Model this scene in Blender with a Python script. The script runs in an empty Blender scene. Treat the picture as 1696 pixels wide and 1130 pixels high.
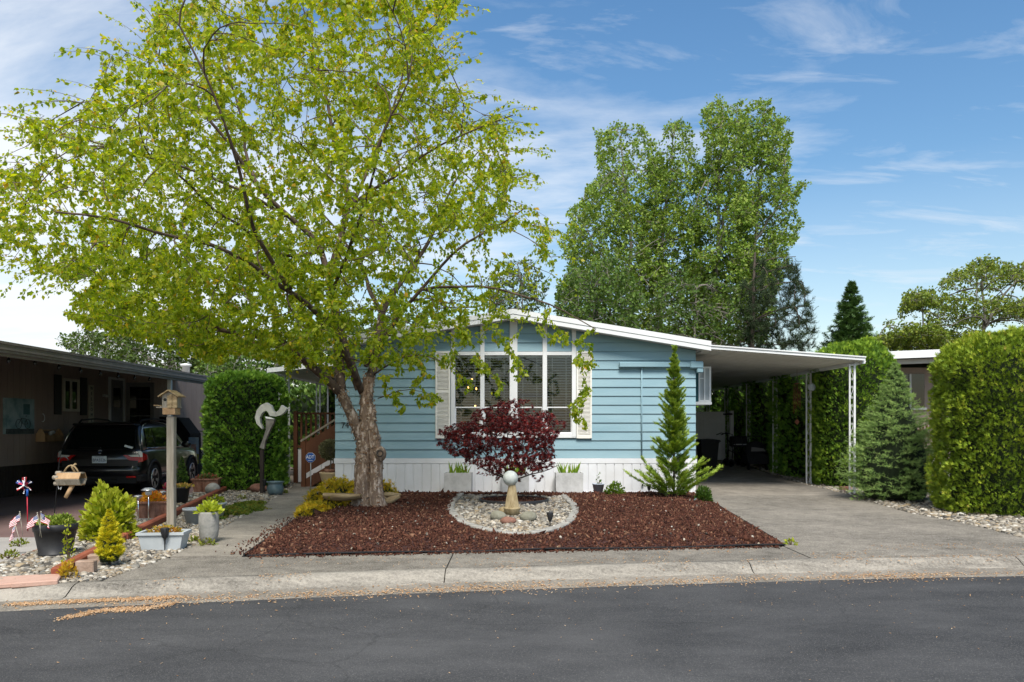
import bpy, math, random
import numpy as np
from mathutils import Vector, Matrix, kdtree
R = math.radians
PI = math.pi
rng = np.random.default_rng(7)
random.seed(7)
sc = bpy.context.scene
COL = sc.collection
# ------------------------------------------------------------------ camera
F, H, HY, CX = 1300.0, 1.33, 708.0, 848.0      # focal length in photo pixels, eye height, horizon row, centre column
cam_d = bpy.data.cameras.new('camera'); cam = bpy.data.objects.new('camera', cam_d); COL.objects.link(cam)
cam.location = (0, 0, H); cam.rotation_euler = (R(90), 0, 0)
cam_d.sensor_width = 36; cam_d.lens = F / 1696 * 36
cam_d.shift_y = (HY - 565) / 1696
cam_d.clip_end = 2000
sc.camera = cam
# ------------------------------------------------------------------ sky, sun, exposure
SUN_EL, SUN_AZ = 54, 174         # azimuth from +Y clockwise: behind the camera
w = bpy.data.worlds.new('World'); sc.world = w; w.use_nodes = True
nt = w.node_tree; nt.nodes.clear()
def wn(t, **k):
    n = nt.nodes.new(t)
    for a, b in k.items(): setattr(n, a, b)
    return n
L = nt.links.new
sky = wn('ShaderNodeTexSky', sky_type='NISHITA', sun_disc=False, sun_elevation=R(SUN_EL), sun_rotation=R(SUN_AZ))
sky.air_density = 1.3; sky.dust_density = 0.6; sky.ozone_density = 2.0
tc = wn('ShaderNodeTexCoord')
sep = wn('ShaderNodeSeparateXYZ'); L(tc.outputs['Generated'], sep.inputs[0])
zc = wn('ShaderNodeMath', operation='MAXIMUM'); L(sep.outputs[2], zc.inputs[0]); zc.inputs[1].default_value = 0.0
za = wn('ShaderNodeMath', operation='ADD'); L(zc.outputs[0], za.inputs[0]); za.inputs[1].default_value = 0.16
dv = wn('ShaderNodeVectorMath', operation='SCALE'); L(tc.outputs['Generated'], dv.inputs[0])
iz = wn('ShaderNodeMath', operation='DIVIDE'); iz.inputs[0].default_value = 1; L(za.outputs[0], iz.inputs[1]); L(iz.outputs[0], dv.inputs['Scale'])
mp = wn('ShaderNodeMapping'); mp.inputs['Scale'].default_value = (0.8, 1.5, 0.0); mp.inputs['Rotation'].default_value = (0, 0, R(20)); mp.inputs['Location'].default_value = (3.35, 1.2, 0)
L(dv.outputs[0], mp.inputs[0])
n1 = wn('ShaderNodeTexNoise'); n1.inputs['Scale'].default_value = 1.15; n1.inputs['Detail'].default_value = 9; n1.inputs['Roughness'].default_value = 0.6; n1.inputs['Distortion'].default_value = 0.35
L(mp.outputs[0], n1.inputs['Vector'])
# a cloud bank to the west (left), thin wisps elsewhere
bx = wn('ShaderNodeMath', operation='MULTIPLY_ADD'); L(sep.outputs[0], bx.inputs[0]); bx.inputs[1].default_value = -0.50; bx.inputs[2].default_value = 0.0
ad = wn('ShaderNodeMath', operation='ADD'); L(n1.outputs['Fac'], ad.inputs[0]); L(bx.outputs[0], ad.inputs[1])
cr = wn('ShaderNodeValToRGB'); cr.color_ramp.elements[0].position = 0.43; cr.color_ramp.elements[1].position = 0.74
cr.color_ramp.elements[0].color = (0, 0, 0, 1); cr.color_ramp.elements[1].color = (1, 1, 1, 1)
L(ad.outputs[0], cr.inputs[0])
hz = wn('ShaderNodeMapRange'); L(sep.outputs[2], hz.inputs[0]); hz.inputs[1].default_value = 0.0; hz.inputs[2].default_value = 0.30; hz.inputs[3].default_value = 0.36; hz.inputs[4].default_value = 0.0
mxm = wn('ShaderNodeMath', operation='MAXIMUM'); L(cr.outputs[0], mxm.inputs[0]); L(hz.outputs[0], mxm.inputs[1])
ml = wn('ShaderNodeMath', operation='MULTIPLY'); L(mxm.outputs[0], ml.inputs[0]); ml.inputs[1].default_value = 0.88
mixc = wn('ShaderNodeMix', data_type='RGBA'); L(ml.outputs[0], mixc.inputs[0]); hs = wn('ShaderNodeHueSaturation'); hs.inputs['Saturation'].default_value = 1.25; hs.inputs['Value'].default_value = 0.55; L(sky.outputs[0], hs.inputs['Color']); L(hs.outputs[0], mixc.inputs[6])
mixc.inputs[7].default_value = (3.75, 3.86, 4.0, 1)
bgn = wn('ShaderNodeBackground'); bgn.inputs[1].default_value = 0.138
# a veil of thin cirrus over the whole sky
mp2 = wn('ShaderNodeMapping'); mp2.inputs['Scale'].default_value = (0.9, 2.6, 0.0); mp2.inputs['Rotation'].default_value = (0, 0, R(-24)); mp2.inputs['Location'].default_value = (2.6, 4.9, 0); L(dv.outputs[0], mp2.inputs[0])
n2 = wn('ShaderNodeTexNoise'); n2.inputs['Scale'].default_value = 2.1; n2.inputs['Detail'].default_value = 10; n2.inputs['Roughness'].default_value = 0.62; n2.inputs['Distortion'].default_value = 0.5; L(mp2.outputs[0], n2.inputs['Vector'])
cr2 = wn('ShaderNodeMapRange'); cr2.inputs[1].default_value = 0.53; cr2.inputs[2].default_value = 0.78; cr2.inputs[3].default_value = 0.0; cr2.inputs[4].default_value = 0.60; L(n2.outputs['Fac'], cr2.inputs[0])
mix2 = wn('ShaderNodeMix', data_type='RGBA'); L(cr2.outputs[0], mix2.inputs[0]); L(mixc.outputs[2], mix2.inputs[6]); mix2.inputs[7].default_value = (3.3, 3.42, 3.6, 1)
L(mix2.outputs[2], bgn.inputs[0])
out = wn('ShaderNodeOutputWorld'); L(bgn.outputs[0], out.inputs[0])
sd = bpy.data.lights.new('sun', 'SUN'); sd.energy = 2.8; sd.angle = R(22); sd.color = (1, 0.95, 0.87)
so = bpy.data.objects.new('sun', sd); COL.objects.link(so)
az = R(SUN_AZ); el = R(SUN_EL)
sun_dir = Vector((math.sin(az) * math.cos(el), math.cos(az) * math.cos(el), math.sin(el)))
so.rotation_euler = sun_dir.to_track_quat('Z', 'Y').to_euler(); so.location = sun_dir * 40
vs = sc.view_settings
vs.view_transform = 'Standard'; vs.look = 'None'; vs.gamma = 1; vs.use_curve_mapping = False
vs.exposure = 1.02
sc.cycles.max_bounces = 8; sc.cycles.transparent_max_bounces = 24; sc.cycles.transmission_bounces = 4

# ------------------------------------------------------------------ helpers
def P(px, py, Y): return Vector(((px - CX) * Y / F, Y, H + (HY - py) * Y / F))
def G(px, py, z=0.0):
    Y = F * (H - z) / (py - HY)
    return Vector(((px - CX) * Y / F, Y, z))
def proj(p):   # (N,3) -> photo columns, rows
    p = np.asarray(p); return CX + F * p[:, 0] / p[:, 1], HY - F * (p[:, 2] - H) / p[:, 1]
def inpoly(x, y, poly):
    x = np.asarray(x); y = np.asarray(y); r = np.zeros(x.shape, bool); n = len(poly)
    for i in range(n):
        x1, y1 = poly[i]; x2, y2 = poly[(i + 1) % n]
        if y1 == y2: continue
        c = ((y1 > y) != (y2 > y)) & (x < (x2 - x1) * (y - y1) / (y2 - y1) + x1)
        r ^= c
    return r
def vnoise(p, seed=0):   # smooth value noise in -1..1, vectorised
    p = np.asarray(p, float); i = np.floor(p).astype(np.int64); f = p - i; f = f * f * (3 - 2 * f)
    def h(a, b, c):
        n = (a * 374761393 + b * 668265263 + c * 2147483647 + seed * 974711) & 0x7fffffff
        n = ((n ^ (n >> 13)) * 1274126177) & 0x7fffffff
        return ((n ^ (n >> 16)) & 0xffff) / 32767.5 - 1
    r = 0
    for a in (0, 1):
        for b in (0, 1):
            for c in (0, 1):
                wgt = (f[:, 0] if a else 1 - f[:, 0]) * (f[:, 1] if b else 1 - f[:, 1]) * (f[:, 2] if c else 1 - f[:, 2])
                r = r + wgt * h(i[:, 0] + a, i[:, 1] + b, i[:, 2] + c)
    return r
def unit(a):
    a = np.asarray(a, float); return a / np.maximum(np.linalg.norm(a, axis=-1, keepdims=True), 1e-9)

ORG = {}
def org(o):
    v = Vector((0, 0, 0))
    while o is not None: v = v + ORG.get(o.name, Vector((0, 0, 0))); o = o.parent
    return v
def thing(name, label, cat, loc=(0, 0, 0), rotz=0, group=None):
    o = bpy.data.objects.new(name, None); COL.objects.link(o); o.empty_display_size = 0.2
    o.location = loc; o.rotation_euler = (0, 0, rotz); o['label'] = label; o['category'] = cat
    if group: o['group'] = group
    ORG[o.name] = Vector(loc); return o
def tag(o, label=None, cat=None, group=None, kind=None):
    if label: o['label'] = label
    if cat: o['category'] = cat
    if group: o['group'] = group
    if kind: o['kind'] = kind
    return o
def mesh_tris(name, V, T, mats, parent=None, smooth=False, rnd=None, world=True, fm=None):
    V = np.asarray(V, np.float32).reshape(-1, 3); T = np.asarray(T, np.int32); k = T.shape[1]
    me = bpy.data.meshes.new(name)
    if world and parent is not None: V = V - np.array(org(parent), np.float32)
    me.vertices.add(len(V)); me.vertices.foreach_set('co', V.ravel())
    me.loops.add(T.size); me.loops.foreach_set('vertex_index', T.ravel())
    me.polygons.add(len(T)); me.polygons.foreach_set('loop_start', np.arange(0, T.size, k, dtype=np.int32))
    if smooth: me.polygons.foreach_set('use_smooth', np.ones(len(T), bool))
    if rnd is not None:
        a = me.attributes.new('rnd', 'FLOAT', 'POINT'); a.data.foreach_set('value', np.asarray(rnd, np.float32))
    for m in (mats if isinstance(mats, (list, tuple)) else [mats]): me.materials.append(m)
    if fm is not None: me.polygons.foreach_set('material_index', np.asarray(fm, np.int32))
    me.update(calc_edges=True); me.validate()
    o = bpy.data.objects.new(name, me); COL.objects.link(o)
    if parent is not None: o.parent = parent
    return o
class MB:
    """collects simple shapes; build() links them as ONE mesh object"""
    def __init__(s): s.v = []; s.f = []; s.sm = []
    def add(s, vs, fs, smooth=False, M=None):
        b = len(s.v)
        for v in vs:
            v = Vector(v); s.v.append(tuple(M @ v if M is not None else v))
        for f in fs: s.f.append([b + i for i in f]); s.sm.append(smooth)
        return s
    def box(s, c, d, rot=None, bev=0.0):
        x, y, z = d[0] / 2, d[1] / 2, d[2] / 2
        M = Matrix.Translation(c) @ (rot.to_4x4() if rot is not None else Matrix())
        if bev > 0:
            b = min(bev, x * .9, y * .9, z * .9); vs = []; 
            for sx in (-1, 1):
                for sy in (-1, 1):
                    for sz in (-1, 1):
                        vs += [(sx * x, sy * (y - b), sz * (z - b)), (sx * (x - b), sy * y, sz * (z - b)), (sx * (x - b), sy * (y - b), sz * z)]
            I = lambda sx, sy, sz, k: ((sx > 0) * 4 + (sy > 0) * 2 + (sz > 0)) * 3 + k
            fs = []
            for q in (-1, 1):
                fs.append([I(q, -1, -1, 0), I(q, 1, -1, 0), I(q, 1, 1, 0), I(q, -1, 1, 0)][::q])
                fs.append([I(-1, q, -1, 1), I(1, q, -1, 1), I(1, q, 1, 1), I(-1, q, 1, 1)][::-q])
                fs.append([I(-1, -1, q, 2), I(1, -1, q, 2), I(1, 1, q, 2), I(-1, 1, q, 2)][::q])
            for a in (-1, 1):
                for b2 in (-1, 1):
                    fs.append([I(a, b2, -1, 0), I(a, b2, 1, 0), I(a, b2, 1, 1), I(a, b2, -1, 1)][::-a * b2])
                    fs.append([I(a, -1, b2, 0), I(a, 1, b2, 0), I(a, 1, b2, 2), I(a, -1, b2, 2)][::a * b2])
                    fs.append([I(-1, a, b2, 1), I(1, a, b2, 1), I(1, a, b2, 2), I(-1, a, b2, 2)][::-a * b2])
                    for c2 in (-1, 1): fs.append([I(a, b2, c2, 0), I(a, b2, c2, 1), I(a, b2, c2, 2)][::a * b2 * c2])
            return s.add(vs, fs, False, M)
        vs = [(sx * x, sy * y, sz * z) for sx in (-1, 1) for sy in (-1, 1) for sz in (-1, 1)]
        fs = [[0, 1, 3, 2], [4, 6, 7, 5], [0, 4, 5, 1], [2, 3, 7, 6], [0, 2, 6, 4], [1, 5, 7, 3]]
        return s.add(vs, fs, False, M)
    def b2(s, x0, x1, y0, y1, z0, z1, bev=0.0):
        return s.box(((x0 + x1) / 2, (y0 + y1) / 2, (z0 + z1) / 2), (x1 - x0, y1 - y0, z1 - z0), None, bev)
    def bar(s, p, q, w, h, bev=0.0):
        p = Vector(p); q = Vector(q); d = q - p
        return s.box((p + q) / 2, (w, h, d.length), d.to_track_quat('Z', 'Y').to_matrix(), bev)
    def tube(s, pts, rad, n=8, caps=True, smooth=True):
        pts = [Vector(p) for p in pts]; m = len(pts)
        if not hasattr(rad, '__len__'): rad = [rad] * m
        vs = []; up = None
        for i, p in enumerate(pts):
            t = (pts[min(i + 1, m - 1)] - pts[max(i - 1, 0)]).normalized()
            if up is None:
                a = Vector((0, 0, 1)) if abs(t.z) < .9 else Vector((1, 0, 0)); up = t.cross(a).normalized()
            up = (up - t * up.dot(t)).normalized(); sd_ = t.cross(up)
            for k in range(n):
                a = 2 * PI * k / n; vs.append(p + (up * math.cos(a) + sd_ * math.sin(a)) * rad[i])
        fs = [[i * n + k, i * n + (k + 1) % n, (i + 1) * n + (k + 1) % n, (i + 1) * n + k] for i in range(m - 1) for k in range(n)]
        s.add(vs, fs, smooth)
        if caps:
            b = len(s.v) - m * n
            s.f.append([b + k for k in range(n)][::-1]); s.sm.append(False)
            s.f.append([b + (m - 1) * n + k for k in range(n)]); s.sm.append(False)
        return s
    def lathe(s, prof, c=(0, 0, 0), n=20, smooth=True, sx=1, sy=1):
        c = Vector(c); vs = []; m = len(prof)
        for r, z in prof:
            for k in range(n):
                a = 2 * PI * k / n; vs.append(c + Vector((r * math.cos(a) * sx, r * math.sin(a) * sy, z)))
        fs = [[i * n + k, i * n + (k + 1) % n, (i + 1) * n + (k + 1) % n, (i + 1) * n + k] for i in range(m - 1) for k in range(n)]
        if prof[0][0] > 1e-4: fs.append(list(range(n))[::-1])
        if prof[-1][0] > 1e-4: fs.append([(m - 1) * n + k for k in range(n)])
        return s.add(vs, fs, smooth)
    def sphere(s, c, r, n=16, sq=(1, 1, 1)):
        m = n // 2
        prof = [(max(r * math.sin(PI * i / m), 1e-5), -r * math.cos(PI * i / m)) for i in range(m + 1)]
        b = len(s.v); s.lathe(prof, (0, 0, 0), n)
        for i in range(b, len(s.v)):
            v = s.v[i]; s.v[i] = (v[0] * sq[0] + c[0], v[1] * sq[1] + c[1], v[2] * sq[2] + c[2])
        return s
    def prism(s, poly, a0, a1, axis='z'):
        n = len(poly)
        def m(p, a): return {'z': (p[0], p[1], a), 'y': (p[0], a, p[1]), 'x': (a, p[0], p[1])}[axis]
        vs = [m(p, a0) for p in poly] + [m(p, a1) for p in poly]
        fs = [list(range(n))[::-1], [n + i for i in range(n)]] + [[i, (i + 1) % n, n + (i + 1) % n, n + i] for i in range(n)]
        return s.add(vs, fs)
    def xf(s, M, b=0):
        for i in range(b, len(s.v)): s.v[i] = tuple(M @ Vector(s.v[i]))
        return s
    def build(s, name, m, parent=None, world=True):
        me = bpy.data.meshes.new(name)
        o_ = org(parent) if (world and parent is not None) else Vector((0, 0, 0))
        me.from_pydata([(v[0] - o_[0], v[1] - o_[1], v[2] - o_[2]) for v in s.v], [], s.f)
        me.polygons.foreach_set('use_smooth', s.sm); me.materials.append(m); me.update()
        o = bpy.data.objects.new(name, me); COL.objects.link(o)
        if parent is not None: o.parent = parent
        return o
def struct(o): o['kind'] = 'structure'; return o
def copy_tree(o, parent=None):
    c = o.copy(); COL.objects.link(c); c.parent = parent
    ORG[c.name] = ORG.get(o.name, Vector((0, 0, 0)))
    for ch in list(o.children): copy_tree(ch, c)
    return c
def text_mesh(name, txt, size, m, parent, M, depth=0.002, align='CENTER', sx=1.0):
    cu = bpy.data.curves.new('t', 'FONT'); cu.body = txt; cu.size = size; cu.extrude = depth; cu.align_x = align; cu.align_y = 'CENTER'; cu.resolution_u = 3
    t = bpy.data.objects.new('t', cu); COL.objects.link(t)
    dg = bpy.context.evaluated_depsgraph_get(); me = bpy.data.meshes.new_from_object(t.evaluated_get(dg))
    bpy.data.objects.remove(t); me.name = name
    me.transform(M @ Matrix.Diagonal((sx, 1, 1, 1))); me.materials.clear(); me.materials.append(m)
    o = bpy.data.objects.new(name, me); COL.objects.link(o); o.parent = parent; return o
STAND = Matrix.Rotation(R(90), 4, 'X')     # text stood up, facing -Y

# ------------------------------------------------------------------ materials
def srgb(r, g, b): return tuple(((c / 255 / 12.92) if c / 255 <= .04045 else ((c / 255 + .055) / 1.055) ** 2.4) for c in (r, g, b))
def mat(name, c1, c2=None, scale=4.0, rough=.75, bump=0.0, bscale=None, spec=.3, metal=0.0, stretch=(1, 1, 1), lo=.35, hi=.65, detail=5, c3=None, sp=None, coat=0.0):
    m = bpy.data.materials.new(name); m.use_nodes = True; t = m.node_tree; N = t.nodes; b = N['Principled BSDF']; K = t.links.new
    b.inputs['Roughness'].default_value = rough; b.inputs['Specular IOR Level'].default_value = spec; b.inputs['Metallic'].default_value = metal
    if coat: b.inputs['Coat Weight'].default_value = coat; b.inputs['Coat Roughness'].default_value = .06
    c = N.new('ShaderNodeTexCoord'); mp_ = N.new('ShaderNodeMapping'); mp_.inputs['Scale'].default_value = stretch; K(c.outputs['Object'], mp_.inputs[0])
    col = None
    if c2 is None: b.inputs['Base Color'].default_value = (*c1, 1)
    else:
        nz = N.new('ShaderNodeTexNoise'); nz.inputs['Scale'].default_value = scale; nz.inputs['Detail'].default_value = detail; nz.inputs['Roughness'].default_value = .6; K(mp_.outputs[0], nz.inputs['Vector'])
        r = N.new('ShaderNodeValToRGB'); e = r.color_ramp.elements; e[0].position = lo; e[1].position = hi; e[0].color = (*c1, 1); e[1].color = (*c2, 1)
        if c3: x = e.new((lo + hi) / 2); x.color = (*c3, 1)
        K(nz.outputs['Fac'], r.inputs[0]); col = r.outputs[0]
        if sp:   # fine speckle: (scale, colour, amount)
            v = N.new('ShaderNodeTexNoise'); v.inputs['Scale'].default_value = sp[0]; v.inputs['Detail'].default_value = 2; K(c.outputs['Object'], v.inputs['Vector'])
            r2 = N.new('ShaderNodeValToRGB'); r2.color_ramp.elements[0].position = .5; r2.color_ramp.elements[1].position = .68; K(v.outputs['Fac'], r2.inputs[0])
            fm_ = N.new('ShaderNodeMath'); fm_.operation = 'MULTIPLY'; fm_.inputs[1].default_value = sp[2]; K(r2.outputs[0], fm_.inputs[0])
            mx = N.new('ShaderNodeMix'); mx.data_type = 'RGBA'; K(fm_.outputs[0], mx.inputs[0]); K(col, mx.inputs[6]); mx.inputs[7].default_value = (*sp[1], 1); col = mx.outputs[2]
        K(col, b.inputs['Base Color'])
    if bump:
        n2 = N.new('ShaderNodeTexNoise'); n2.inputs['Scale'].default_value = bscale or scale * 6; n2.inputs['Detail'].default_value = 6; K(mp_.outputs[0], n2.inputs['Vector'])
        bp = N.new('ShaderNodeBump'); bp.inputs['Strength'].default_value = bump; bp.inputs['Distance'].default_value = .02; K(n2.outputs['Fac'], bp.inputs['Height']); K(bp.outputs[0], b.inputs['Normal'])
    return m
def ramp_mat(name, cols, rough=.6, trans=0.0, spec=.25, tcol=None):
    """colour by each leaf's / stone's own 'rnd' value; optional light passing through the leaf"""
    m = bpy.data.materials.new(name); m.use_nodes = True; t = m.node_tree; N = t.nodes; b = N['Principled BSDF']; K = t.links.new
    a = N.new('ShaderNodeAttribute'); a.attribute_name = 'rnd'
    r = N.new('ShaderNodeValToRGB'); e = r.color_ramp.elements; n = len(cols)
    e[0].color = (*cols[0], 1); e[1].color = (*cols[-1], 1)
    for i in range(1, n - 1): x = e.new(i / (n - 1)); x.color = (*cols[i], 1)
    K(a.outputs['Fac'], r.inputs[0]); K(r.outputs[0], b.inputs['Base Color'])
    b.inputs['Roughness'].default_value = rough; b.inputs['Specular IOR Level'].default_value = spec
    if trans:
        tr = N.new('ShaderNodeBsdfTranslucent'); g = N.new('ShaderNodeMix'); g.data_type = 'RGBA'; g.blend_type = 'MULTIPLY'; g.inputs[0].default_value = 1
        K(r.outputs[0], g.inputs[6]); g.inputs[7].default_value = (*(tcol or (1.5, 1.35, .6)), 1); K(g.outputs[2], tr.inputs[0])
        mx = N.new('ShaderNodeMixShader'); mx.inputs[0].default_value = trans; K(b.outputs[0], mx.inputs[1]); K(tr.outputs[0], mx.inputs[2])
        K(mx.outputs[0], N['Material Output'].inputs[0])
    return m
def emit(name, c, s):
    m = bpy.data.materials.new(name); m.use_nodes = True; b = m.node_tree.nodes['Principled BSDF']
    b.inputs['Emission Color'].default_value = (*c, 1); b.inputs['Emission Strength'].default_value = s; b.inputs['Base Color'].default_value = (*c, 1); return m
def glass(name, tint=(.9, .95, .95), dark=0.0):
    m = bpy.data.materials.new(name); m.use_nodes = True; t = m.node_tree; N = t.nodes; K = t.links.new; N.remove(N['Principled BSDF'])
    g = N.new('ShaderNodeBsdfGlossy'); g.inputs['Roughness'].default_value = .015
    tr = N.new('ShaderNodeBsdfTransparent'); tr.inputs[0].default_value = (*[c * (1 - dark) for c in tint], 1)
    fr = N.new('ShaderNodeFresnel'); fr.inputs[0].default_value = 1.75
    mx = N.new('ShaderNodeMixShader'); K(fr.outputs[0], mx.inputs[0]); K(tr.outputs[0], mx.inputs[1]); K(g.outputs[0], mx.inputs[2]); K(mx.outputs[0], N['Material Output'].inputs[0])
    return m
MAT = {}
def m_(k, *a, **b):
    MAT[k] = mat(k, *a, **b); return MAT[k]
m_('white', (.74, .75, .75), (.66, .67, .67), 1.5, .5, spec=.4)
m_('shutter', (.78, .76, .70), (.72, .70, .64), 2, .6)
m_('siding', (.190, .318, .375), (.285, .418, .465), .9, .55, bump=.1, bscale=26, stretch=(.5, 1, 4), lo=.25, hi=.75, detail=8)
m_('skirt', (.70, .71, .73), (.58, .58, .57), 1.6, .5, lo=.4, hi=.8, detail=8)
m_('roof_metal', (.68, .69, .69), (.56, .57, .57), 2, .45, spec=.4)
m_('soffit', (.74, .72, .68), (.66, .64, .60), 1.2, .7)
m_('asphalt', (.050, .052, .057), (.082, .084, .088), .55, .82, bump=.35, bscale=95, lo=.36, hi=.72, sp=(210, (.15, .15, .15), .45))
m_('concrete', (.165, .155, .14), (.33, .31, .28), 1.1, .88, bump=.4, bscale=60, lo=.3, hi=.72, sp=(120, (.50, .47, .42), .6))
m_('curb', (.15, .145, .13), (.36, .345, .315), 1.6, .9, bump=.45, bscale=50, stretch=(.5, 2.2, 1), lo=.32, hi=.7, sp=(95, (.52, .49, .44), .55))
m_('aggregate', (.13, .125, .115), (.27, .255, .23), .8, .88, bump=.5, bscale=90, lo=.32, hi=.7, sp=(150, (.46, .43, .38), .65))
m_('slab_pale', (.40, .385, .37), (.50, .48, .46), .8, .85, bump=.2, bscale=60)
m_('slab_red', (.16, .105, .098), (.21, .14, .13), .7, .65, bump=.15, bscale=50)
m_('soil', (.07, .055, .042), (.13, .105, .08), 3, .95, bump=.6, bscale=40)
m_('gravel_base', (.17, .155, .135), (.30, .28, .25), 18, .95, bump=.8, bscale=50)
m_('mulch_base', (.030, .012, .010), (.066, .027, .021), 22, .95, bump=1.0, bscale=45)
m_('grass_far', (.05, .085, .03), (.08, .12, .04), 1, .9)
m_('paver', (.22, .21, .185), (.37, .355, .32), 9, .9, bump=.5, bscale=40)
m_('brick_tan', (.26, .18, .13), (.36, .26, .20), 8, .9, bump=.4)
m_('timber_red', (.19, .052, .028), (.30, .09, .045), 5, .8, bump=.4, bscale=25, stretch=(1, .3, 1))
m_('deck_red', (.085, .034, .016), (.15, .058, .027), 4, .6, bump=.2, stretch=(1, 1, .2))
m_('wood_grey', (.24, .205, .155), (.40, .35, .28), 6, .85, bump=.5, bscale=20, stretch=(3, 3, .35))
m_('wood_warm', (.34, .20, .10), (.50, .33, .18), 6, .8, bump=.3, stretch=(1, 1, .3))
m_('driftwood', (.21, .14, .07), (.46, .34, .19), 7, .85, bump=.6, bscale=18, stretch=(.25, 2, 2))
m_('black_plastic', (.018, .018, .02), (.03, .03, .03), 6, .5)
m_('black_rubber', (.012, .012, .013), None, rough=.8)
m_('black_metal', (.015, .015, .016), None, rough=.45, metal=.3)
m_('black_paint', (.006, .0065, .008), None, rough=.28, spec=.5, coat=.6)
m_('dark_glass', (.004, .006, .006), None, rough=.05, spec=.6)
m_('dark_trim', (.012, .012, .013), None, rough=.6)
m_('chrome', (.75, .76, .78), None, rough=.2, metal=1)
m_('alloy', (.55, .56, .58), None, rough=.3, metal=.8)
m_('lamp_red', (.42, .008, .006), None, rough=.15, spec=.5)
m_('lamp_clear', (.62, .60, .56), None, rough=.15, spec=.5)
m_('plate', (.74, .80, .84), (.66, .74, .80), 8, .4)
m_('ink_blue', (.02, .04, .15), None, rough=.5)
m_('ink_black', (.02, .02, .02), None, rough=.5)
m_('white_ink', (.85, .86, .87), None, rough=.5)
m_('sign_blue', (.012, .085, .35), None, rough=.35)
m_('house_brown', (.25, .19, .16), (.31, .24, .20), 2, .75, bump=.1, bscale=40, stretch=(1, 1, .2))
m_('house_brown_roof', (.17, .15, .14), (.23, .205, .19), 3, .6)
m_('brown_dark', (.03, .022, .018), (.045, .034, .028), 3, .8)
m_('cream', (.46, .42, .33), (.52, .48, .38), 3, .7)
m_('door_grey', (.16, .155, .15), None, rough=.6)
m_('pinkish_wall', (.34, .28, .26), (.39, .33, .30), 2, .8)
m_('white_dull', (.55, .55, .54), (.48, .48, .47), 3, .6)
m_('stone_grey', (.20, .20, .18), (.34, .335, .30), 7, .85, bump=.3, c3=(.27, .26, .235))
m_('stone_white', (.40, .40, .39), (.56, .56, .55), 4, .85, bump=.2, c3=(.49, .49, .48), detail=8)
m_('sphere_stone', (.30, .33, .31), (.52, .55, .52), 9, .6, bump=.2, lo=.3, hi=.7)
m_('pedestal', (.24, .18, .09), (.40, .32, .19), 10, .8, bump=.4, stretch=(2, 2, .6))
m_('rock_green', (.15, .145, .105), (.27, .26, .205), 7, .9, bump=.5)
m_('rock_red', (.16, .075, .05), (.25, .13, .095), 8, .9, bump=.5)
m_('pot_grey', (.36, .39, .40), (.43, .46, .47), 4, .55)
m_('pot_blue', (.055, .11, .135), (.16, .21, .22), 9, .3, spec=.5, lo=.3, hi=.75)
m_('pot_tan', (.44, .33, .19), (.55, .43, .27), 4, .7)
m_('bucket', (.42, .46, .54), None, rough=.5)
m_('box_brown', (.11, .045, .026), (.28, .15, .105), 8, .85, bump=.4, stretch=(1.5, 1.5, .35))
m_('tile_pink', (.42, .26, .20), (.50, .33, .26), 5, .9, bump=.3)
m_('bronze', (.17, .155, .14), (.30, .28, .25), 8, .45, metal=.5)
m_('tail_white', (.50, .50, .46), (.66, .66, .61), 7, .45, spec=.4)
m_('copper', (.18, .055, .03), None, rough=.4, metal=.6)
m_('bark', (.19, .135, .105), (.64, .52, .43), 11, .9, bump=1.0, bscale=26, stretch=(1.6, 1.6, .55), lo=.34, hi=.66, c3=(.22, .15, .10))
m_('bark_limb', (.052, .036, .027), (.135, .095, .07), 9, .9, bump=.6, bscale=20, stretch=(1, 1, .5))
m_('bark_dark', (.045, .036, .028), (.12, .095, .075), 8, .9, bump=.8, bscale=20, stretch=(1, 1, .4))
m_('bark_grey', (.13, .12, .10), (.24, .22, .19), 4, .9, bump=.5, stretch=(1, 1, .4))
m_('bark_maple', (.06, .05, .042), (.12, .10, .085), 12, .8)
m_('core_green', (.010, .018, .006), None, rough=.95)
m_('twig', (.10, .07, .05), None, rough=.9)
m_('flag_red', (.45, .03, .035), None, rough=.7)
m_('flag_blue', (.03, .055, .22), None, rough=.7)
m_('pin_red', (.42, .02, .04), None, rough=.3)
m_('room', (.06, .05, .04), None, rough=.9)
m_('blind', (.85, .85, .83), None, rough=.6)
m_('cart_black', (.012, .012, .013), None, rough=.6)
m_('fabric_black', (.014, .014, .016), (.022, .022, .024), 14, .9, bump=.2)
m_('fence_white', (.78, .79, .80), (.70, .71, .72), 3, .55)
m_('yellow', (.70, .52, .06), None, rough=.6)

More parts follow.
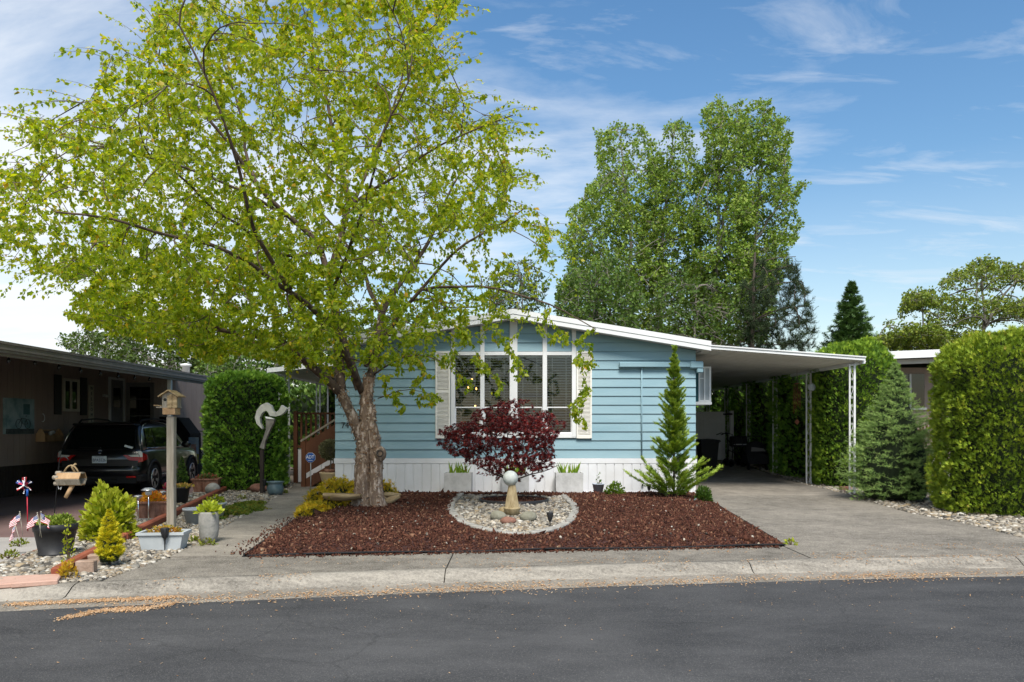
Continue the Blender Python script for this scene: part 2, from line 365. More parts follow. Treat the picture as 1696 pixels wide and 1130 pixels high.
def ground_mat(name, dark, light, big=.7, mid=5.0, fine=55.0, stretch=(1, 1, 1), bump=.5, contrast=.5, fleck=(.5, .47, .42), famt=.5, fs=150.0, wear=.5):
    m = bpy.data.materials.new(name); m.use_nodes = True; t = m.node_tree; N = t.nodes; b = N['Principled BSDF']; K = t.links.new
    b.inputs['Roughness'].default_value = .88; b.inputs['Specular IOR Level'].default_value = .25
    c = N.new('ShaderNodeTexCoord'); mp_ = N.new('ShaderNodeMapping'); mp_.inputs['Scale'].default_value = stretch; K(c.outputs['Object'], mp_.inputs[0])
    def nz(s, d, v=None, ro=.65):
        n = N.new('ShaderNodeTexNoise'); n.inputs['Scale'].default_value = s; n.inputs['Detail'].default_value = d; n.inputs['Roughness'].default_value = ro; K(v or mp_.outputs[0], n.inputs['Vector']); return n.outputs['Fac']
    def mth(op, a, b_):
        n = N.new('ShaderNodeMath'); n.operation = op
        for i, q in enumerate((a, b_)):
            if hasattr(q, 'links'): K(q, n.inputs[i])
            else: n.inputs[i].default_value = q
        return n.outputs[0]
    A, Bm, Cf = nz(big, 4), nz(mid, 6), nz(fine, 3, c.outputs['Object'])
    v = mth('ADD', mth('MULTIPLY', A, wear), mth('ADD', mth('MULTIPLY', Bm, .55), mth('MULTIPLY', Cf, .45)))
    r = N.new('ShaderNodeValToRGB'); e = r.color_ramp.elements; mid_ = (wear + 1.0) / 2; e[0].position = mid_ - contrast * .36; e[1].position = mid_ + contrast * .36; e[0].color = (*dark, 1); e[1].color = (*light, 1); K(v, r.inputs[0])
    fk = nz(fs, 1, c.outputs['Object']); r2 = N.new('ShaderNodeValToRGB'); r2.color_ramp.elements[0].position = .60; r2.color_ramp.elements[1].position = .70; K(fk, r2.inputs[0])
    mx = N.new('ShaderNodeMix'); mx.data_type = 'RGBA'; K(mth('MULTIPLY', r2.outputs[0], famt), mx.inputs[0]); K(r.outputs[0], mx.inputs[6]); mx.inputs[7].default_value = (*fleck, 1); K(mx.outputs[2], b.inputs['Base Color'])
    bp = N.new('ShaderNodeBump'); bp.inputs['Strength'].default_value = bump; bp.inputs['Distance'].default_value = .012; K(mth('ADD', Cf, mth('MULTIPLY', Bm, .7)), bp.inputs['Height']); K(bp.outputs[0], b.inputs['Normal'])
    return m
MAT['concrete'] = ground_mat('concrete', (.085, .075, .060), (.30, .268, .222), .7, 4, 42, contrast=.62, wear=.6)
MAT['curb'] = ground_mat('curb', (.068, .061, .051), (.32, .292, .245), .8, 5, 36, (.45, 1.6, 1), .7, .55, wear=.7)
MAT['aggregate'] = ground_mat('aggregate', (.062, .055, .045), (.27, .243, .20), .6, 6, 48, (1, 1, 1), .7, .60, famt=.75, fs=85, wear=.6)
MAT['asphalt'] = ground_mat('asphalt', (.029, .030, .032), (.074, .074, .075), .30, 2.2, 70, (.6, 1.2, 1), .7, .48, (.19, .185, .175), .55, 120, wear=.7)
def add_cracks(m, scale=.33, w=.006, dark=.35):
    t = m.node_tree; N = t.nodes; K = t.links.new; b = N['Principled BSDF']; src = b.inputs['Base Color'].links[0].from_socket
    c = N.new('ShaderNodeTexCoord'); n = N.new('ShaderNodeTexNoise'); n.inputs['Scale'].default_value = 1.3; n.inputs['Detail'].default_value = 7; K(c.outputs['Object'], n.inputs['Vector'])
    a = N.new('ShaderNodeMix'); a.data_type = 'RGBA'; a.blend_type = 'LINEAR_LIGHT'; a.inputs[0].default_value = .35; K(c.outputs['Object'], a.inputs[6]); K(n.outputs['Color'], a.inputs[7])
    v = N.new('ShaderNodeTexVoronoi'); v.feature = 'DISTANCE_TO_EDGE'; v.inputs['Scale'].default_value = scale; K(a.outputs[2], v.inputs['Vector'])
    r = N.new('ShaderNodeMapRange'); r.inputs[1].default_value = 0; r.inputs[2].default_value = w * scale * 3; r.inputs[3].default_value = dark; r.inputs[4].default_value = 1; K(v.outputs['Distance'], r.inputs[0])
    x = N.new('ShaderNodeMix'); x.data_type = 'RGBA'; x.blend_type = 'MULTIPLY'; x.inputs[0].default_value = 1; K(src, x.inputs[6]); K(r.outputs[0], x.inputs[7]); K(x.outputs[2], b.inputs['Base Color'])
add_cracks(MAT['asphalt'], .30, .004, .74)
MAT['slab_pale'] = ground_mat('slab_pale', (.28, .265, .25), (.40, .38, .36), .6, 3, 50, contrast=.7)
MAT['glass'] = glass('glass'); MAT['glass_dark'] = glass('glass_dark', (.3, .33, .33), .2)
MAT['bulb'] = emit('bulb', (1, .50, .14), 4)
# ================================================================== the setting
def yr(X):                      # edge of the asphalt (the street runs slightly askew to the house)
    X = np.clip(X, -200, 200); Xc = np.clip(X, -6, 6)
    return 6.91 + .172 * Xc - .008 * Xc ** 2 + (X - Xc) * np.where(X > 0, .08, .265)
def sheet(name, poly, z, m):
    b = MB(); b.add([(x, y, z) for x, y in poly], [list(range(len(poly)))]); o = b.build(name, m)
    return struct(o)
# base terrain to the horizon
sheet('ground', [(-700, -300), (700, -300), (700, 900), (-700, 900)], -.30, MAT['grass_far'])
XS = np.concatenate([np.linspace(-150, -9, 12), np.linspace(-8, 8, 65), np.linspace(9, 150, 12)])
def strip(name, m, prof, zf=None, smooth=True, xs=XS):
    """prof: list of (offset beyond the asphalt edge, z)"""
    V = []; n = len(prof)
    for X in xs:
        for d, z in prof: V.append((X, float(yr(X)) + d, z + (0.006 * float(vnoise([[X * 1.3, d * 3, 5]])[0]) if zf else 0)))
    T = [(i * n + j, i * n + j + 1, (i + 1) * n + j + 1, (i + 1) * n + j) for i in range(len(xs) - 1) for j in range(n - 1)]
    T = [t[::-1] for t in T]
    return struct(mesh_tris(name, V, T, m, smooth=smooth))
strip('street', MAT['asphalt'], [(-26, -.16), (-12, -.11), (-5, -.085), (-2, -.09), (0, -.10)])
strip('gutter', MAT['concrete'], [(-.02, -.105), (0, -.098), (.12, -.097), (.36, -.088)], True)
# the rolled kerb, cast in lengths with open joints
joints = [-150, -60, -30, -14, -9.2, -6.1, -3.72, -.62, 2.35, 5.2, 8.2, 12, 30, 60, 150]
kb = bpy.data.objects.new('kerb', None); COL.objects.link(kb); struct(kb)
for a, b_ in zip(joints[:-1], joints[1:]):
    xs = np.linspace(a + .005, b_ - .005, max(2, int(min(b_ - a, 12) / .2)))
    o = strip('kerb_stone', MAT['curb'], [(.33, -.12), (.335, -.088), (.38, -.080), (.43, -.052), (.475, -.022), (.53, -.003), (.59, .003), (.605, -.02)], True, xs=xs)
    del o['kind']; o.parent = kb
sheet('kerb_bed', [(x, float(yr(x)) + .34) for x in XS] + [(x, float(yr(x)) + .62) for x in XS[::-1]], -.11, MAT['soil'])
# yard base under everything behind the kerb
sheet('yard', [(x, float(yr(x)) + .585) for x in XS] + [(150, 70), (-150, 70)], -.135, MAT['soil'])
# concrete apron strip between kerb and planting bed
def yb(X): return 8.08 + (X + 2.75) * .1207       # front edge of the bark bed
def slab(name, poly, z0, z1, m):
    b = MB(); b.prism(poly, z0, z1); return b.build(name, m)
ap = bpy.data.objects.new('apron', None); COL.objects.link(ap); struct(ap)
xs = np.linspace(-3.55, 3.02, 20); jx = [-3.55, -.62, 3.034]
for a, b_ in zip(jx[:-1], jx[1:]):
    q = np.linspace(a + .006, b_ - .006, 14)
    o = slab('concrete_panel', [(x, float(yr(x)) + .605) for x in q] + [(x, float(yb(x)) - .02) for x in q[::-1]], -.12, .0, MAT['aggregate']); o.parent = ap
# driveway on the right in panels, then the slab under the carport
dr = bpy.data.objects.new('driveway', None); COL.objects.link(dr); struct(dr)
def dxl(Y): return 3.10 + (Y - 8.8) * .095
def dxr(Y): return float(np.interp(Y, [7.5, 9.35, 10.8, 12.2, 14, 15.2, 15.5], [6.05, 6.12, 6.26, 6.16, 6.38, 6.55, 6.62]))
for (y0, y1) in ((0, 10.55), (10.57, 12.7), (12.72, 15.3)):
    if y0 == 0:
        q = np.linspace(3.04, 6.05, 12); ra = [(dxl(t) if t > 8.81 else 3.04, t) for t in np.linspace(10.55, 8.8, 5)]
        poly = [(x, float(yr(x)) + .605) for x in q] + [(dxr(t), t) for t in np.linspace(8.8, 10.55, 5)] + ra
    else:
        poly = [(dxl(y0), y0)] + [(dxr(t), t) for t in np.linspace(y0, y1, 6)] + [(dxl(y1), y1)]
    o = slab('concrete_panel', poly, -.12, .003, MAT['aggregate']); o.parent = dr
cs = bpy.data.objects.new('carport_floor', None); COL.objects.link(cs); struct(cs)
def cfz(Y): return float(np.interp(Y, [15.3, 17.5, 20.3, 23.4, 40], [.003, .02, .13, .33, .36]))   # the floor climbs towards the back
for y0, y1 in ((15.32, 18.2), (18.22, 20.8), (20.82, 23.6), (23.62, 31.5)):
    z0, z1 = cfz(y0), cfz(y1); b = MB(); b.add([(3.72, y0, -.12), (6.64, y0, -.12), (6.64, y1, -.12), (3.72, y1, -.12), (3.72, y0, z0), (6.64, y0, z0), (6.64, y1, z1), (3.72, y1, z1)], [[3, 2, 1, 0], [4, 5, 6, 7], [0, 1, 5, 4], [1, 2, 6, 5], [2, 3, 7, 6], [3, 0, 4, 7]])
    o = b.build('concrete_panel', MAT['concrete']); o.parent = cs
# walkway to the steps
wk = bpy.data.objects.new('walkway', None); COL.objects.link(wk); struct(wk)
def wl(Y): return float(np.interp(Y, [7.0, 7.9, 8.8, 10.8, 13.1, 17, 18.6], [-3.56, -3.5, -3.57, -3.89, -4.2, -4.8, -5.1]))
def wr(Y): return float(np.interp(Y, [7.0, 8.08, 11.76, 14.0, 16.2, 18.6], [-2.78, -2.78, -3.18, -3.42, -3.7, -4.0]))
for y0, y1 in ((8.075, 9.7), (9.72, 11.9), (11.92, 14.6), (14.62, 18.5)):
    t = np.linspace(y0, y1, 6)
    o = slab('concrete_panel', [(wl(y), y) for y in t] + [(wr(y), y) for y in t[::-1]], -.12, .004, MAT['concrete']); o.parent = wk
# neighbour's driveway: pale in front, red-brown slab behind
def dle(Y): return float(np.interp(Y, [5.5, 7.79, 9.55, 10.35, 13, 17, 26], [-4.8, -5.08, -5.4, -5.6, -6.05, -6.8, -7.4]))   # its right edge
LZ = -.10
t = np.linspace(7.0, 10.2, 8)
ld = slab('neighbour_driveway', [(-16, 4.2)] + [(-5.0, 6.6)] + [(dle(y), y) for y in t] + [(-16, 10.2)], -.2, LZ, MAT['slab_pale']); struct(ld)
t = np.linspace(10.215, 26, 8)
ld = slab('neighbour_carport_floor', [(dle(y), y) for y in t] + [(-16, 26), (-16, 10.215)], -.2, LZ, MAT['slab_red']); struct(ld)

# ---- bark bed: a low mound with loose red bark on it
BED = [(-2.75, 8.08), (3.05, 8.78), (3.56, 14.2), (3.70, 15.82), (-3.55, 15.82), (-3.40, 14.0), (-3.16, 11.76)]
RING = [G(x, y).to_2d() for x, y in [(763, 824), (748.5, 839), (746, 850.6), (752, 861), (765, 874), (787, 883), (807, 888), (828, 891.6), (853, 894), (876, 893), (900, 891), (922.6, 884.6), (944, 872), (954, 853), (949, 843), (941, 835), (934, 827)]]
RB = [(a.x, a.y) for a in RING] 
def edge_dist(x, y, poly):
    d = np.full(np.shape(x), 1e9); n = len(poly)
    for i in range(n):
        a = np.array(poly[i]); b_ = np.array(poly[(i + 1) % n]); e = b_ - a
        tt = np.clip(((x - a[0]) * e[0] + (y - a[1]) * e[1]) / (e @ e), 0, 1)
        d = np.minimum(d, np.hypot(x - a[0] - tt * e[0], y - a[1] - tt * e[1]))
    return d
def bed_z(x, y):
    x = np.asarray(x, float); y = np.asarray(y, float)
    d = edge_dist(x, y, BED); m = np.clip(d / .55, 0, 1); m = m * m * (3 - 2 * m)
    back = np.clip((15.8 - y) / .8, 0, 1)
    q = np.stack([x * 1.1, y * 1.1, np.zeros_like(x)], -1).reshape(-1, 3)
    z = .012 + m * (.055 * back + .012 * vnoise(q).reshape(x.shape) * back)
    ins = inpoly(x, y, RB); dr_ = edge_dist(x, y, RB)
    return np.where(ins, np.minimum(z, .035), z)
gx, gy = np.meshgrid(np.linspace(-3.6, 3.75, 120), np.linspace(8.0, 15.85, 130))
V = np.stack([gx, gy, bed_z(gx, gy)], -1).reshape(-1, 3); nx = 120
T = [(j * nx + i, j * nx + i + 1, (j + 1) * nx + i + 1, (j + 1) * nx + i) for j in range(129) for i in range(nx - 1)]
cen = V[np.array(T)].mean(1); keep = inpoly(cen[:, 0], cen[:, 1], BED)
bed = struct(mesh_tris('bark_bed', V, np.array(T)[keep], MAT['mulch_base'], smooth=True))

ICO_V = None
def ico():
    global ICO_V
    p = (1 + 5 ** .5) / 2
    v = unit(np.array([(-1, p, 0), (1, p, 0), (-1, -p, 0), (1, -p, 0), (0, -1, p), (0, 1, p), (0, -1, -p), (0, 1, -p), (p, 0, -1), (p, 0, 1), (-p, 0, -1), (-p, 0, 1)], float))
    f = np.array([(0, 11, 5), (0, 5, 1), (0, 1, 7), (0, 7, 10), (0, 10, 11), (1, 5, 9), (5, 11, 4), (11, 10, 2), (10, 7, 6), (7, 1, 8), (3, 9, 4), (3, 4, 2), (3, 2, 6), (3, 6, 8), (3, 8, 9), (4, 9, 5), (2, 4, 11), (6, 2, 10), (8, 6, 7), (9, 8, 1)])
    return v, f[v[f].mean(1)[:, 2] > -.35]      # stones lie on the ground: no underside
OCT = (np.array([(1, 0, 0), (-1, 0, 0), (0, 1, 0), (0, -1, 0), (0, 0, 1), (0, 0, -1)], float), np.array([(0, 2, 4), (2, 1, 4), (1, 3, 4), (3, 0, 4), (2, 0, 5), (1, 2, 5), (3, 1, 5), (0, 3, 5)]))
TET = (np.array([(1, 0, -.35), (-.5, .87, -.35), (-.5, -.87, -.35), (0, 0, 1)], float), np.array([(0, 1, 3), (1, 2, 3), (2, 0, 3), (0, 2, 1)]))
def rand_rot(n):
    q = unit(rng.normal(size=(n, 4))); w_, x, y, z = q.T
    return np.stack([1 - 2 * (y * y + z * z), 2 * (x * y - z * w_), 2 * (x * z + y * w_), 2 * (x * y + z * w_), 1 - 2 * (x * x + z * z), 2 * (y * z - x * w_), 2 * (x * z - y * w_), 2 * (y * z + x * w_), 1 - 2 * (x * x + y * y)], -1).reshape(n, 3, 3)
def stones(name, C, S, m, tmpl, parent=None, jit=.25, smooth=True, flat=None):
    """C centres (n,3), S half sizes (n,3)"""
    tv, tf = tmpl; n = len(C); k = len(tv)
    v = tv[None] * (1 + jit * rng.uniform(-1, 1, (n, k, 1))) * S[:, None, :]
    if flat is None: v = np.einsum('nij,nkj->nki', rand_rot(n), v)
    else:
        a = rng.uniform(0, 2 * PI, n); c, s_ = np.cos(a), np.sin(a); tl = rng.normal(0, flat, (n, 2))
        x = v[..., 0] * c[:, None] - v[..., 1] * s_[:, None]; y = v[..., 0] * s_[:, None] + v[..., 1] * c[:, None]
        v = np.stack([x, y, v[..., 2] + x * tl[:, :1] + y * tl[:, 1:]], -1)
    V = (v + C[:, None, :]).reshape(-1, 3); T = (tf[None] + (np.arange(n) * k)[:, None, None]).reshape(-1, 3)
    o = mesh_tris(name, V, T, m, parent, smooth, np.repeat(rng.uniform(0, 1, n), k)); o['kind'] = 'stuff'; return o
pebble_m = ramp_mat('pebble', [srgb(62, 60, 56), srgb(108, 102, 92), srgb(136, 127, 112), srgb(160, 153, 140), srgb(84, 84, 82), srgb(150, 132, 104), srgb(188, 184, 174), srgb(100, 86, 70)], .75)
bark_chip_m = ramp_mat('bark_chip', [(.026, .011, .009), (.064, .025, .017), (.098, .040, .027), (.044, .018, .013), (.138, .060, .038), (.078, .032, .021), (.034, .014, .010), (.24, .13, .08)], .9, 0, .08)
# bark pieces
def scatter(poly, n, near=None):
    a = np.array(poly); lo, hi = a.min(0), a.max(0); out_ = np.zeros((0, 2))
    while len(out_) < n:
        p = rng.uniform(lo, hi, (n * 2, 2)); p = p[inpoly(p[:, 0], p[:, 1], poly)]
        if near is not None: p = p[rng.uniform(size=len(p)) < near(p)]
        out_ = np.concatenate([out_, p])
    return out_[:n]
p = scatter(BED, 68000, lambda p: np.clip(10.5 / p[:, 1], 0, 1) ** 1.5)
p = p[~inpoly(p[:, 0], p[:, 1], RB)]
s = rng.lognormal(math.log(.0118), .42, len(p)) * (.8 + p[:, 1] * .025)
C = np.stack([p[:, 0], p[:, 1], bed_z(p[:, 0], p[:, 1]) + s * .3], -1)
stones('bark_pieces', C, np.stack([s * rng.uniform(1, 1.9, len(s)), s, s * rng.uniform(.5, .9, len(s))], -1), bark_chip_m, TET, bed, .35, False)
# a few pale stones strayed into the bark
p = scatter(BED, 260); p = p[~inpoly(p[:, 0], p[:, 1], RB)]; s = rng.uniform(.008, .02, len(p))
stones('stray_pebbles', np.stack([p[:, 0], p[:, 1], bed_z(p[:, 0], p[:, 1]) + .018], -1), np.stack([s * 1.2, s, s * .7], -1), pebble_m, ico(), bed, .15)
X = rng.uniform(-2.7, 3.0, 900); d = np.abs(rng.normal(0, .05, 900)); s = rng.uniform(.005, .013, 900)
stones('stray_bark', np.stack([X, yb(X) - .03 - d, np.full(900, .008)], -1), np.stack([s * 1.6, s, s * .6], -1), bark_chip_m, OCT, ap, .3, False)
# strays of bark on the walkway
p = np.stack([rng.normal(0, .09, 260) - .05, rng.uniform(8.1, 11.5, 260)], -1); p[:, 0] += [wr(y) for y in p[:, 1]]
s = rng.uniform(.007, .015, 260)
stones('stray_bark', np.stack([p[:, 0], p[:, 1], np.full(260, .015)], -1), np.stack([s * 1.5, s, s * .6], -1), bark_chip_m, OCT, wk, .3, False)

# ---- pebble circle round the maple
def pebble_field(name, poly, n, z, size, parent=None, near=None, zf=None):
    p = scatter(poly, n, near)
    s = rng.lognormal(math.log(size), .33, len(p)) * (.75 + p[:, 1] * .025)
    zz = np.full(len(p), z) if zf is None else zf(p[:, 0], p[:, 1])
    C = np.stack([p[:, 0], p[:, 1], zz + s * .25 + rng.uniform(0, .012, len(s))], -1)
    return stones(name, C, np.stack([s * rng.uniform(1, 1.5, len(s)), s, s * rng.uniform(.5, .8, len(s))], -1), pebble_m, ico(), parent, .14, True, .18)
pc = thing('pebble_circle', 'oval pebble bed edged with grey stone pavers around the red maple', 'pebble bed', (0, 12, 0))
b = MB(); b.prism(RB, .02, .040); b.build('gravel_base', MAT['gravel_base'], pc)
pebble_field('pebbles', RB, 5600, .040, .0185, pc, lambda p: np.clip(10.5 / p[:, 1], 0, 1) ** 2)
# edging pavers one by one
n = len(RING)
for i in range(n - 1):
    a, b_ = RING[i], RING[i + 1]; L_ = (b_ - a).length; k = max(1, round(L_ / .34))
    for j in range(k):
        p0 = a.lerp(b_, j / k); p1 = a.lerp(b_, (j + 1) / k); c = (p0 + p1) / 2; d = (p1 - p0)
        q = MB(); q.box((c.x, c.y, .048 + random.uniform(-.008, .012)), (d.length * .97, .115, .085), Matrix.Rotation(math.atan2(d.y, d.x) + random.uniform(-.05, .05), 3, 'Z') @ Matrix.Rotation(random.uniform(-.05, .05), 3, 'X'), .012)
        q.build('paver', MAT['paver'], pc)
# black plastic hoop with bark inside
hoop = thing('tree_ring', 'black plastic hoop holding bark around the maple stem', 'edging ring', (.03, 13.5, .04))
b = MB(); pr = [(.60, -.02), (.605, .075), (.585, .08), (.58, -.02)]; b.lathe(pr + [pr[0]], (.03, 13.5, .03), 40); b.build('rim', MAT['black_plastic'], hoop)
b = MB(); b.lathe([(.0001, .055), (.3, .05), (.581, .03)], (.03, 13.5, .03), 32); b.build('bark_fill', MAT['mulch_base'], hoop)
p = rng.uniform(-.58, .58, (1500, 2)); p = p[np.hypot(p[:, 0], p[:, 1]) < .57]; s = rng.uniform(.009, .02, len(p))
stones('bark_pieces', np.stack([p[:, 0] + .03, p[:, 1] + 13.5, np.full(len(p), .085)], -1), np.stack([s * 1.4, s, s * .7], -1), bark_chip_m, OCT, hoop, .3, False)

# ---- gravel yards
GL = [(-5.0, 6.62)] + [(float(x), float(yr(x)) + .60) for x in np.linspace(-4.6, -3.6, 6)] + [(wl(y), y) for y in np.linspace(7.6, 18.4, 12)] + [(-5.2, 19.5), (-7.2, 19.5)] + [(dle(y) + .06, y) for y in np.linspace(17, 6.7, 10)]
GL[0] = (dle(6.6) + .05, float(yr(-4.95)) + .60)
gl = slab('gravel_yard', GL, -.12, -.012, MAT['gravel_base']); struct(gl)
pebble_field('pebbles', GL, 14000, -.012, .0175, gl, lambda p: np.clip(7.5 / p[:, 1], 0, 1) ** 2.1)
GR = [(dxr(y) + .02, y) for y in np.linspace(8.25, 15.3, 12)] + [(6.66, 16), (6.66, 19), (12.5, 19), (12.5, 8.6)]
gr = slab('gravel_strip', GR, -.12, -.01, MAT['gravel_base']); struct(gr)
pebble_field('pebbles', GR, 7000, -.01, .0205, gr, lambda p: np.clip(9.5 / p[:, 1], 0, 1) ** 2.2 * (p[:, 0] < 8.2))
b = MB(); ys = [18.9, 20.3, 23.4, 33]; b.add([(6.66, y, cfz(y) + .01) for y in ys] + [(13, y, cfz(y) + .01) for y in ys], [[i, 4 + i, 5 + i, i + 1] for i in range(3)]); gb2 = struct(b.build('gravel_bank', MAT['gravel_base']))
p = rng.uniform([6.68, 16.5], [7.6, 24], (2600, 2)); s = rng.uniform(.015, .035, 2600)
stones('pebbles', np.stack([p[:, 0], p[:, 1], np.interp(p[:, 1], [15.3, 17.5, 18.9, 20.3, 23.4, 40], [0, 0, .06, .14, .34, .37]) + .01], -1), np.stack([s * 1.3, s, s * .6], -1), pebble_m, ico(), gb2, .14, True, .18)
# tan tree droppings along the gutter, on the kerb joints and in a drift on the street
deb_m = ramp_mat('catkin', [(.30, .17, .08), (.45, .26, .12), (.52, .33, .18), (.58, .44, .30), (.38, .18, .07)], .9)
def debris(name, X, Y, Z, parent, s0=.0075):
    n = len(X); s = rng.uniform(.5, 1.3, n) * s0; stones(name, np.stack([X, Y, Z], -1), np.stack([s * rng.uniform(1, 2.6, n), s * .7, s * .35], -1), deb_m, OCT, parent, .3, False, .3)
st = bpy.data.objects['street']; gt = bpy.data.objects['gutter']
X = rng.uniform(-7.5, 9, 9000); d = np.where(rng.uniform(size=9000) < .7, rng.normal(.08, .06, 9000), rng.uniform(-.2, .36, 9000))
kp = vnoise(np.stack([X * 1.1, X * 0 + 2, X * 0], -1)) + (X > -1.5) * .45 > rng.uniform(-.5, 1.1, 9000)
X = X[kp]; d = d[kp]; debris('catkins', X, yr(X) + d, np.where(d < 0, -.094, -.091 + d * .02), gt)
n = 1300; t = rng.uniform(0, 1, n); X = -3.35 + t * .62 + rng.normal(0, .03, n); Y = 5.86 + t * .55 + rng.normal(0, .045, n) + .1 * np.sin(t * 6)
debris('catkin_drift', X, Y, np.full(n, -.093), st)
n = 1700; t = rng.uniform(0, 1, n); X = -4.0 + t * 1.2 + rng.normal(0, .05, n); Y = 6.30 + .27 * t + rng.normal(0, .035, n)
debris('catkin_drift', X, Y, np.where(Y < yr(X), -.093, -.088), st)
X = rng.uniform(-3.2, 9, 2600); d = rng.uniform(.6, 1.4, 2600); kp = vnoise(np.stack([X * .9, d * 2.5, X * 0 + 9], -1)) > rng.uniform(-.2, .8, 2600)
debris('catkins', X[kp], yr(X[kp]) + d[kp], np.full(kp.sum(), .008), ap, .0065)
X = rng.uniform(-3.6, 9, 1600); d = rng.uniform(.4, .6, 1600); kp = vnoise(np.stack([X * 2, d * 0, X * 0 + 4], -1)) > .15
debris('catkins', X[kp], yr(X[kp]) + d[kp], np.interp(d[kp], [.4, .46, .6], [-.055, .004, .012]), kb, .0065)
X = rng.uniform(-6, 8, 700); Y = yr(X) - rng.exponential(1.1, 700); debris('street_litter', X, Y, np.full(700, -.086), st, .0048)
# black hose along the front of the bed
b = MB(); b.tube([(x, float(yb(x)) - .012 + .012 * math.sin(x * 5), .018 + .006 * math.sin(x * 3)) for x in np.linspace(-2.72, 3.05, 60)], .011, 6)
tag(b.build('drip_hose', MAT['black_rubber']), 'thin black edging hose along the street side of the bark bed', 'hose')
b = MB(); b.tube([(wr(y) + .015, y, .016) for y in np.linspace(8.1, 11.2, 20)], .011, 6)
tag(b.build('edging_strip', MAT['black_rubber']), 'thin black edging strip between the walkway and the bark bed', 'edging')
b = MB(); b.tube([G(x, y, .07) for x, y in [(1150, 828), (1162, 820), (1170, 817), (1178, 822), (1172, 826)]], .011, 6)
tag(b.build('garden_hose', MAT['pot_blue']), 'short loop of dark green hose at the house corner', 'hose')
# ================================================================== blue house
YF = 15.85; XL, XR = -3.57, 3.71; ZS = .70; SC = F / YF
def HX(px): return (px - CX) / SC
def HZ(py): return H + (HY - py) / SC
house = thing('manufactured_house', 'pale blue lap-sided manufactured house with white skirting and low gable', 'house', (0, YF, 0))
PK = .02                                  # x of the ridge
YE = YF - .34                             # front of the gable overhang
def zr(x): return 3.66 - .163 * abs(x - PK)          # roof top surface
wall = MB(); zu = lambda x: zr(x) - .16
wall.prism([(XL, .62), (XR, .62), (XR, zu(XR)), (PK, zu(PK)), (XL, zu(XL))], YF + .05, YF + .13, 'y')
# leave the window opening to the room: the wall is a frame of four slabs
wall = MB(); WX0, WX1, WZ0, WZ1 = HX(748), HX(953), HZ(724), HZ(584)
wall.prism([(XL, .62), (WX0, .62), (WX0, zu(WX0)), (XL, zu(XL))], YF + .03, YF + .13, 'y')
wall.prism([(WX1, .62), (XR, .62), (XR, zu(XR)), (WX1, zu(WX1))], YF + .03, YF + .13, 'y')
wall.prism([(WX0, .62), (WX1, .62), (WX1, WZ0), (WX0, WZ0)], YF + .03, YF + .13, 'y')
wall.prism([(WX0, WZ1), (WX1, WZ1), (WX1, zu(WX1)), (PK, zu(PK)), (WX0, zu(WX0))], YF + .03, YF + .13, 'y')
wall.b2(XL, XL + .1, YF + .135, 30, .05, zu(XL) - .02); wall.b2(XR - .1, XR, YF + .135, 30, .05, zu(XR) - .02); wall.b2(XL + .1, XR - .1, 29.9, 30, .05, zu(XR))
wallo = wall.build('wall', MAT['siding'], house)
# lap boards, one by one
def board(x0, x1, z0, z1):
    x0_, x1_ = x0, x1
    zt = z1
    def lim(x): return zu(x) + .01
    if lim(x0) < z0 + .02 and lim(x1) < z0 + .02: return
    # cut the ends where the roof slope comes down
    if lim(x0) < z1: x0_ = max(x0, PK - (3.67 - .16 - z1) / .163)
    if lim(x1) < z1: x1_ = min(x1, PK + (3.67 - .16 - z1) / .163)
    if x1_ - x0_ < .05: return
    xb0, xb1 = x0, x1
    if lim(x0) < z0: xb0 = max(x0, PK - (3.67 - .16 - z0) / .163)
    if lim(x1) < z0: xb1 = min(x1, PK + (3.67 - .16 - z0) / .163)
    e = random.uniform(-.0015, .0015)
    yb_, yt = YF - .012 + e, YF + .012
    q = MB(); vs = [(xb0, yb_, z0), (xb1, yb_, z0), (x1_, yt, zt), (x0_, yt, zt), (xb0, YF + .028, z0), (xb1, YF + .028, z0), (x1_, YF + .028, zt), (x0_, YF + .028, zt)]
    q.add(vs, [[0, 1, 2, 3], [7, 6, 5, 4], [0, 4, 5, 1], [3, 2, 6, 7], [1, 5, 6, 2], [0, 3, 7, 4]])
    q.build('siding_board', MAT['siding'], wallo)
SHL0, SHL1, SHR0, SHR1 = HX(721.5), HX(746), HX(954.5), HX(980)
EXP = 14.74 / SC; row = 0; z = ZS + .095
trims = [(HX(747), HX(754)), (HX(795.5), HX(802.5)), (HX(844), HX(857)), (HX(898.5), HX(906)), (HX(947), HX(954))]
z = HZ(759) + .0
while z < 3.6:
    z1 = z + EXP + .016
    if z1 < HZ(726): board(XL, XR, z, z1)
    elif z < HZ(583) - .02: board(XL, SHL0 + .02, z, z1); board(SHR1 - .02, XR, z, z1)
    else:
        board(XL, trims[0][0] + .01, z, z1); board(trims[4][1] - .01, XR, z, z1)
        for a, b_ in zip(trims[:-1], trims[1:]): board(a[1] - .01, b_[0] + .01, z, z1)
    z += EXP
# skirting: top rail and upright panels
q = MB(); q.b2(XL - .02, XR + .02, YF - .035, YF + .028, HZ(768), HZ(759.5), .006); q.build('skirting_rail', MAT['skirt'], house)
q = MB(); q.b2(XL, XR, YF - .014, YF + .028, .0, HZ(768)); q.build('skirting_backing', MAT['skirt'], house)
x = XL; k = 0
while x < XR - .01:
    x1 = min(x + .176, XR); q = MB()
    q.prism([(x + .004, YF - .015), (x + .012, YF - .030), (x1 - .012, YF - .030), (x1 - .004, YF - .015)], .01, HZ(768) - .002, 'z'); q.build('skirting_panel', MAT['skirt'], house); x = x1; k += 1
q = MB(); q.b2(XL, XR, YF - .05, YF - .031, .0, .03); q.build('skirting_foot', MAT['skirt'], house)
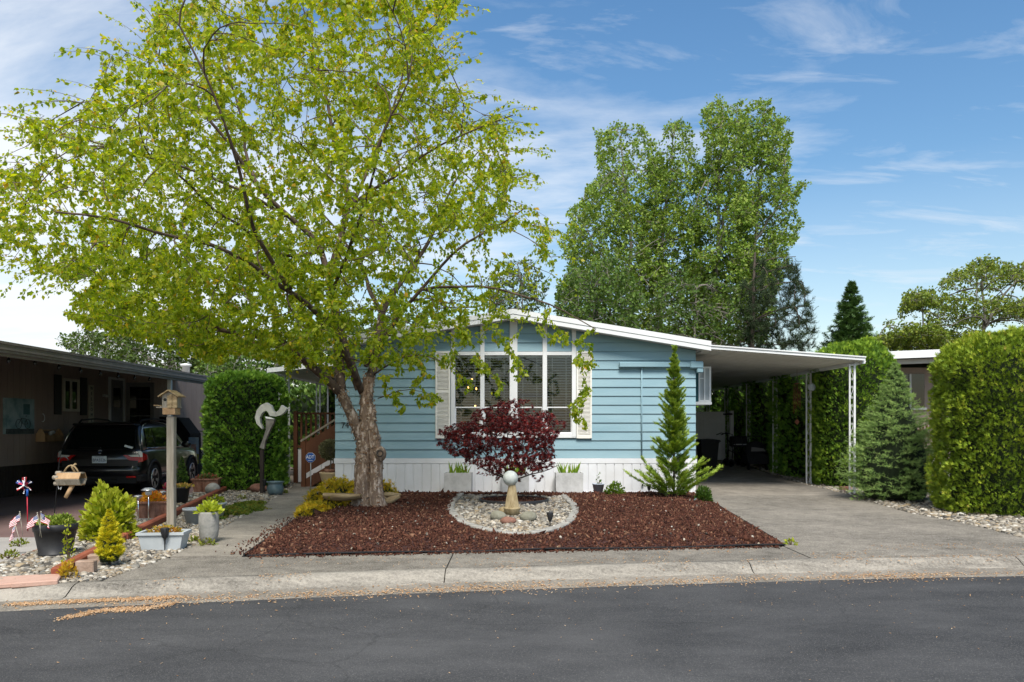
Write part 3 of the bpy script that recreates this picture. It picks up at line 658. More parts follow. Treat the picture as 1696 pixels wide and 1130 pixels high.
# roof with deep white fascia in two steps
roof = MB()
for s_ in (-1, 1):
    e = 3.90
    roof.prism([(PK, zr(PK)), (PK + s_ * e, zr(PK + e)), (PK + s_ * e, zr(PK + e) - .05), (PK, zr(PK) - .05)][::s_], YE + .02, 30.3, 'y')
roofo = roof.build('roof', MAT['roof_metal'], house)
fa = MB()
for s_ in (-1, 1):
    e = 3.915
    fa.prism([(PK, zr(PK) + .012), (PK + s_ * e, zr(PK + e) + .012), (PK + s_ * e, zr(PK + e) - .085), (PK, zr(PK) - .085)][::s_], YE - .015, YE + .018, 'y')
    fa.prism([(PK, zr(PK) - .087), (PK + s_ * e, zr(PK + e) - .087), (PK + s_ * e, zr(PK + e) - .175), (PK, zr(PK) - .175)][::s_], YE - .003, YE + .018, 'y')
fa.build('fascia', MAT['white'], roofo)
sf = MB()
for s_ in (-1, 1):
    e = 3.88; sf.prism([(PK, zr(PK) - .15), (PK + s_ * e, zr(PK + e) - .15), (PK + s_ * e, zr(PK + e) - .165), (PK, zr(PK) - .165)][::s_], YE + .02, YF + .03, 'y')
sf.build('soffit', MAT['soffit'], roofo)
v = MB(); v.lathe([(.09, 0), (.09, .16), (.15, .17), (.15, .2), (.02, .25)], (-.05, 17.6, zr(0) - .06), 14); v.build('roof_vent', MAT['black_metal'], roofo)
# the window: four tall sashes with blinds
win = MB(); win.b2(WX0 - .01, WX1 + .01, YF - .03, YF + .06, WZ0 - .02, HZ(717.5), .006)
wino = win.build('window', MAT['white'], house)
q = MB(); q.b2(WX0 - .01, WX1 + .01, YF - .03, YF + .06, HZ(589), HZ(583), .006); q.build('window_head', MAT['white'], wino)
for (a, b_) in trims:
    q = MB(); zt = zu((a + b_) / 2) + .005; q.b2(a, b_, YF - .036, YF + .05, WZ0, zt, .006); q.build('mullion', MAT['white'], wino)
gz0, gz1 = HZ(717.5), HZ(589)
for (a, b_) in zip(trims[:-1], trims[1:]):
    x0, x1 = a[1], b_[0]
    q = MB(); q.b2(x0, x1, YF + .02, YF + .05, HZ(676), HZ(674), .003); q.b2(x0, x0 + .018, YF + .015, YF + .05, gz0, HZ(676)); q.b2(x1 - .018, x1, YF + .015, YF + .05, gz0, HZ(676)); q.b2(x0 + .018, x1 - .018, YF + .015, YF + .05, gz0, gz0 + .02)
    q.build('sash_frame', MAT['white'], wino)
    q = MB(); q.add([(x0, YF + .035, gz0), (x1, YF + .035, gz0), (x1, YF + .035, gz1), (x0, YF + .035, gz1)], [[0, 1, 2, 3]]); q.build('pane', MAT['glass'], wino)
    q = MB(); zz = gz1 - .03
    q.b2(x0 + .01, x1 - .01, YF + .085, YF + .125, gz1 - .03, gz1)
    while zz > gz0 + .02:
        q.box(((x0 + x1) / 2, YF + .105, zz), (x1 - x0 - .02, .036, .003), Matrix.Rotation(R(22), 3, 'X')); zz -= .053
    for fx in (.22, .78):
        xx = x0 + (x1 - x0) * fx; q.b2(xx - .004, xx + .004, YF + .079, YF + .083, gz0, gz1)
    q.build('blind', MAT['blind'], wino)
# dim room behind with a lit chandelier
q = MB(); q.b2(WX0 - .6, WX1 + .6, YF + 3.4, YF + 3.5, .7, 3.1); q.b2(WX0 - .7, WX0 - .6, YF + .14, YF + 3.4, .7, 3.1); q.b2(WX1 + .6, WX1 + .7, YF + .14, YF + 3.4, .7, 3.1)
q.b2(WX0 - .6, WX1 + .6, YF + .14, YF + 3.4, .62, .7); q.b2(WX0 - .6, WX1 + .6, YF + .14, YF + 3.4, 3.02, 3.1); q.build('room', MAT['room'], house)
ch = thing('chandelier', 'small lit chandelier glimpsed behind the left window blinds', 'chandelier', (HX(783) * 1.05, YF + .9, 2.3))
q = MB(); q.tube([ORG[ch.name] + Vector((0, 0, .7)), ORG[ch.name] + Vector((0, 0, -.1))], .008, 6); q.lathe([(.16, 0), (.17, .01), (.16, .02)], ORG[ch.name] + Vector((0, 0, -.1)), 12); q.build('frame', MAT['bronze'], ch)
for dx, dz in ((-.02, .05), (.075, -.15), (.05, -.52), (-.10, -.13)):
    q = MB(); q.sphere(ORG[ch.name] + Vector((dx, -.1, dz)), .018, 10, (1, 1, 1.35)); q.build('bulb', MAT['bulb'], ch)
# louvred shutters
for a, b_ in ((SHL0, SHL1), (SHR0, SHR1)):
    z0, z1 = HZ(726.2), HZ(582); q = MB(); t_ = .035; zm = HZ(651)
    q.b2(a, a + t_, YF - .05, YF - .013, z0, z1, .004); q.b2(b_ - t_, b_, YF - .05, YF - .013, z0, z1, .004)
    for c_, h_ in ((z0, .06), (zm, .055), (z1 - .045, .045)): q.b2(a + t_, b_ - t_, YF - .048, YF - .013, c_, c_ + h_)
    so_ = q.build('shutter', MAT['shutter'], house)
    q = MB(); zz = z0 + .07
    while zz < z1 - .055:
        if not (zm - .012 < zz < zm + .065): q.box(((a + b_) / 2, YF - .030, zz), (b_ - a - 2 * t_, .032, .007), Matrix.Rotation(R(38), 3, 'X'))
        zz += .026
    q.b2(a + t_, b_ - t_, YF - .0135, YF - .0125, z0, z1); q.build('louvres', MAT['shutter'], so_)
# conduit box and pipe, corner elbow
q = MB(); q.b2(HX(1025), HX(1146), YF - .10, YF - .015, HZ(609), HZ(600.5), .012); q.build('duct_cover', MAT['siding'], house)
q = MB(); q.b2(HX(1141), HX(1163), YF - .12, YF + .05, HZ(611), HZ(599), .02); q.b2(HX(1152.5), HX(1163), YF - .11, YF + .06, HZ(618), HZ(611), .015); q.build('duct_elbow', MAT['siding'], house)
q = MB(); q.tube([(HX(1062.5), YF - .03, HZ(609)), (HX(1062.5), YF - .03, HZ(760))], .014, 8); q.build('conduit', MAT['siding'], house)
q = MB(); q.tube([(HX(1063.5), YF - .045, .17), (HX(1063.5), YF - .08, .17)], .02, 8); q.build('outlet', MAT['black_metal'], house)
text_mesh('house_number', '74', .17, MAT['ink_black'], house, Matrix.Translation((HX(572), -.022, HZ(705))) @ STAND, .004, sx=.95)
# projecting side window by the carport
sw = MB(); a, b_ = HX(1159.5) + .10, HX(1181) + .10; z0, z1 = HZ(664), HZ(604); Yw = YF + .55
sw.b2(a, a + .035, Yw, Yw + .04, z0, z1); sw.b2(b_ - .04, b_, Yw, Yw + .04, z0, z1); sw.b2(a + .035, b_ - .04, Yw, Yw + .04, z0, z0 + .035); sw.b2(a + .035, b_ - .04, Yw, Yw + .04, z1 - .035, z1)
sw.b2((a + b_) / 2 - .02, (a + b_) / 2 + .01, Yw - .004, Yw + .04, z0, z1); sw.b2(a, (a + b_) / 2, Yw - .002, Yw + .04, HZ(625), HZ(623)); sw.b2(a - .12, b_ + .01, Yw - .02, Yw + .9, z0 - .06, z0 - .003); sw.b2(b_ - .04, b_, Yw + .04, Yw + .9, z0, z1)
swo = sw.build('side_window', MAT['white'], house)
q = MB(); q.b2(a + .03, b_ - .035, Yw + .02, Yw + .03, z0 + .03, z1 - .03); q.build('screen', MAT['pot_grey'], swo)
q = MB(); q.b2(XR + .002, a, Yw + .02, Yw + .06, z0, z1); q.build('side_panel', mat('teal_dark', (.02, .09, .10)), swo)

# ------------------------------------------------------------------ carport on the right
car_p = thing('carport', 'white flat metal carport on scrollwork posts beside the blue house', 'carport', (5.2, 15.7, 0))
Yc0, Yc1 = 15.55, 31.0; CXR = 6.98
q = MB(); q.prism([(3.80, 2.90), (CXR, 2.66), (CXR, 2.70), (3.80, 2.94)], Yc0 + .06, Yc1, 'y'); ro = q.build('roof', MAT['roof_metal'], car_p)
x = 3.86; k = 0
while x < CXR - .05:                      # roof pans: folded ribs on the underside
    zb = 2.90 - (x - 3.80) * .0755
    q = MB(); q.prism([(x, zb - .004), (x + .19, zb - .004 - .19 * .0755), (x + .19, zb - .020 - .19 * .0755), (x, zb - .020)], Yc0 + .08, Yc1 - .05, 'y'); q.build('roof_pan', MAT['soffit'], ro); x += .20
q = MB(); q.prism([(3.80, 2.965), (CXR + .02, 2.725), (CXR + .02, 2.655), (3.80, 2.895)], Yc0, Yc0 + .05, 'y'); q.prism([(3.80, 2.975), (CXR + .03, 2.735), (CXR + .03, 2.712), (3.80, 2.952)], Yc0 - .02, Yc0 - .002, 'y'); q.build('front_gutter', MAT['white'], ro)
q = MB(); q.b2(CXR - .01, CXR + .05, Yc0 + .06, Yc1, 2.60, 2.735); q.b2(CXR - .10, CXR - .02, Yc0 + .2, Yc1, 2.585, 2.645); q.build('side_beam', MAT['white'], ro)
def scroll_post(parent, X, Y, ztop, w=.098, zb=0.0):
    q = MB()
    for s_ in (-1, 1): q.b2(X + s_ * w / 2 - .014 - .006 * (s_ > 0), X + s_ * w / 2 + .014 + .006 * (s_ > 0), Y - .019, Y + .019, zb, ztop, .004)
    q.b2(X - w / 2 - .04, X + w / 2 + .04, Y - .04, Y + .04, zb, zb + .012); q.b2(X - w / 2 - .03, X + w / 2 + .03, Y - .03, Y + .03, ztop - .015, ztop)
    po = q.build('post', MAT['white'], parent)
    q = MB(); n = 7
    for i in range(n):                    # S-scrolls between the two uprights
        zc_ = (i + .5) * ztop / n; h_ = ztop / n * .86; s_ = 1 if i % 2 else -1
        pts = []
        for j in range(17):
            t_ = j / 16 * 2 - 1; pts.append((X + s_ * (w / 2 - .026) * math.sin(t_ * PI * .95), Y, zc_ + t_ * h_ / 2 * (1 - .25 * abs(t_) ** 3)))
        q.tube(pts, .0045, 5)
        for e in (-1, 1): q.tube([(X + e * s_ * .018 * math.cos(a_ * PI / 4), Y, zc_ + e * h_ * .33 + .02 * math.sin(a_ * PI / 4)) for a_ in range(8)], .004, 4)
    q.build('scrollwork', MAT['white'], po)
for i in range(6): scroll_post(car_p, 6.81, 15.72 + i * 2.305, 2.585, zb=cfz(15.72 + i * 2.305) - .02)
# ------------------------------------------------------------------ white awning over the porch, left side
aw = thing('porch_awning', 'white metal porch awning left of the blue house behind the birch', 'awning', (-4.6, 18.4, 0))
q = MB(); q.prism([(-3.62, 2.80), (-5.55, 2.60), (-5.55, 2.66), (-3.62, 2.86)][::-1], 18.0, 27, 'y'); ro = q.build('roof', MAT['roof_metal'], aw)
q = MB(); q.prism([(-3.62, 2.89), (-5.6, 2.68), (-5.6, 2.58), (-3.62, 2.79)][::-1], 17.93, 17.99, 'y'); q.b2(-5.62, -5.56, 18.0, 27, 2.57, 2.69); q.build('gutter', MAT['white'], ro)
scroll_post(aw, -5.28, 18.42, 2.59); scroll_post(aw, -5.28, 21.4, 2.59)
q = MB(); q.b2(-5.42, -5.38, 23.0, 23.04, 0, 2.6); q.build('post', MAT['white'], aw)
q = MB(); q.tube([(-5.42, 18.35, 2.55), (-5.42, 18.35, .10), (-5.43, 18.2, .06), (-5.75, 16.9, .045)], .042, 8); q.build('downspout', MAT['white'], aw)
# deck, railing and steps in red-brown wood
dk = thing('porch_deck', 'red-brown wooden porch deck with baluster railing by the awning post', 'deck', (-4.6, 19, 0))
for i in range(9):
    q = MB(); q.b2(-5.20 + .002, -3.60, 18.85 + i * .14, 18.985 + i * .14, .70, .735); q.build('deck_board', MAT['deck_red'], dk)
q = MB(); q.b2(-5.20, -3.60, 18.80, 18.84, .60, .735); q.build('rim_board', MAT['deck_red'], dk)
for x_ in (-5.22, -3.80): q = MB(); q.b2(x_, x_ + .09, 18.74, 18.83, 0, 1.72); q.build('corner_post', MAT['deck_red'], dk)
q = MB(); q.b2(-5.13, -3.60, 18.75, 18.84, 1.64, 1.685); q.build('top_rail', MAT['deck_red'], dk)
q = MB(); q.b2(-5.13, -3.60, 18.765, 18.805, .84, .90); q.build('bottom_rail', MAT['deck_red'], dk)
x = -5.06
while x < -3.65:
    q = MB(); q.b2(x, x + .042, 18.765, 18.803, .90, 1.64); q.build('baluster', MAT['deck_red'], dk); x += .115
for i in range(3):
    q = MB(); q.b2(-5.12 + i * .28, -5.12 + i * .28 + .272, 18.79, 18.797, .02, .83); q.build('skirting_panel', MAT['skirt'], dk)
sp_ = thing('porch_steps', 'red-brown wooden steps with sloping handrail up to the porch', 'steps', (-4.3, 17.9, 0))
for i in range(4):
    x0 = -4.72 + i * .26; q = MB(); q.b2(x0, x0 + .30, 17.60, 18.65, .155 * i + .10, .155 * i + .145); q.build('tread', MAT['deck_red'], sp_)
    q = MB(); q.b2(x0 + .02, x0 + .045, 17.62, 18.63, .155 * i, .155 * i + .10); q.build('riser', MAT['deck_red'], sp_)
for Y in (17.57, 18.66):
    q = MB(); q.prism([(-4.72, .0), (-4.50, .0), (-3.55, .56), (-3.55, .80), (-4.72, .12)], Y - .02, Y + .02, 'y'); q.build('stringer', MAT['deck_red'], sp_)
q = MB(); q.b2(-4.70, -4.61, 17.50, 17.59, 0, 1.02); q.build('newel_post', MAT['deck_red'], sp_)
q = MB(); q.bar((-4.72, 17.545, 1.02), (-3.50, 17.545, 1.78), .095, .04); q.build('handrail', MAT['wood_grey'], sp_)
q = MB(); q.prism([(-4.61, .99), (-3.5, 1.68), (-3.5, .95), (-4.61, .30)], 17.53, 17.55, 'y'); q.build('side_panel', MAT['deck_red'], sp_)
# ================================================================== plants
def fr(a, b): return np.array(a, float), np.array(b)
LEAF = fr([(0, 0, 0), (.34, .31, .05), (.74, .20, .02), (1, 0, -.06), (.74, -.20, .02), (.34, -.31, .05)], [(0, 1, 2), (0, 2, 3), (0, 3, 4), (0, 4, 5)])
KITE = fr([(0, 0, 0), (.40, .35, .06), (1, 0, -.05), (.40, -.35, .06)], [(0, 1, 2), (0, 2, 3)])
DIA = fr([(0, 0, 0), (.5, .34, .06), (1, 0, 0), (.5, -.34, .06)], [(0, 1, 2), (0, 2, 3)])
def _spray():
    v = []; f = []
    def tri(a, b, c): i = len(v); v.extend([a, b, c]); f.append((i, i + 1, i + 2))
    tri((0, -.04, 0), (0, .04, 0), (1, 0, -.05))
    for i, u in enumerate((.18, .42, .66)):
        l = .46 - .12 * i
        for s_ in (-1, 1): tri((u - .09, 0, 0), (u + .09, 0, 0), (u + l * .75, s_ * l * .72, .05 - .1 * (i % 2)))
    return fr(v, f)
SPRAY = _spray()
def _spray2():
    v = []; f = []
    def tri(a, b, c): i = len(v); v.extend([a, b, c]); f.append((i, i + 1, i + 2))
    tri((0, -.10, 0), (0, .10, 0), (1, 0, 0))
    for s_ in (-1, 1): tri((.05, 0, 0), (.40, 0, 0), (.62, s_ * .46, .10)); tri((.4, 0, 0), (.62, 0, 0), (.9, s_ * .28, -.04))
    return fr(v, f)
SCALE = _spray2()
def _star():
    v = []; f = []
    for a, l in ((-95, .55), (-48, .85), (0, 1), (48, .85), (95, .55)):
        c, s_ = math.cos(R(a)), math.sin(R(a)); i = len(v); w_ = .10
        v += [(-s_ * w_ * 1.7, c * w_ * 1.7, .02), (c * l, s_ * l, -.10), (s_ * w_ * 1.7, -c * w_ * 1.7, .02)]; f += [(i, i + 1, i + 2)]
    return fr(v, f)
STAR = _star()
def _tuft(n=8, spread=.8):
    v = []; f = []
    for k in range(n):
        a = 2 * PI * k / n + .3 * (k % 2); t = .15 + .55 * (k % 3) / 2; i = len(v); c, s_ = math.cos(a), math.sin(a); l = .42
        d = (t + l * .75, c * l * spread, s_ * l * spread)
        v += [(t, -s_ * .035, c * .035), (t, s_ * .035, -c * .035), d]; f.append((i, i + 1, i + 2))
    i = len(v); v += [(0, -.03, 0), (0, .03, 0), (1.05, 0, 0)]; f.append((i, i + 1, i + 2))
    return fr(v, f)
TUFT = _tuft()
BLADE = fr([(0, -.05, 0), (0, .05, 0), (.5, .06, .02), (.5, -.06, .02), (1, 0, -.06)], [(0, 1, 2), (0, 2, 3), (3, 2, 4)])
def leaves(name, B, A, Nn, S, m, parent, tmpl=LEAF, rnd=None, smooth=False):
    B = np.asarray(B, float); A = unit(A); side = unit(np.cross(Nn, A)); Nn = np.cross(A, side); S = np.broadcast_to(np.asarray(S, float), (len(B),))
    tv, tf = tmpl; k = len(tv)
    V = B[:, None] + S[:, None, None] * (tv[None, :, 0:1] * A[:, None] + tv[None, :, 1:2] * side[:, None] + tv[None, :, 2:3] * Nn[:, None])
    T = (tf[None] + (np.arange(len(B)) * k)[:, None, None]).reshape(-1, 3)
    rnd = rng.uniform(0, 1, len(B)) if rnd is None else np.clip(rnd, 0, 1)
    return mesh_tris(name, V.reshape(-1, 3), T, m, parent, smooth, np.repeat(rnd, k))
def rv(n): return unit(rng.normal(size=(n, 3)))

class Skel:
    """branching skeleton: hand-laid limbs first, then ever finer branches grown to points of the crown"""
    def __init__(s): s.p = []; s.r = []; s.t = []; s.paths = []; s.ends = []
    def path(s, pts, r0, r1, lvl):
        pts = np.asarray(pts, float); n = len(pts)
        rr = r0 + (r1 - r0) * (np.linspace(0, 1, n) ** .8); s.paths.append((pts, rr, lvl))
        tg = np.gradient(pts, axis=0) if n > 1 else np.zeros((n, 3))
        s.p.extend(pts); s.r.extend(rr); s.t.extend(unit(tg))
    def limb(s, pts, r0, r1, lvl=0, step=.22, wob=.04):
        pts = [Vector(p) for p in pts]; out_ = []
        P_ = np.array([tuple(p) for p in pts]); d = np.concatenate([[0], np.cumsum(np.linalg.norm(np.diff(P_, axis=0), axis=1))])
        n = max(3, int(d[-1] / step)); u = np.linspace(0, d[-1], n)
        # smooth interpolation through the points
        Q = np.stack([np.interp(u, d, P_[:, k]) for k in range(3)], -1)
        for _ in range(2): Q[1:-1] = (Q[:-2] + 2 * Q[1:-1] + Q[2:]) / 4
        sh = rng.uniform(0, 99); w_ = np.stack([vnoise(np.stack([u * 1.6 + sh, u * 0 + k * 7, u * 0], -1)) for k in range(3)], -1)
        fade = np.minimum(1, np.linspace(0, 4, n))[:, None]
        s.path(Q + w_ * wob * fade, r0, r1, lvl)
    def grow(s, targets, frac, rmin, lvl, seg=5, droop=.0, batch=60, maxlen=9.0, curve=.35, wob=.05):
        i = 0; T_ = np.asarray(targets, float)
        while i < len(T_):
            kd = kdtree.KDTree(len(s.p))
            for k, q in enumerate(s.p): kd.insert(q, k)
            kd.balance()
            for t in T_[i:i + batch]:
                co, k, d = kd.find(t)
                if d > maxlen or d < .05: continue
                p0 = np.array(s.p[k]); tg = np.array(s.t[k]); dv_ = t - p0
                # attach a little below the nearest point so that branches fork forwards
                c1 = p0 + (tg * .6 + dv_ / d * .6) * d * curve; 
                u = np.linspace(0, 1, seg + 1)[:, None]
                Q = (1 - u) ** 2 * p0 + 2 * u * (1 - u) * c1 + u ** 2 * t
                Q[:, 2] -= (u[:, 0] ** 2) * droop * d
                Q[1:] += rng.normal(0, wob * d / seg, (seg, 3))
                r0 = min(s.r[k] * frac, .012 * d + rmin * 1.6)
                s.path(Q, max(r0, rmin), rmin * .55, lvl)
                s.ends.append(len(s.paths) - 1)
            i += batch
    def mesh(s, name, m, parent, sides=(9, 7, 5, 4, 3)):
        Vs = []; Ts = []; b = 0
        for pts, rr, lvl in s.paths:
            n = sides[min(lvl, len(sides) - 1)]; k = len(pts)
            tg = unit(np.gradient(pts, axis=0)); ref = np.where(np.abs(tg[:, 2:3]) < .9, [[0, 0, 1.]], [[1., 0, 0]])
            ref = np.repeat(ref[:1], k, 0); u = unit(np.cross(tg, ref)); v = np.cross(tg, u); a = np.arange(n) * 2 * PI / n
            ring = pts[:, None] + rr[:, None, None] * (np.cos(a)[None, :, None] * u[:, None] + np.sin(a)[None, :, None] * v[:, None])
            Vs.append(ring.reshape(-1, 3)); i, j = np.meshgrid(np.arange(k - 1), np.arange(n), indexing='ij'); j2 = (j + 1) % n
            Ts.append(np.stack([b + i * n + j, b + i * n + j2, b + (i + 1) * n + j2, b + (i + 1) * n + j], -1).reshape(-1, 4)); b += k * n
        return mesh_tris(name, np.concatenate(Vs), np.concatenate(Ts), m, parent, True)
def twig_leaves(sk, lvls, per_m, nmin):
    B = []; D = []
    for pts, rr, lvl in sk.paths:
        if lvl not in lvls: continue
        ln = np.linalg.norm(np.diff(pts, axis=0), axis=1).sum(); n = max(nmin, int(ln * per_m))
        u = rng.uniform(.18, 1.04, n) ** .8 * (len(pts) - 1); i = np.clip(u.astype(int), 0, len(pts) - 2); f = (u - i)[:, None]
        B.append(pts[i] * (1 - f) + pts[i + 1] * f); D.append(unit(pts[i + 1] - pts[i]))
    return np.concatenate(B), np.concatenate(D)
def sample_crown(poly, cen, rad, n, shell=.0, wfn=None):
    out_ = np.zeros((0, 3)); cen = np.array(cen); rad = np.array(rad)
    while len(out_) < n:
        q = rv(n * 2) * (rng.uniform(shell ** 3, 1, (n * 2, 1)) ** (1 / 3)); q = q * rad + cen
        q = q[q[:, 1] > 3]
        if poly is not None: x, y = proj(q); q = q[inpoly(x, y, poly)]
        if wfn is not None: q = q[rng.uniform(size=len(q)) < wfn(q)]
        out_ = np.concatenate([out_, q])
    return out_[:n]

# ------------------------------------------------------------------ the river birch
birch = thing('river_birch', 'tall multi-stemmed birch with peeling tan bark and yellow-green leaves', 'tree', tuple(G(612, 845)))
sk = Skel()
def PL(*a): return [P(*q) for q in a]
TY = 12.6
# trunk: two fused stems with a cut stub, then the forks
sk.limb(PL((601, 852, TY), (601, 800, TY), (600, 760, TY), (604, 720, TY), (606, 690, TY), (607, 655, TY), (612, 625, TY)), .132, .092, 0, .05, .012)
sk.limb(PL((623, 850, TY - .02), (622, 800, TY - .05), (624, 765, TY - .05), (621, 735, TY), (614, 700, TY), (612, 670, TY)), .108, .08, 0, .05, .012)
sk.limb(PL((598, 726, TY - .02), (583, 690, TY - .1), (570, 662, TY - .2), (563, 645, TY - .25)), .088, .07, 0, .06, .01)
sk.limb(PL((567, 655, TY - .2), (545, 628, TY - .4), (515, 603, TY - .7), (472, 571, TY - 1.1), (420, 552, TY - 1.6), (340, 545, TY - 2.0), (270, 540, TY - 2.4)), .075, .02, 1)
sk.limb(PL((548, 630, TY - .4), (530, 612, TY - .2), (500, 590, TY + .4), (440, 566, TY + 1.0), (380, 560, TY + 1.5)), .05, .014, 1)
sk.limb(PL((564, 646, TY - .2), (563, 610, TY), (559, 560, TY + .1), (556, 520, TY + .2), (545, 460, TY + .3), (532, 410, TY + .3), (517, 385, TY + .3), (451, 345, TY), (413, 285, TY - .4), (368, 226, TY - .7), (325, 181, TY - .9), (270, 100, TY - 1.0)), .085, .012, 1)
sk.limb(PL((424, 303, TY - .3), (411, 270, TY - .1), (407, 204, TY + .1), (371, 113, TY + .3), (350, 40, TY + .3)), .03, .009, 1)
sk.limb(PL((451, 345, TY), (408, 318, TY - .6), (283, 266, TY - 1.3), (180, 240, TY - 1.8)), .03, .009, 1)
sk.limb(PL((534, 415, TY + .3), (478, 430, TY - .4), (385, 370, TY - 1.3), (316, 304, TY - 2.2), (250, 262, TY - 2.8)), .04, .010, 1)
sk.limb(PL((595, 645, TY), (582, 605, TY), (568, 565, TY - .1), (557, 530, TY - .3), (550, 470, TY - .5), (550, 429, TY - .5), (568, 375, TY - .5), (583, 342, TY - .5), (570, 290, TY - .4), (556, 222, TY - .3), (544, 168, TY - .2), (520, 93, TY), (500, 5, TY + .1)), .075, .010, 1)
sk.limb(PL((583, 342, TY - .5), (622, 256, TY - .2), (656, 174, TY), (680, 90, TY + .1), (700, 20, TY + .1)), .032, .008, 1)
sk.limb(PL((581, 340, TY - .5), (650, 289, TY - .9), (725, 238, TY - 1.3), (800, 205, TY - 1.6), (845, 190, TY - 1.7)), .028, .008, 1)
sk.limb(PL((612, 630, TY), (622, 600, TY + .2), (630, 560, TY + .5), (633, 510, TY + .8), (652, 488, TY + 1), (680, 450, TY + 1.2), (703, 420, TY + 1.3), (724, 378, TY + 1.4), (750, 310, TY + 1.5), (790, 250, TY + 1.5)), .08, .010, 1)
sk.limb(PL((606, 605, TY), (620, 580, TY - .3), (650, 535, TY - .6), (689, 492, TY - .9), (755, 411, TY - 1.2), (806, 381, TY - 1.4), (868, 345, TY - 1.5)), .045, .009, 1)
sk.limb(PL((700, 480, TY - .95), (731, 471, TY - 1.2), (770, 470, TY - 1.4), (821, 483, TY - 1.5), (893, 498, TY - 1.5), (950, 515, TY - 1.5), (985, 545, TY - 1.5)), .024, .007, 1)
sk.limb(PL((600, 650, TY), (560, 560, TY - 1.2), (480, 480, TY - 2.4), (360, 410, TY - 3.6), (220, 370, TY - 4.5), (90, 350, TY - 4.9)), .06, .010, 1)
sk.limb(PL((632, 520, TY + .8), (600, 450, TY + 1.8), (560, 380, TY + 2.8), (500, 320, TY + 3.4)), .045, .010, 1)
sk.limb(PL((480, 480, TY - 2.4), (430, 400, TY - 3.6), (400, 280, TY - 4.3), (360, 150, TY - 4.7), (300, 40, TY - 4.9)), .034, .009, 1)
sk.limb(PL((552, 480, TY - .4), (580, 420, TY - 1.9), (610, 330, TY - 3.0), (640, 220, TY - 3.6), (680, 130, TY - 3.8)), .034, .009, 1)
sk.limb(PL((620, 620, TY), (660, 590, TY - .4), (690, 585, TY - .7), (730, 600, TY - .9)), .016, .006, 1)
sk.limb(PL((626, 660, TY), (650, 648, TY - .4), (690, 640, TY - .6), (725, 655, TY - .7)), .010, .004, 2)
CROWN = [(-60, 300), (5, 320), (40, 180), (110, 200), (172, 95), (215, 65), (245, -10), (270, -90), (560, -110), (760, -60), (735, 60), (728, 115), (765, 165), (820, 180), (838, 235), (860, 260), (850, 320), (893, 360), (905, 420), (960, 470), (1000, 530), (985, 585), (930, 590), (905, 640), (860, 620), (800, 590), (770, 610), (740, 560), (720, 600), (735, 650), (700, 668), (640, 640), (610, 600), (590, 640), (540, 620), (480, 605), (420, 590), (330, 605), (260, 570), (150, 545), (105, 520), (150, 470), (90, 440), (30, 440), (-60, 430)]
def jag(poly, amp, step=28, seed=1):
    r_ = np.random.default_rng(seed); out_ = []
    for i in range(len(poly)):
        a = np.array(poly[i], float); b_ = np.array(poly[(i + 1) % len(poly)], float); e = b_ - a; L_ = np.hypot(*e); n_ = np.array([e[1], -e[0]]) / max(L_, 1e-6); k = max(1, int(L_ / step))
        for j in range(k): out_.append(tuple(a + e * j / k + n_ * r_.uniform(-amp, amp * .7)))
    return out_
CROWN = jag(CROWN, 30, 26)
CEN = (-3.6, 11.5, 5.4); RAD = (5.0, 4.6, 3.6)
def bdens(q):                      # a hollow under the crown, thinner to the far right
    x, y = proj(q); w_ = np.ones(len(q)); w_[(x > 780) & (y > 430)] = .5
    w_[(x > 690) & (x < 900) & (y > 380) & (y < 470)] = .25
    w_ *= np.clip(.62 + .8 * vnoise(q * 1.25, 3), .10, 1)
    return w_
sk.grow(sample_crown(CROWN, CEN, RAD, 110, .45), .62, .010, 2, 7, .03, 30, curve=.5)
sk.grow(sample_crown(CROWN, CEN, RAD, 760, .3, bdens), .6, .006, 3, 5, .06, 80, 2.6, .45)
sk.grow(sample_crown(CROWN, CEN, RAD, 5600, .3, bdens), .6, .003, 4, 3, .12, 400, 1.5, .4)
LOWL = [(60, 430), (200, 400), (420, 420), (560, 440), (570, 600), (520, 615), (470, 600), (400, 585), (330, 600), (260, 570), (150, 545), (105, 515), (150, 470)]
sk.grow(sample_crown(LOWL, P(340, 500, 11.5), (3.0, 2.8, 1.3), 1100, .1, lambda q: np.clip(.6 + .8 * vnoise(q * 1.3, 3), .1, 1)), .6, .003, 4, 4, .12, 300, 1.5, .4)
# strands hanging in front of the gable window and to the right of the trunk
hang = [(x, y, Y) for x, y, Y in [(760, 560, 11.2), (790, 600, 11), (830, 560, 11), (850, 590, 11), (905, 560, 11.1), (880, 540, 11), (800, 620, 11), (770, 640, 11.2), (955, 600, 11), (965, 640, 11), (945, 560, 11), (975, 560, 11.1), (950, 680, 11), (985, 600, 11.2), (745, 600, 11.3), (862, 620, 11), (820, 640, 11.0), (960, 700, 11.1), (690, 640, 11.7), (710, 620, 11.7), (670, 610, 11.8), (650, 650, 12), (660, 680, 12), (700, 668, 11.8), (725, 660, 11.7), (735, 600, 11.5), (640, 600, 12), (680, 590, 11.8)]]
hp = np.array([tuple(P(x + random.uniform(-14, 14), y + random.uniform(-14, 10), Y + random.uniform(-.4, .4))) for x, y, Y in hang for _ in range(5)])
hp = hp[np.argsort(-hp[:, 2])]
sk.grow(hp, .6, .003, 4, 5, .05, 6, 1.6, .35)
allp = sk.paths; sk.paths = [q_ for q_ in allp if q_[2] > 0]; sk.mesh('branches', MAT['bark_limb'], birch, (22, 9, 6, 4, 3)); sk.paths = [q_ for q_ in allp if q_[2] == 0]
trunk = sk.mesh('trunk', MAT['bark'], birch, (24, 9)); sk.paths = allp
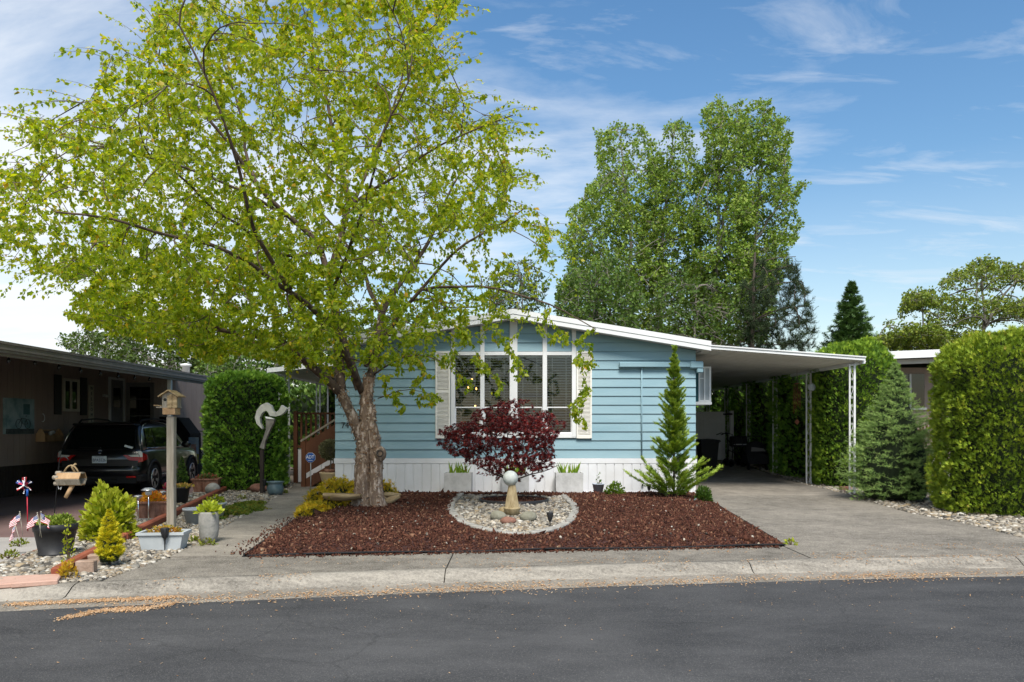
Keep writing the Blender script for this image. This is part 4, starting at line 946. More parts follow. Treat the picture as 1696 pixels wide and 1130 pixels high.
# roughen and flare the trunk
me = trunk.data; co = np.empty(len(me.vertices) * 3, np.float32); me.vertices.foreach_get('co', co); co = co.reshape(-1, 3)
wz = co[:, 2]; bx0 = np.zeros(3); fl = np.clip((.42 - wz) / .42, 0, 1)
o2 = np.array(org(birch)); cx_ = P(612, 800, TY).x - o2[0]
big = wz < 2.2
for ax in (0, 1):
    c_ = cx_ if ax == 0 else 0
    co[:, ax] = np.where(big, c_ + (co[:, ax] - c_) * (1 + .42 * fl ** 1.8), co[:, ax])
nrm = np.empty(len(co) * 3, np.float32); me.vertices.foreach_get('normal', nrm); nrm = nrm.reshape(-1, 3)
dsp = vnoise(np.stack([co[:, 0] * 16, co[:, 1] * 16, co[:, 2] * 5], -1)) * .016 + vnoise(co * 34, 3) * .009 + vnoise(co * np.array([7, 7, 2.0]), 5) * .018
near = np.clip((2.6 - wz) / 1.0, 0, 1) * (np.hypot(co[:, 0] - cx_, co[:, 1]) < .75)
co = co + nrm * (dsp * near)[:, None]
me.vertices.foreach_set('co', co.ravel().astype(np.float32)); me.update()
# curled bark flakes on the lower stems
low = [(p_, r_) for p_, r_, l_ in sk.paths[:4]]
FB = []; FA = []; FN = []; FS = []
for (p_, r_), cnt in zip(low + [(sk.paths[5][0][:14], sk.paths[5][1][:14]), (sk.paths[9][0][:12], sk.paths[9][1][:12]), (sk.paths[12][0][:8], sk.paths[12][1][:8])], (800, 620, 330, 160, 130, 130, 100)):
    i = rng.integers(0, len(p_), cnt); a = rng.uniform(0, 2 * PI, cnt); n_ = np.stack([np.cos(a), np.sin(a), rng.normal(0, .15, cnt)], -1)
    rr = r_[i] * (1 + .42 * np.clip((.42 - p_[i][:, 2]) / .42, 0, 1) ** 1.8)
    FB.append(p_[i] + n_ * (rr * .99 + .006)[:, None] + rng.normal(0, [0, 0, .05], (cnt, 3))); t_ = np.stack([-np.sin(a), np.cos(a), rng.normal(0, .4, cnt)], -1)
    FA.append(t_ * rng.choice([-1, 1], cnt)[:, None] * .5 + n_ * rng.uniform(.0, .22, (cnt, 1)) + np.array([0, 0, 1]) * rng.normal(0, .7, (cnt, 1))); FN.append(n_ + rng.normal(0, .3, (cnt, 3))); FS.append(rng.uniform(.02, .06, cnt))
flake_m = ramp_mat('bark_flake', [(.10, .06, .04), (.30, .20, .13), (.42, .32, .23), (.20, .10, .05), (.50, .42, .33), (.27, .18, .12)], .85, .12, tcol=(1.2, .9, .6))
o = leaves('bark_flakes', np.concatenate(FB), np.concatenate(FA), np.concatenate(FN), np.concatenate(FS), flake_m, birch, LEAF); o['kind'] = 'stuff'
q = MB(); kn = P(630, 752, TY - .10)
q.sphere(kn, .098, 18, (1, .9, 1.25)); q.build('knot', MAT['bark'], birch)
q = MB(); q.lathe([(.058, 0), (.062, .02), (.045, .03), (.038, .004), (.0001, -.002)], (0, 0, 0), 14); q.xf(Matrix.Translation(kn + Vector((.0, -.078, .012))) @ Matrix.Rotation(R(84), 4, 'X') @ Matrix.Rotation(R(15), 4, 'Y')); q.build('cut_stub', MAT['bark_dark'], birch)
# loose shoots past the edge of the crown
shp = sample_crown(CROWN, CEN, RAD, 6000, .6); sx_, sy_ = proj(shp); dd = edge_dist(sx_, sy_, CROWN); shp = shp[(dd < 20) & (sy_ < 470)][:230]
kd = kdtree.KDTree(len(sk.p))
for k_, q_ in enumerate(sk.p): kd.insert(q_, k_)
kd.balance()
for p_ in shp:
    co_, k_, d_ = kd.find(p_); od = unit((p_ - np.array(CEN)) * np.array([1, .6, 1])); ln = rng.uniform(.25, .75); od = unit(od + np.array([0, 0, .25]) + rng.normal(0, .25, 3)); u_ = np.linspace(0, 1, 6)[:, None]
    Q = np.concatenate([[co_], p_ + od * ln * u_ + np.array([0, 0, -.22]) * ln * u_ ** 2]); sk.paths.append((Q, np.linspace(.005, .0012, 7), 5))
B, D = twig_leaves(sk, (4,), 60, 22); B3, D3 = twig_leaves(sk, (5,), 26, 10); B2, D2 = twig_leaves(sk, (3,), 16, 6)
sh_paths = [q_ for q_ in sk.paths if q_[2] == 5]; tmp = sk.paths; sk.paths = sh_paths; sk.mesh('shoots', MAT['bark_limb'], birch, (3, 3, 3, 3, 3))['kind'] = 'stuff'; sk.paths = tmp
B = np.concatenate([B, B2, B3]); D = np.concatenate([D, D2, D3]); n = len(B); print('birch leaves', n)
A = D * .55 + rv(n) * .75 + np.array([0, 0, -.55]); Nn = rv(n) * .8 + np.array([0, 0, .55])
B = B + rv(n) * rng.uniform(0, .055, (n, 1))
birch_m = ramp_mat('birch_leaf', [(.13, .215, .012), (.21, .30, .016), (.29, .365, .02), (.38, .42, .024), (.47, .45, .03), (.52, .32, .03)], .45, .58, .35, (1.45, 1.45, .40))
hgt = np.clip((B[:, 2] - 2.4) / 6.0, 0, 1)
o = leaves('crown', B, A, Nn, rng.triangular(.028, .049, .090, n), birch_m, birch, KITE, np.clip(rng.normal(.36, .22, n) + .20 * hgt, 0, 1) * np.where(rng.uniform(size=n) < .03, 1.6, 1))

# ------------------------------------------------------------------ broadleaf trees further back
def broad_tree(name, label, px, Y, poly, cen_px, rad, n2, n3, n4, leaf, colors, trunks, per=26, group=None, droop=.03, trans=.3, bark='bark_grey', tm=DIA, tr=.11, cat='tree', lean=0, den=None, shell=.25):
    base = ((px - CX) * Y / F, Y, -.1); t_ = thing(name, label, cat, base, 0, group); s = Skel()
    for pl, r0, r1 in trunks: s.limb([P(x, y, Y + dy) if y < 9000 else Vector(base) for x, y, dy in pl], r0, r1, 1, .6, .10)
    cen = P(cen_px[0], cen_px[1], Y); poly = jag(poly, 11, 14, px)
    s.grow(sample_crown(poly, cen, rad, n2, .3), .6, tr * .3, 2, 6, droop, 30, curve=.5)
    s.grow(sample_crown(poly, cen, rad, n3, shell, den), .6, tr * .12, 3, 3, droop, 100, curve=.45)
    if n4: s.grow(sample_crown(poly, cen, rad, n4, shell, den), .6, tr * .06, 4, 1, droop, 400, curve=.4, maxlen=3.5)
    s.mesh('trunk', MAT[bark], t_, (8, 8, 5, 3, 3))
    B, D = twig_leaves(s, (4,) if n4 else (3,), per, 8); n = len(B)
    B = B + rv(n) * rng.uniform(0, leaf * 1.2, (n, 1))
    m = ramp_mat(name + '_leaf', colors, .55, trans, .25)
    leaves('crown', B, D * .4 + rv(n) + np.array([0, 0, -.3]), rv(n) + np.array([0, 0, .5]), rng.uniform(.65, 1.3, n) * leaf, m, t_, tm)
    return n
pop_c = [(0.0912, 0.1652, 0.0223), (0.1294, 0.226, 0.0279), (0.175, 0.2782, 0.0364), (0.2282, 0.3217, 0.0475), (0.3043, 0.3825, 0.0838)]
def cl(f=1.25): return lambda q: np.clip(.52 + 1.1 * vnoise(q * f, 8), .05, 1)
def _(): pass
n = broad_tree('cottonwood_tree', 'leftmost of the tall cottonwoods behind the house, with a loose leaning left edge', 1030, 44, [(925, 560), (930, 400), (940, 350), (985, 300), (985, 220), (1020, 195), (1045, 200), (1065, 205), (1085, 240), (1100, 420), (1110, 560)], (1020, 400), (5.0, 4, 7.5), 60, 560, 3400, .165, pop_c, [([(1045, 9999, 0), (1047, 520, 0), (1045, 400, 0), (1035, 300, 0), (1022, 215, 0)], .22, .03), ([(1040, 9999, 0), (1010, 500, .5), (980, 400, .5), (960, 360, .5)], .14, .03)], 22, 'cottonwoods behind the house', den=cl(.8))
broad_tree('cottonwood_tree', 'second cottonwood from the left behind the house, lower with a rounded top', 1115, 45, [(1060, 560), (1060, 300), (1090, 230), (1100, 200), (1130, 195), (1145, 215), (1160, 260), (1175, 560)], (1115, 400), (2.7, 3.2, 7.5), 40, 400, 2600, .165, pop_c, [([(1090, 9999, 0), (1092, 520, 0), (1100, 380, 0), (1118, 210, 0)], .22, .03)], 22, 'cottonwoods behind the house', den=cl(.8))
broad_tree('cottonwood_tree', 'tallest cottonwood behind the house with two pointed tops', 1200, 43, [(1140, 570), (1145, 330), (1165, 220), (1165, 185), (1195, 160), (1215, 180), (1225, 165), (1245, 200), (1250, 400), (1245, 570)], (1200, 380), (2.9, 3.4, 7.8), 45, 480, 3000, .165, pop_c, [([(1180, 9999, 0), (1184, 520, 0), (1190, 380, 0), (1196, 175, 0)], .24, .03), ([(1186, 450, 0), (1205, 330, .3), (1226, 185, .4)], .12, .03)], 22, 'cottonwoods behind the house', den=cl(.8))
broad_tree('cottonwood_tree', 'rightmost cottonwood behind the house with stray branches reaching right', 1262, 44, [(1215, 570), (1215, 320), (1225, 200), (1250, 165), (1275, 170), (1300, 195), (1312, 250), (1308, 300), (1345, 300), (1330, 325), (1315, 345), (1335, 370), (1312, 400), (1300, 470), (1265, 570)], (1262, 380), (3.2, 3.4, 7.6), 45, 480, 3000, .165, pop_c, [([(1240, 9999, 0), (1243, 520, 0), (1252, 380, 0), (1268, 180, 0)], .24, .03), ([(1250, 400, 0), (1290, 340, .3), (1340, 303, .3)], .08, .02)], 22, 'cottonwoods behind the house', den=cl(.8))
dk_c = [(0.0488, 0.1008, 0.0195), (0.0747, 0.1430, 0.0260), (0.1072, 0.1820, 0.0325), (0.1544, 0.2275, 0.0455)]
broad_tree('understorey_tree', 'dark green tree rising over the ridge left of the cottonwoods', 970, 38, [(905, 560), (920, 470), (950, 440), (985, 440), (1020, 420), (1060, 470), (1065, 570)], (985, 510), (3.2, 2.5, 3), 30, 340, 1100, .16, dk_c, [([(980, 9999, 0), (980, 560, 0), (985, 480, 0)], .15, .03)], 16)
broad_tree('understorey_tree', 'dark leafy tree low behind the carport roof below the cottonwoods', 1150, 40, [(1060, 590), (1070, 480), (1110, 440), (1180, 460), (1230, 480), (1260, 520), (1262, 590)], (1160, 530), (3.4, 2.5, 3), 30, 340, 800, .16, dk_c, [([(1150, 9999, 0), (1150, 560, 0), (1155, 480, 0)], .15, .03)], 16)
broad_tree('ash_tree', 'thin grey-green tree above the ridge seen through the birch leaves', 850, 36, [(800, 560), (810, 460), (840, 425), (880, 430), (905, 480), (905, 560)], (855, 500), (1.6, 1.6, 2.4), 20, 180, 520, .13, [(.05, .085, .025), (.08, .12, .04), (.11, .15, .06)], [([(868, 9999, 0), (868, 540, 0), (860, 440, 0)], .08, .02)], 13)
broad_tree('backyard_tree', 'mid green tree behind the birch trunk over the porch awning', 600, 34, [(470, 640), (480, 560), (560, 520), (680, 520), (740, 550), (760, 600), (700, 640)], (600, 590), (4, 2.5, 2.4), 30, 300, 1100, .16, [(.04, .08, .014), (.06, .11, .018), (.09, .145, .024)], [([(600, 9999, 0), (600, 620, 0), (605, 550, 0)], .15, .03)], 16)
broad_tree('backyard_tree', 'loose green tree over the brown neighbour house roof with small leaves', 240, 33, [(90, 560), (110, 545), (170, 540), (250, 520), (330, 520), (380, 560), (400, 640), (240, 625), (130, 600)], (250, 580), (4.3, 2.4, 2.2), 34, 340, 1400, .14, [(.05, .09, .016), (.075, .125, .022), (.11, .165, .03)], [([(282, 9999, 0), (281, 620, 0), (278, 550, 0)], .12, .03), ([(281, 610, 0), (200, 565, .2), (120, 556, .3)], .06, .02)], 15)
broad_tree('backyard_tree', 'dense green tree between the brown house and the left hedge', 400, 30, [(320, 650), (330, 590), (380, 560), (450, 560), (500, 600), (520, 690), (330, 690)], (415, 620), (2.6, 2, 1.9), 26, 280, 1000, .14, dk_c, [([(410, 9999, 0), (410, 640, 0), (412, 590, 0)], .12, .03)], 16)
mp_c = [(0.0978, 0.1610, 0.0230), (0.1495, 0.2185, 0.0299), (0.2070, 0.2702, 0.0391), (0.2645, 0.2990, 0.0460)]
def layers(q): return np.clip(np.sin(q[:, 2] * 4.2 + vnoise(q * .5) * 2.5) * .9 + .25, .03, 1)
broad_tree('locust_tree', 'airy layered tree at the far right behind the tall cedar', 1610, 33, [(1530, 600), (1540, 500), (1555, 460), (1600, 425), (1640, 418), (1760, 430), (1800, 600)], (1645, 500), (4.2, 3, 3.2), 36, 480, 2100, .125, mp_c, [([(1633, 9999, 0), (1633, 560, 0), (1630, 480, 0), (1622, 430, 0)], .16, .03), ([(1632, 540, 0), (1670, 470, .4), (1700, 440, .4)], .08, .02)], 17, 'layered trees at the right', den=layers)
broad_tree('locust_tree', 'smaller airy layered tree between the pointed fir and the far right tree', 1520, 32, [(1445, 610), (1450, 560), (1480, 510), (1510, 470), (1545, 465), (1565, 520), (1575, 610)], (1515, 545), (1.9, 1.8, 2.0), 26, 300, 1300, .12, mp_c, [([(1532, 9999, 0), (1531, 560, 0), (1528, 490, 0)], .11, .02), ([(1531, 575, 0), (1490, 530, .3), (1470, 540, .3)], .05, .02)], 17, 'layered trees at the right', den=layers)
# pine with tufted needles, right of the cottonwoods
pine = thing('pine_tree', 'dark open pine with tufted needles at the right of the cottonwoods', 'tree', (P(1246, 700, 38).x, 38, -.1)); s = Skel()
s.limb([Vector(ORG[pine.name]), P(1247, 560, 38), P(1247, 480, 38), P(1250, 420, 38)], .2, .05, 1, .6, .05)
PP = [(1215, 600), (1230, 470), (1250, 430), (1290, 440), (1325, 430), (1325, 470), (1345, 480), (1348, 530), (1358, 560), (1345, 590), (1300, 580)]
s.grow(sample_crown(PP, P(1285, 515, 38), (2.4, 2.2, 2.9), 46, .35), .5, .03, 2, 6, -.12, 20, curve=.3)
s.grow(sample_crown(PP, P(1285, 515, 38), (2.4, 2.2, 2.9), 460, .35), .5, .012, 3, 4, -.15, 60, curve=.3)
s.mesh('trunk', MAT['bark_dark'], pine, (8, 8, 5, 3))
B, D = twig_leaves(s, (3,), 16, 12); n = len(B); leaves('crown', B, D * .7 + rv(n) * .7 + np.array([0, 0, .25]), rv(n), rng.uniform(.20, .34, n), ramp_mat('pine_needle', [(.02, .04, .014), (.034, .058, .02), (.05, .075, .03)], .6), pine, TUFT)

# ------------------------------------------------------------------ conifers grown in whorls
def conifer(name, label, base, h, rad, nb, per, size, colors, tmpl, prof, up=.2, trunk_r=.03, group=None, bark='bark_dark', core=0.0, trans=.15, cat='tree', jitter=.25, zlo=.02, tip=.55):
    t_ = thing(name, label, cat, tuple(base), 0, group); bz = np.array(base, float)
    u = rng.uniform(0, 1, nb) ** .85 * (1 - zlo) + zlo; az_ = rng.uniform(0, 2 * PI, nb)
    ln = rad * prof(u) * (1 + rng.uniform(-jitter, jitter * .6, nb)); el_ = up + rng.normal(0, .14, nb) + u * .35
    d = np.stack([np.cos(az_) * np.cos(el_), np.sin(az_) * np.cos(el_), np.sin(el_)], -1); b0 = bz + np.stack([u * 0, u * 0, u * h], -1) - np.stack([u * 0, u * 0, np.sin(el_) * ln * .55], -1)
    b0[:, 2] = np.maximum(b0[:, 2], bz[2] + .03)
    q = MB(); q.tube([bz, bz + np.array([.01, 0, h * .5]), bz + np.array([0, 0, h * .97])], [trunk_r, trunk_r * .6, .004], 7)
    for i in range(0, nb, max(1, nb // 90)): q.tube([b0[i], b0[i] + d[i] * ln[i] * .8], [trunk_r * .25, .003], 3, False)
    q.build('trunk', MAT[bark], t_)
    f = rng.uniform(.12, 1.0, (nb, per)) ** .7; n = nb * per
    B = b0[:, None] + d[:, None] * (ln[:, None] * f)[..., None]; sd_ = unit(np.cross(d, [0, 0, 1.])); sg = rng.choice([-1, 1], (nb, per))
    A = d[:, None] * tip + sd_[:, None] * (sg * rng.uniform(.1, .8, (nb, per)))[..., None] + rng.normal(0, .22, (nb, per, 3)) + np.array([0, 0, .12])
    B = B + sd_[:, None] * (sg * rng.uniform(0, .10, (nb, per)) * ln[:, None] * (1.1 - f))[..., None]; B[..., 2] = np.maximum(B[..., 2], bz[2] + .02)
    m = ramp_mat(name + '_needle', colors, .6, trans)
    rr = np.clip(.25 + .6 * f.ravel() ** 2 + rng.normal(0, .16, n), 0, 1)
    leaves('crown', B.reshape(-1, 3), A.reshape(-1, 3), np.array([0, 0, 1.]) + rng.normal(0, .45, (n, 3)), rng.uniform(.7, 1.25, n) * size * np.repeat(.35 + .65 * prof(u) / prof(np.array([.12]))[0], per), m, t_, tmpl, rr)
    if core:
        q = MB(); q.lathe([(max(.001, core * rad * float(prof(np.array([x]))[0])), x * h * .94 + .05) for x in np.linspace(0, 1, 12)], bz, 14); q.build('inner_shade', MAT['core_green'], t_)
    return t_
gold_tip = lambda u: np.clip(1 - u, 0, 1)
# young cypress at the house corner
conifer('young_cypress', 'slender young bright green cypress by the right house corner', G(1116, 830), 2.78, .88, 290, 52, .125, [(.09, .17, .018), (.155, .26, .026), (.24, .35, .04), (.33, .42, .07)], SPRAY, lambda u: np.where(u < .2, 1.0 - u * 1.3, np.interp(u, [.2, .45, .75, 1], [.55, .40, .26, .05])), .62, .022, trans=.25, jitter=.55, tip=1.1)
conifer('dwarf_spruce', 'broad cone-shaped dwarf spruce right of the carport post', (7.0, 14.35, 0), 2.50, .92, 1000, 18, .100, [(.08, .15, .04), (.13, .225, .06), (.20, .315, .085), (.32, .43, .13)], TUFT, lambda u: np.interp(u, [0, .10, .30, .6, .85, 1], [.86, 1, .93, .56, .23, .03]), .05, .06, core=.62, trans=.08, jitter=.22)
conifer('pointed_fir', 'dark pointed fir standing alone behind the carport roof', (P(1410, 600, 40).x, 40, 0), 8.7, 3.3, 620, 15, .62, [(.055, .115, .036), (.08, .155, .045), (.12, .20, .06)], SPRAY, lambda u: np.interp(u, [0, .5, .8, 1], [1, .55, .22, .01]), .0, .14, core=.45, trans=.05)
conifer('pointed_fir', 'far cedar low behind the carport below the pine', (P(1285, 600, 42).x, 42, 0), 5.2, 1.3, 240, 16, .40, [(.022, .045, .014), (.032, .06, .018), (.05, .08, .025)], SPRAY, lambda u: np.interp(u, [0, .5, .85, 1], [1, .8, .4, .1]), .1, .12, core=.5, trans=.05)
conifer('golden_conifer', 'small golden-yellow conifer in the pebbles by the kerb', G(181, 938), .53, .155, 320, 22, .055, [(.16, .24, .012), (.34, .38, .018), (.55, .52, .025), (.68, .58, .03)], SCALE, lambda u: np.interp(u, [0, .2, .5, .8, 1], [.86, 1, .75, .42, .10]), .75, .015, core=.6, trans=.25, cat='shrub')
conifer('potted_conifer', 'small green cone conifer in a dark pot behind the birdhouse post', G(301, 826) + Vector((0, 0, .22)), .55, .15, 170, 20, .055, [(.05, .11, .02), (.08, .16, .03), (.12, .21, .04)], SCALE, lambda u: np.interp(u, [0, .2, .6, 1], [.9, 1, .65, .1]), .8, .012, core=.6, trans=.2, cat='shrub')

# ------------------------------------------------------------------ clipped cedars and hedges
def hedge(name, label, cx, cy, rx, ry, h, n, size, colors, ex=2.6, top=.12, lump=.07, lf=3.2, z0=.0, tmpl=SCALE, cat='hedge', taper=.0, trans=.15, group=None, upb=.5, face=None, topvar=.0):
    t_ = thing(name, label, cat, (cx, cy, z0), 0, group)
    def surf(a, u, k=1.0):
        c, s_ = np.cos(a), np.sin(a); r_ = (np.abs(c) ** ex + np.abs(s_) ** ex) ** (-1 / ex)
        pf = np.where(u > 1 - top, np.sqrt(np.clip(1 - ((u - (1 - top)) / top) ** 2, 0, 1)), 1) * np.where(u < .05, .90 + 2 * u, 1) * (1 - taper * u)
        return np.stack([cx + rx * r_ * c * pf * k, cy + ry * r_ * s_ * pf * k, z0 + u * h], -1)
    m_ = int(n * 1.0); a = rng.uniform(0, 2 * PI, m_); u = rng.uniform(0, 1, m_)
    if face is not None:         # fewer sprays on the side nobody can see past
        kp = (np.sin(a) < face) | (rng.uniform(size=m_) < .25); a, u = a[kp], u[kp]
    p = surf(a, u); nt_ = int(len(p) * .16); 
    at_ = rng.uniform(0, 2 * PI, nt_); kt = np.sqrt(rng.uniform(0, 1, nt_)); pt = surf(at_, np.full(nt_, 1 - top), 1) ; pt[:, :2] = np.array([cx, cy]) + (pt[:, :2] - [cx, cy]) * kt[:, None]; pt[:, 2] = z0 + h * (1 - top + top * np.sqrt(1 - kt ** 2 * .98))
    nr = unit(np.stack([(p[:, 0] - cx) / rx ** 2, (p[:, 1] - cy) / ry ** 2, np.where(u > 1 - top, (u - 1 + top) / top * .9, .05)], -1)); nt2 = unit(np.stack([(pt[:, 0] - cx) * .5, (pt[:, 1] - cy) * .5, pt[:, 0] * 0 + 1], -1))
    p = np.concatenate([p, pt]); nr = np.concatenate([nr, nt2]); k = len(p)
    lm = vnoise(p * lf, 2) * .38 + vnoise(p * lf * 2.4, 4) * .55 + vnoise(p * lf * 5, 9) * .40
    if topvar: p[:, 2] += topvar * vnoise(p * np.array([1.6, 1.6, 0]), 6) * np.clip((p[:, 2] - z0) / h, 0, 1) ** 3
    dep = -np.abs(rng.normal(0, .05, k)); p = p + nr * (lm * lump + dep)[:, None]
    p[:, 2] = np.maximum(p[:, 2], z0 + .02)
    A = nr * .75 + rv(k) * .6 + np.array([0, 0, upb]); B = p
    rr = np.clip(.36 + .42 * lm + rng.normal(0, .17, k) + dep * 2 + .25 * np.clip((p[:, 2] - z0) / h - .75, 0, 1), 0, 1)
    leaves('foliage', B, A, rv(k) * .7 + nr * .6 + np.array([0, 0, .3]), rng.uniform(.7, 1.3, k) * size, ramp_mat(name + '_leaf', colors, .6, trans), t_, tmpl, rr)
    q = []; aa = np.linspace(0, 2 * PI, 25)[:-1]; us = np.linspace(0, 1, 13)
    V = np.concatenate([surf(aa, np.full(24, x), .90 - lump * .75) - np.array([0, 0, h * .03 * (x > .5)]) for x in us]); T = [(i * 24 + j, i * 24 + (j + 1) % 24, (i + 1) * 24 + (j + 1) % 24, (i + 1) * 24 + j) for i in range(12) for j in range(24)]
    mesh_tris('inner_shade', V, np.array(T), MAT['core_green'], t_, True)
    return t_
ced = [(0.0622, 0.1349, 0.0144), (0.1141, 0.2177, 0.0208), (0.1969, 0.3214, 0.0268), (0.3111, 0.4457, 0.0373), (0.4562, 0.5599, 0.0497)]
ced2 = [(0.0775, 0.1318, 0.0124), (0.1473, 0.2325, 0.0186), (0.2325, 0.3255, 0.0248), (0.3410, 0.4108, 0.0341), (0.4030, 0.3410, 0.0697)]
ced_l = [(0.0550, 0.1431, 0.0193), (0.1046, 0.2340, 0.0274), (0.1816, 0.3441, 0.0385), (0.2890, 0.4815, 0.0550), (0.4128, 0.6054, 0.0715)]
hedge('clipped_cedar', 'tall clipped yellow-green cedar at the right edge beside the driveway', 7.86, 12.4, 1.06, .98, 2.86, 30000, .066, ced2, 2.15, .22, .17, 2.9, topvar=.18)
hedge('clipped_cedar', 'clipped dark cedar column left of the steel sculpture', -5.78, 17.1, .80, .72, 2.54, 17500, .074, ced_l, 2.8, .12, .13, 3.0, topvar=.1)
hedge('clipped_cedar', 'narrow cedar shoot behind the scrolled porch post', -5.80, 18.95, .30, .35, 2.35, 2600, .085, ced_l, 2.4, .2, .08, 3.4)
hedge('clipped_cedar', 'rounded green cedar behind the nearest carport post', 7.74, 17.9, .86, .85, 3.20, 16000, .078, ced, 2.4, .18, .14, 2.8, topvar=.16)
for i, (X, Y) in enumerate([(7.75, 20.2), (7.8, 22.6), (7.85, 25.0), (7.9, 27.6)]):
    hedge('hedge_cedar', ['cedar just past the rounded one along the carport', 'second cedar deeper along the shaded carport side', 'third cedar deeper along the shaded carport side', 'farthest cedar along the shaded carport side'][i], X, Y, .95, 1.25, 3.0 + .1 * (i % 2), 6500, .12, ced_l, 2.6, .14, .1, 2.4, group='cedars along the carport')
hedge('back_hedge', 'dark hedge closing the view behind the white carport gate', 5.6, 33.5, 3.6, 1.0, 4.2, 6000, .2, ced_l, 3, .15, .2, 1.2, face=.3)
hedge('back_hedge', 'dark leafy hedge behind the porch railing', -5.2, 24.5, 2.2, .9, 2.6, 6500, .16, dk_c + [(.10, .16, .03)], 3, .2, .16, 1.6, tmpl=LEAF, face=.3)
hedge('back_hedge', 'long dark hedge far behind on the right side', 16, 40, 9, 1.5, 3.6, 5000, .3, ced_l, 3, .2, .3, .8, face=.3)
hedge('back_hedge', 'long dark hedge far behind the brown house', -18, 38, 12, 1.5, 3.2, 5000, .3, ced_l, 3, .2, .3, .8, face=.3)

# ------------------------------------------------------------------ red Japanese maple
jm = thing('japanese_maple', 'small spreading Japanese maple with dark burgundy leaves in front of the window', 'tree', (.03, 13.5, .05)); s = Skel(); JY = 13.5
s.limb([(.03, 13.5, .05), P(850, 815, JY), P(851, 800, JY)], .036, .03, 0, .06, .004)
for pl in ([(851, 802, 0), (838, 793, .05), (822, 778, .1), (805, 755, .2), (785, 730, .3), (760, 712, .4)], [(851, 802, 0), (852, 780, .1), (846, 750, .2), (840, 715, .25), (835, 680, .2)], [(852, 800, 0), (862, 775, 0), (875, 745, -.1), (890, 715, -.2), (905, 700, -.25)], [(848, 770, .1), (865, 740, .3), (872, 700, .5), (868, 672, .5)], [(838, 793, .05), (800, 775, -.2), (765, 755, -.4), (735, 735, -.5)], [(852, 795, 0), (880, 785, -.3), (905, 780, -.4), (925, 770, -.45)], [(846, 760, .1), (820, 720, -.3), (795, 690, -.45)], [(856, 785, 0), (885, 755, .35), (915, 735, .5)]):
    s.limb([P(x, y, JY + d) for x, y, d in pl], .016, .005, 1, .08, .012)
JP = [(722, 735), (735, 700), (770, 690), (790, 670), (830, 655), (875, 652), (885, 672), (915, 690), (945, 700), (925, 715), (925, 740), (915, 770), (930, 785), (890, 792), (850, 790), (810, 797), (790, 785), (760, 775), (770, 758), (735, 750)]
JP = jag(JP, 11, 13, 5)
jd = lambda q: np.clip(.44 + 1.6 * vnoise(q * np.array([2.4, 2.4, 7.5]), 5), .0, 1)
s.grow(sample_crown(JP, P(838, 728, JY), (1.2, 1.0, .80), 120, .3), .6, .005, 2, 5, .02, 30, curve=.4)
s.grow(sample_crown(JP, P(838, 728, JY), (1.2, 1.0, .80), 2200, .25, jd), .6, .0025, 3, 4, .08, 100, .8, .4)
s.mesh('trunk', MAT['bark_maple'], jm, (10, 7, 5, 3))
B, D = twig_leaves(s, (3,), 55, 9); B2, D2 = twig_leaves(s, (2,), 12, 3); B = np.concatenate([B, B2]); D = np.concatenate([D, D2]); n = len(B)
leaves('crown', B + rv(n) * .02, D * .7 + rv(n) * .6 + np.array([0, 0, -.25]), np.array([0, 0, 1]) + rv(n) * .75, rng.uniform(.030, .052, n), ramp_mat('maple_leaf', [(.034, .007, .009), (.068, .011, .013), (.11, .016, .018), (.17, .023, .022), (.30, .04, .03)], .5, .28, .3, (2.2, .7, .7)), jm, STAR)

# ------------------------------------------------------------------ smaller shrubs
def bush(name, label, base, rx, ry, h, n, leaf, colors, tmpl=LEAF, stems=9, cat='shrub', trans=.35, up=.5, group=None, dome=True, parent=None, shell=.35):
    base = Vector(base); t_ = parent or thing(name, label, cat, tuple(base), 0, group)
    d = rv(n); d[:, 2] = np.abs(d[:, 2]); rr = rng.uniform(shell ** 3, 1, (n, 1)) ** (1 / 3)
    lm = 1 + .22 * vnoise(d * 3.2 + np.array(base) * 3, 3)[:, None]
    p = np.array(base) + d * rr * lm * np.array([rx, ry, h])
    q = MB()
    for k in range(stems):
        e = p[rng.integers(n)]; q.tube([base + Vector((0, 0, .0)), (Vector(base) * .4 + Vector(e) * .6) + Vector((0, 0, .03)), e], [.008, .005, .002], 4, False)
    q.build('stems', MAT['twig'], t_)
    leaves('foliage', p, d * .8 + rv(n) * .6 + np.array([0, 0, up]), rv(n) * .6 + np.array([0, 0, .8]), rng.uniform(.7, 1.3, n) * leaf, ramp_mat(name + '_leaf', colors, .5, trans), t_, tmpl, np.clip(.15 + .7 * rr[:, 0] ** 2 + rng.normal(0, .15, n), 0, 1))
    return t_
lime = [(.10, .16, .010), (.19, .26, .014), (.30, .36, .02), (.42, .43, .05)]
bush('euonymus_shrub', 'bushy lime-yellow variegated shrub behind the golden conifer', G(180, 893), .31, .30, .60, 1500, .068, lime)
bush('low_shrub', 'low leafy green shrub beside the grey bucket at the skirting', G(1018, 824), .20, .17, .28, 420, .055, [(.06, .12, .015), (.10, .18, .02), (.17, .25, .035)])
bush('low_shrub', 'small dense green shrub at the edge of the driveway', G(1165, 832), .15, .15, .29, 600, .05, [(.03, .075, .012), (.055, .115, .018), (.085, .15, .025)])
gold = [(.20, .19, .012), (.42, .34, .016), (.62, .44, .02), (.70, .40, .024)]
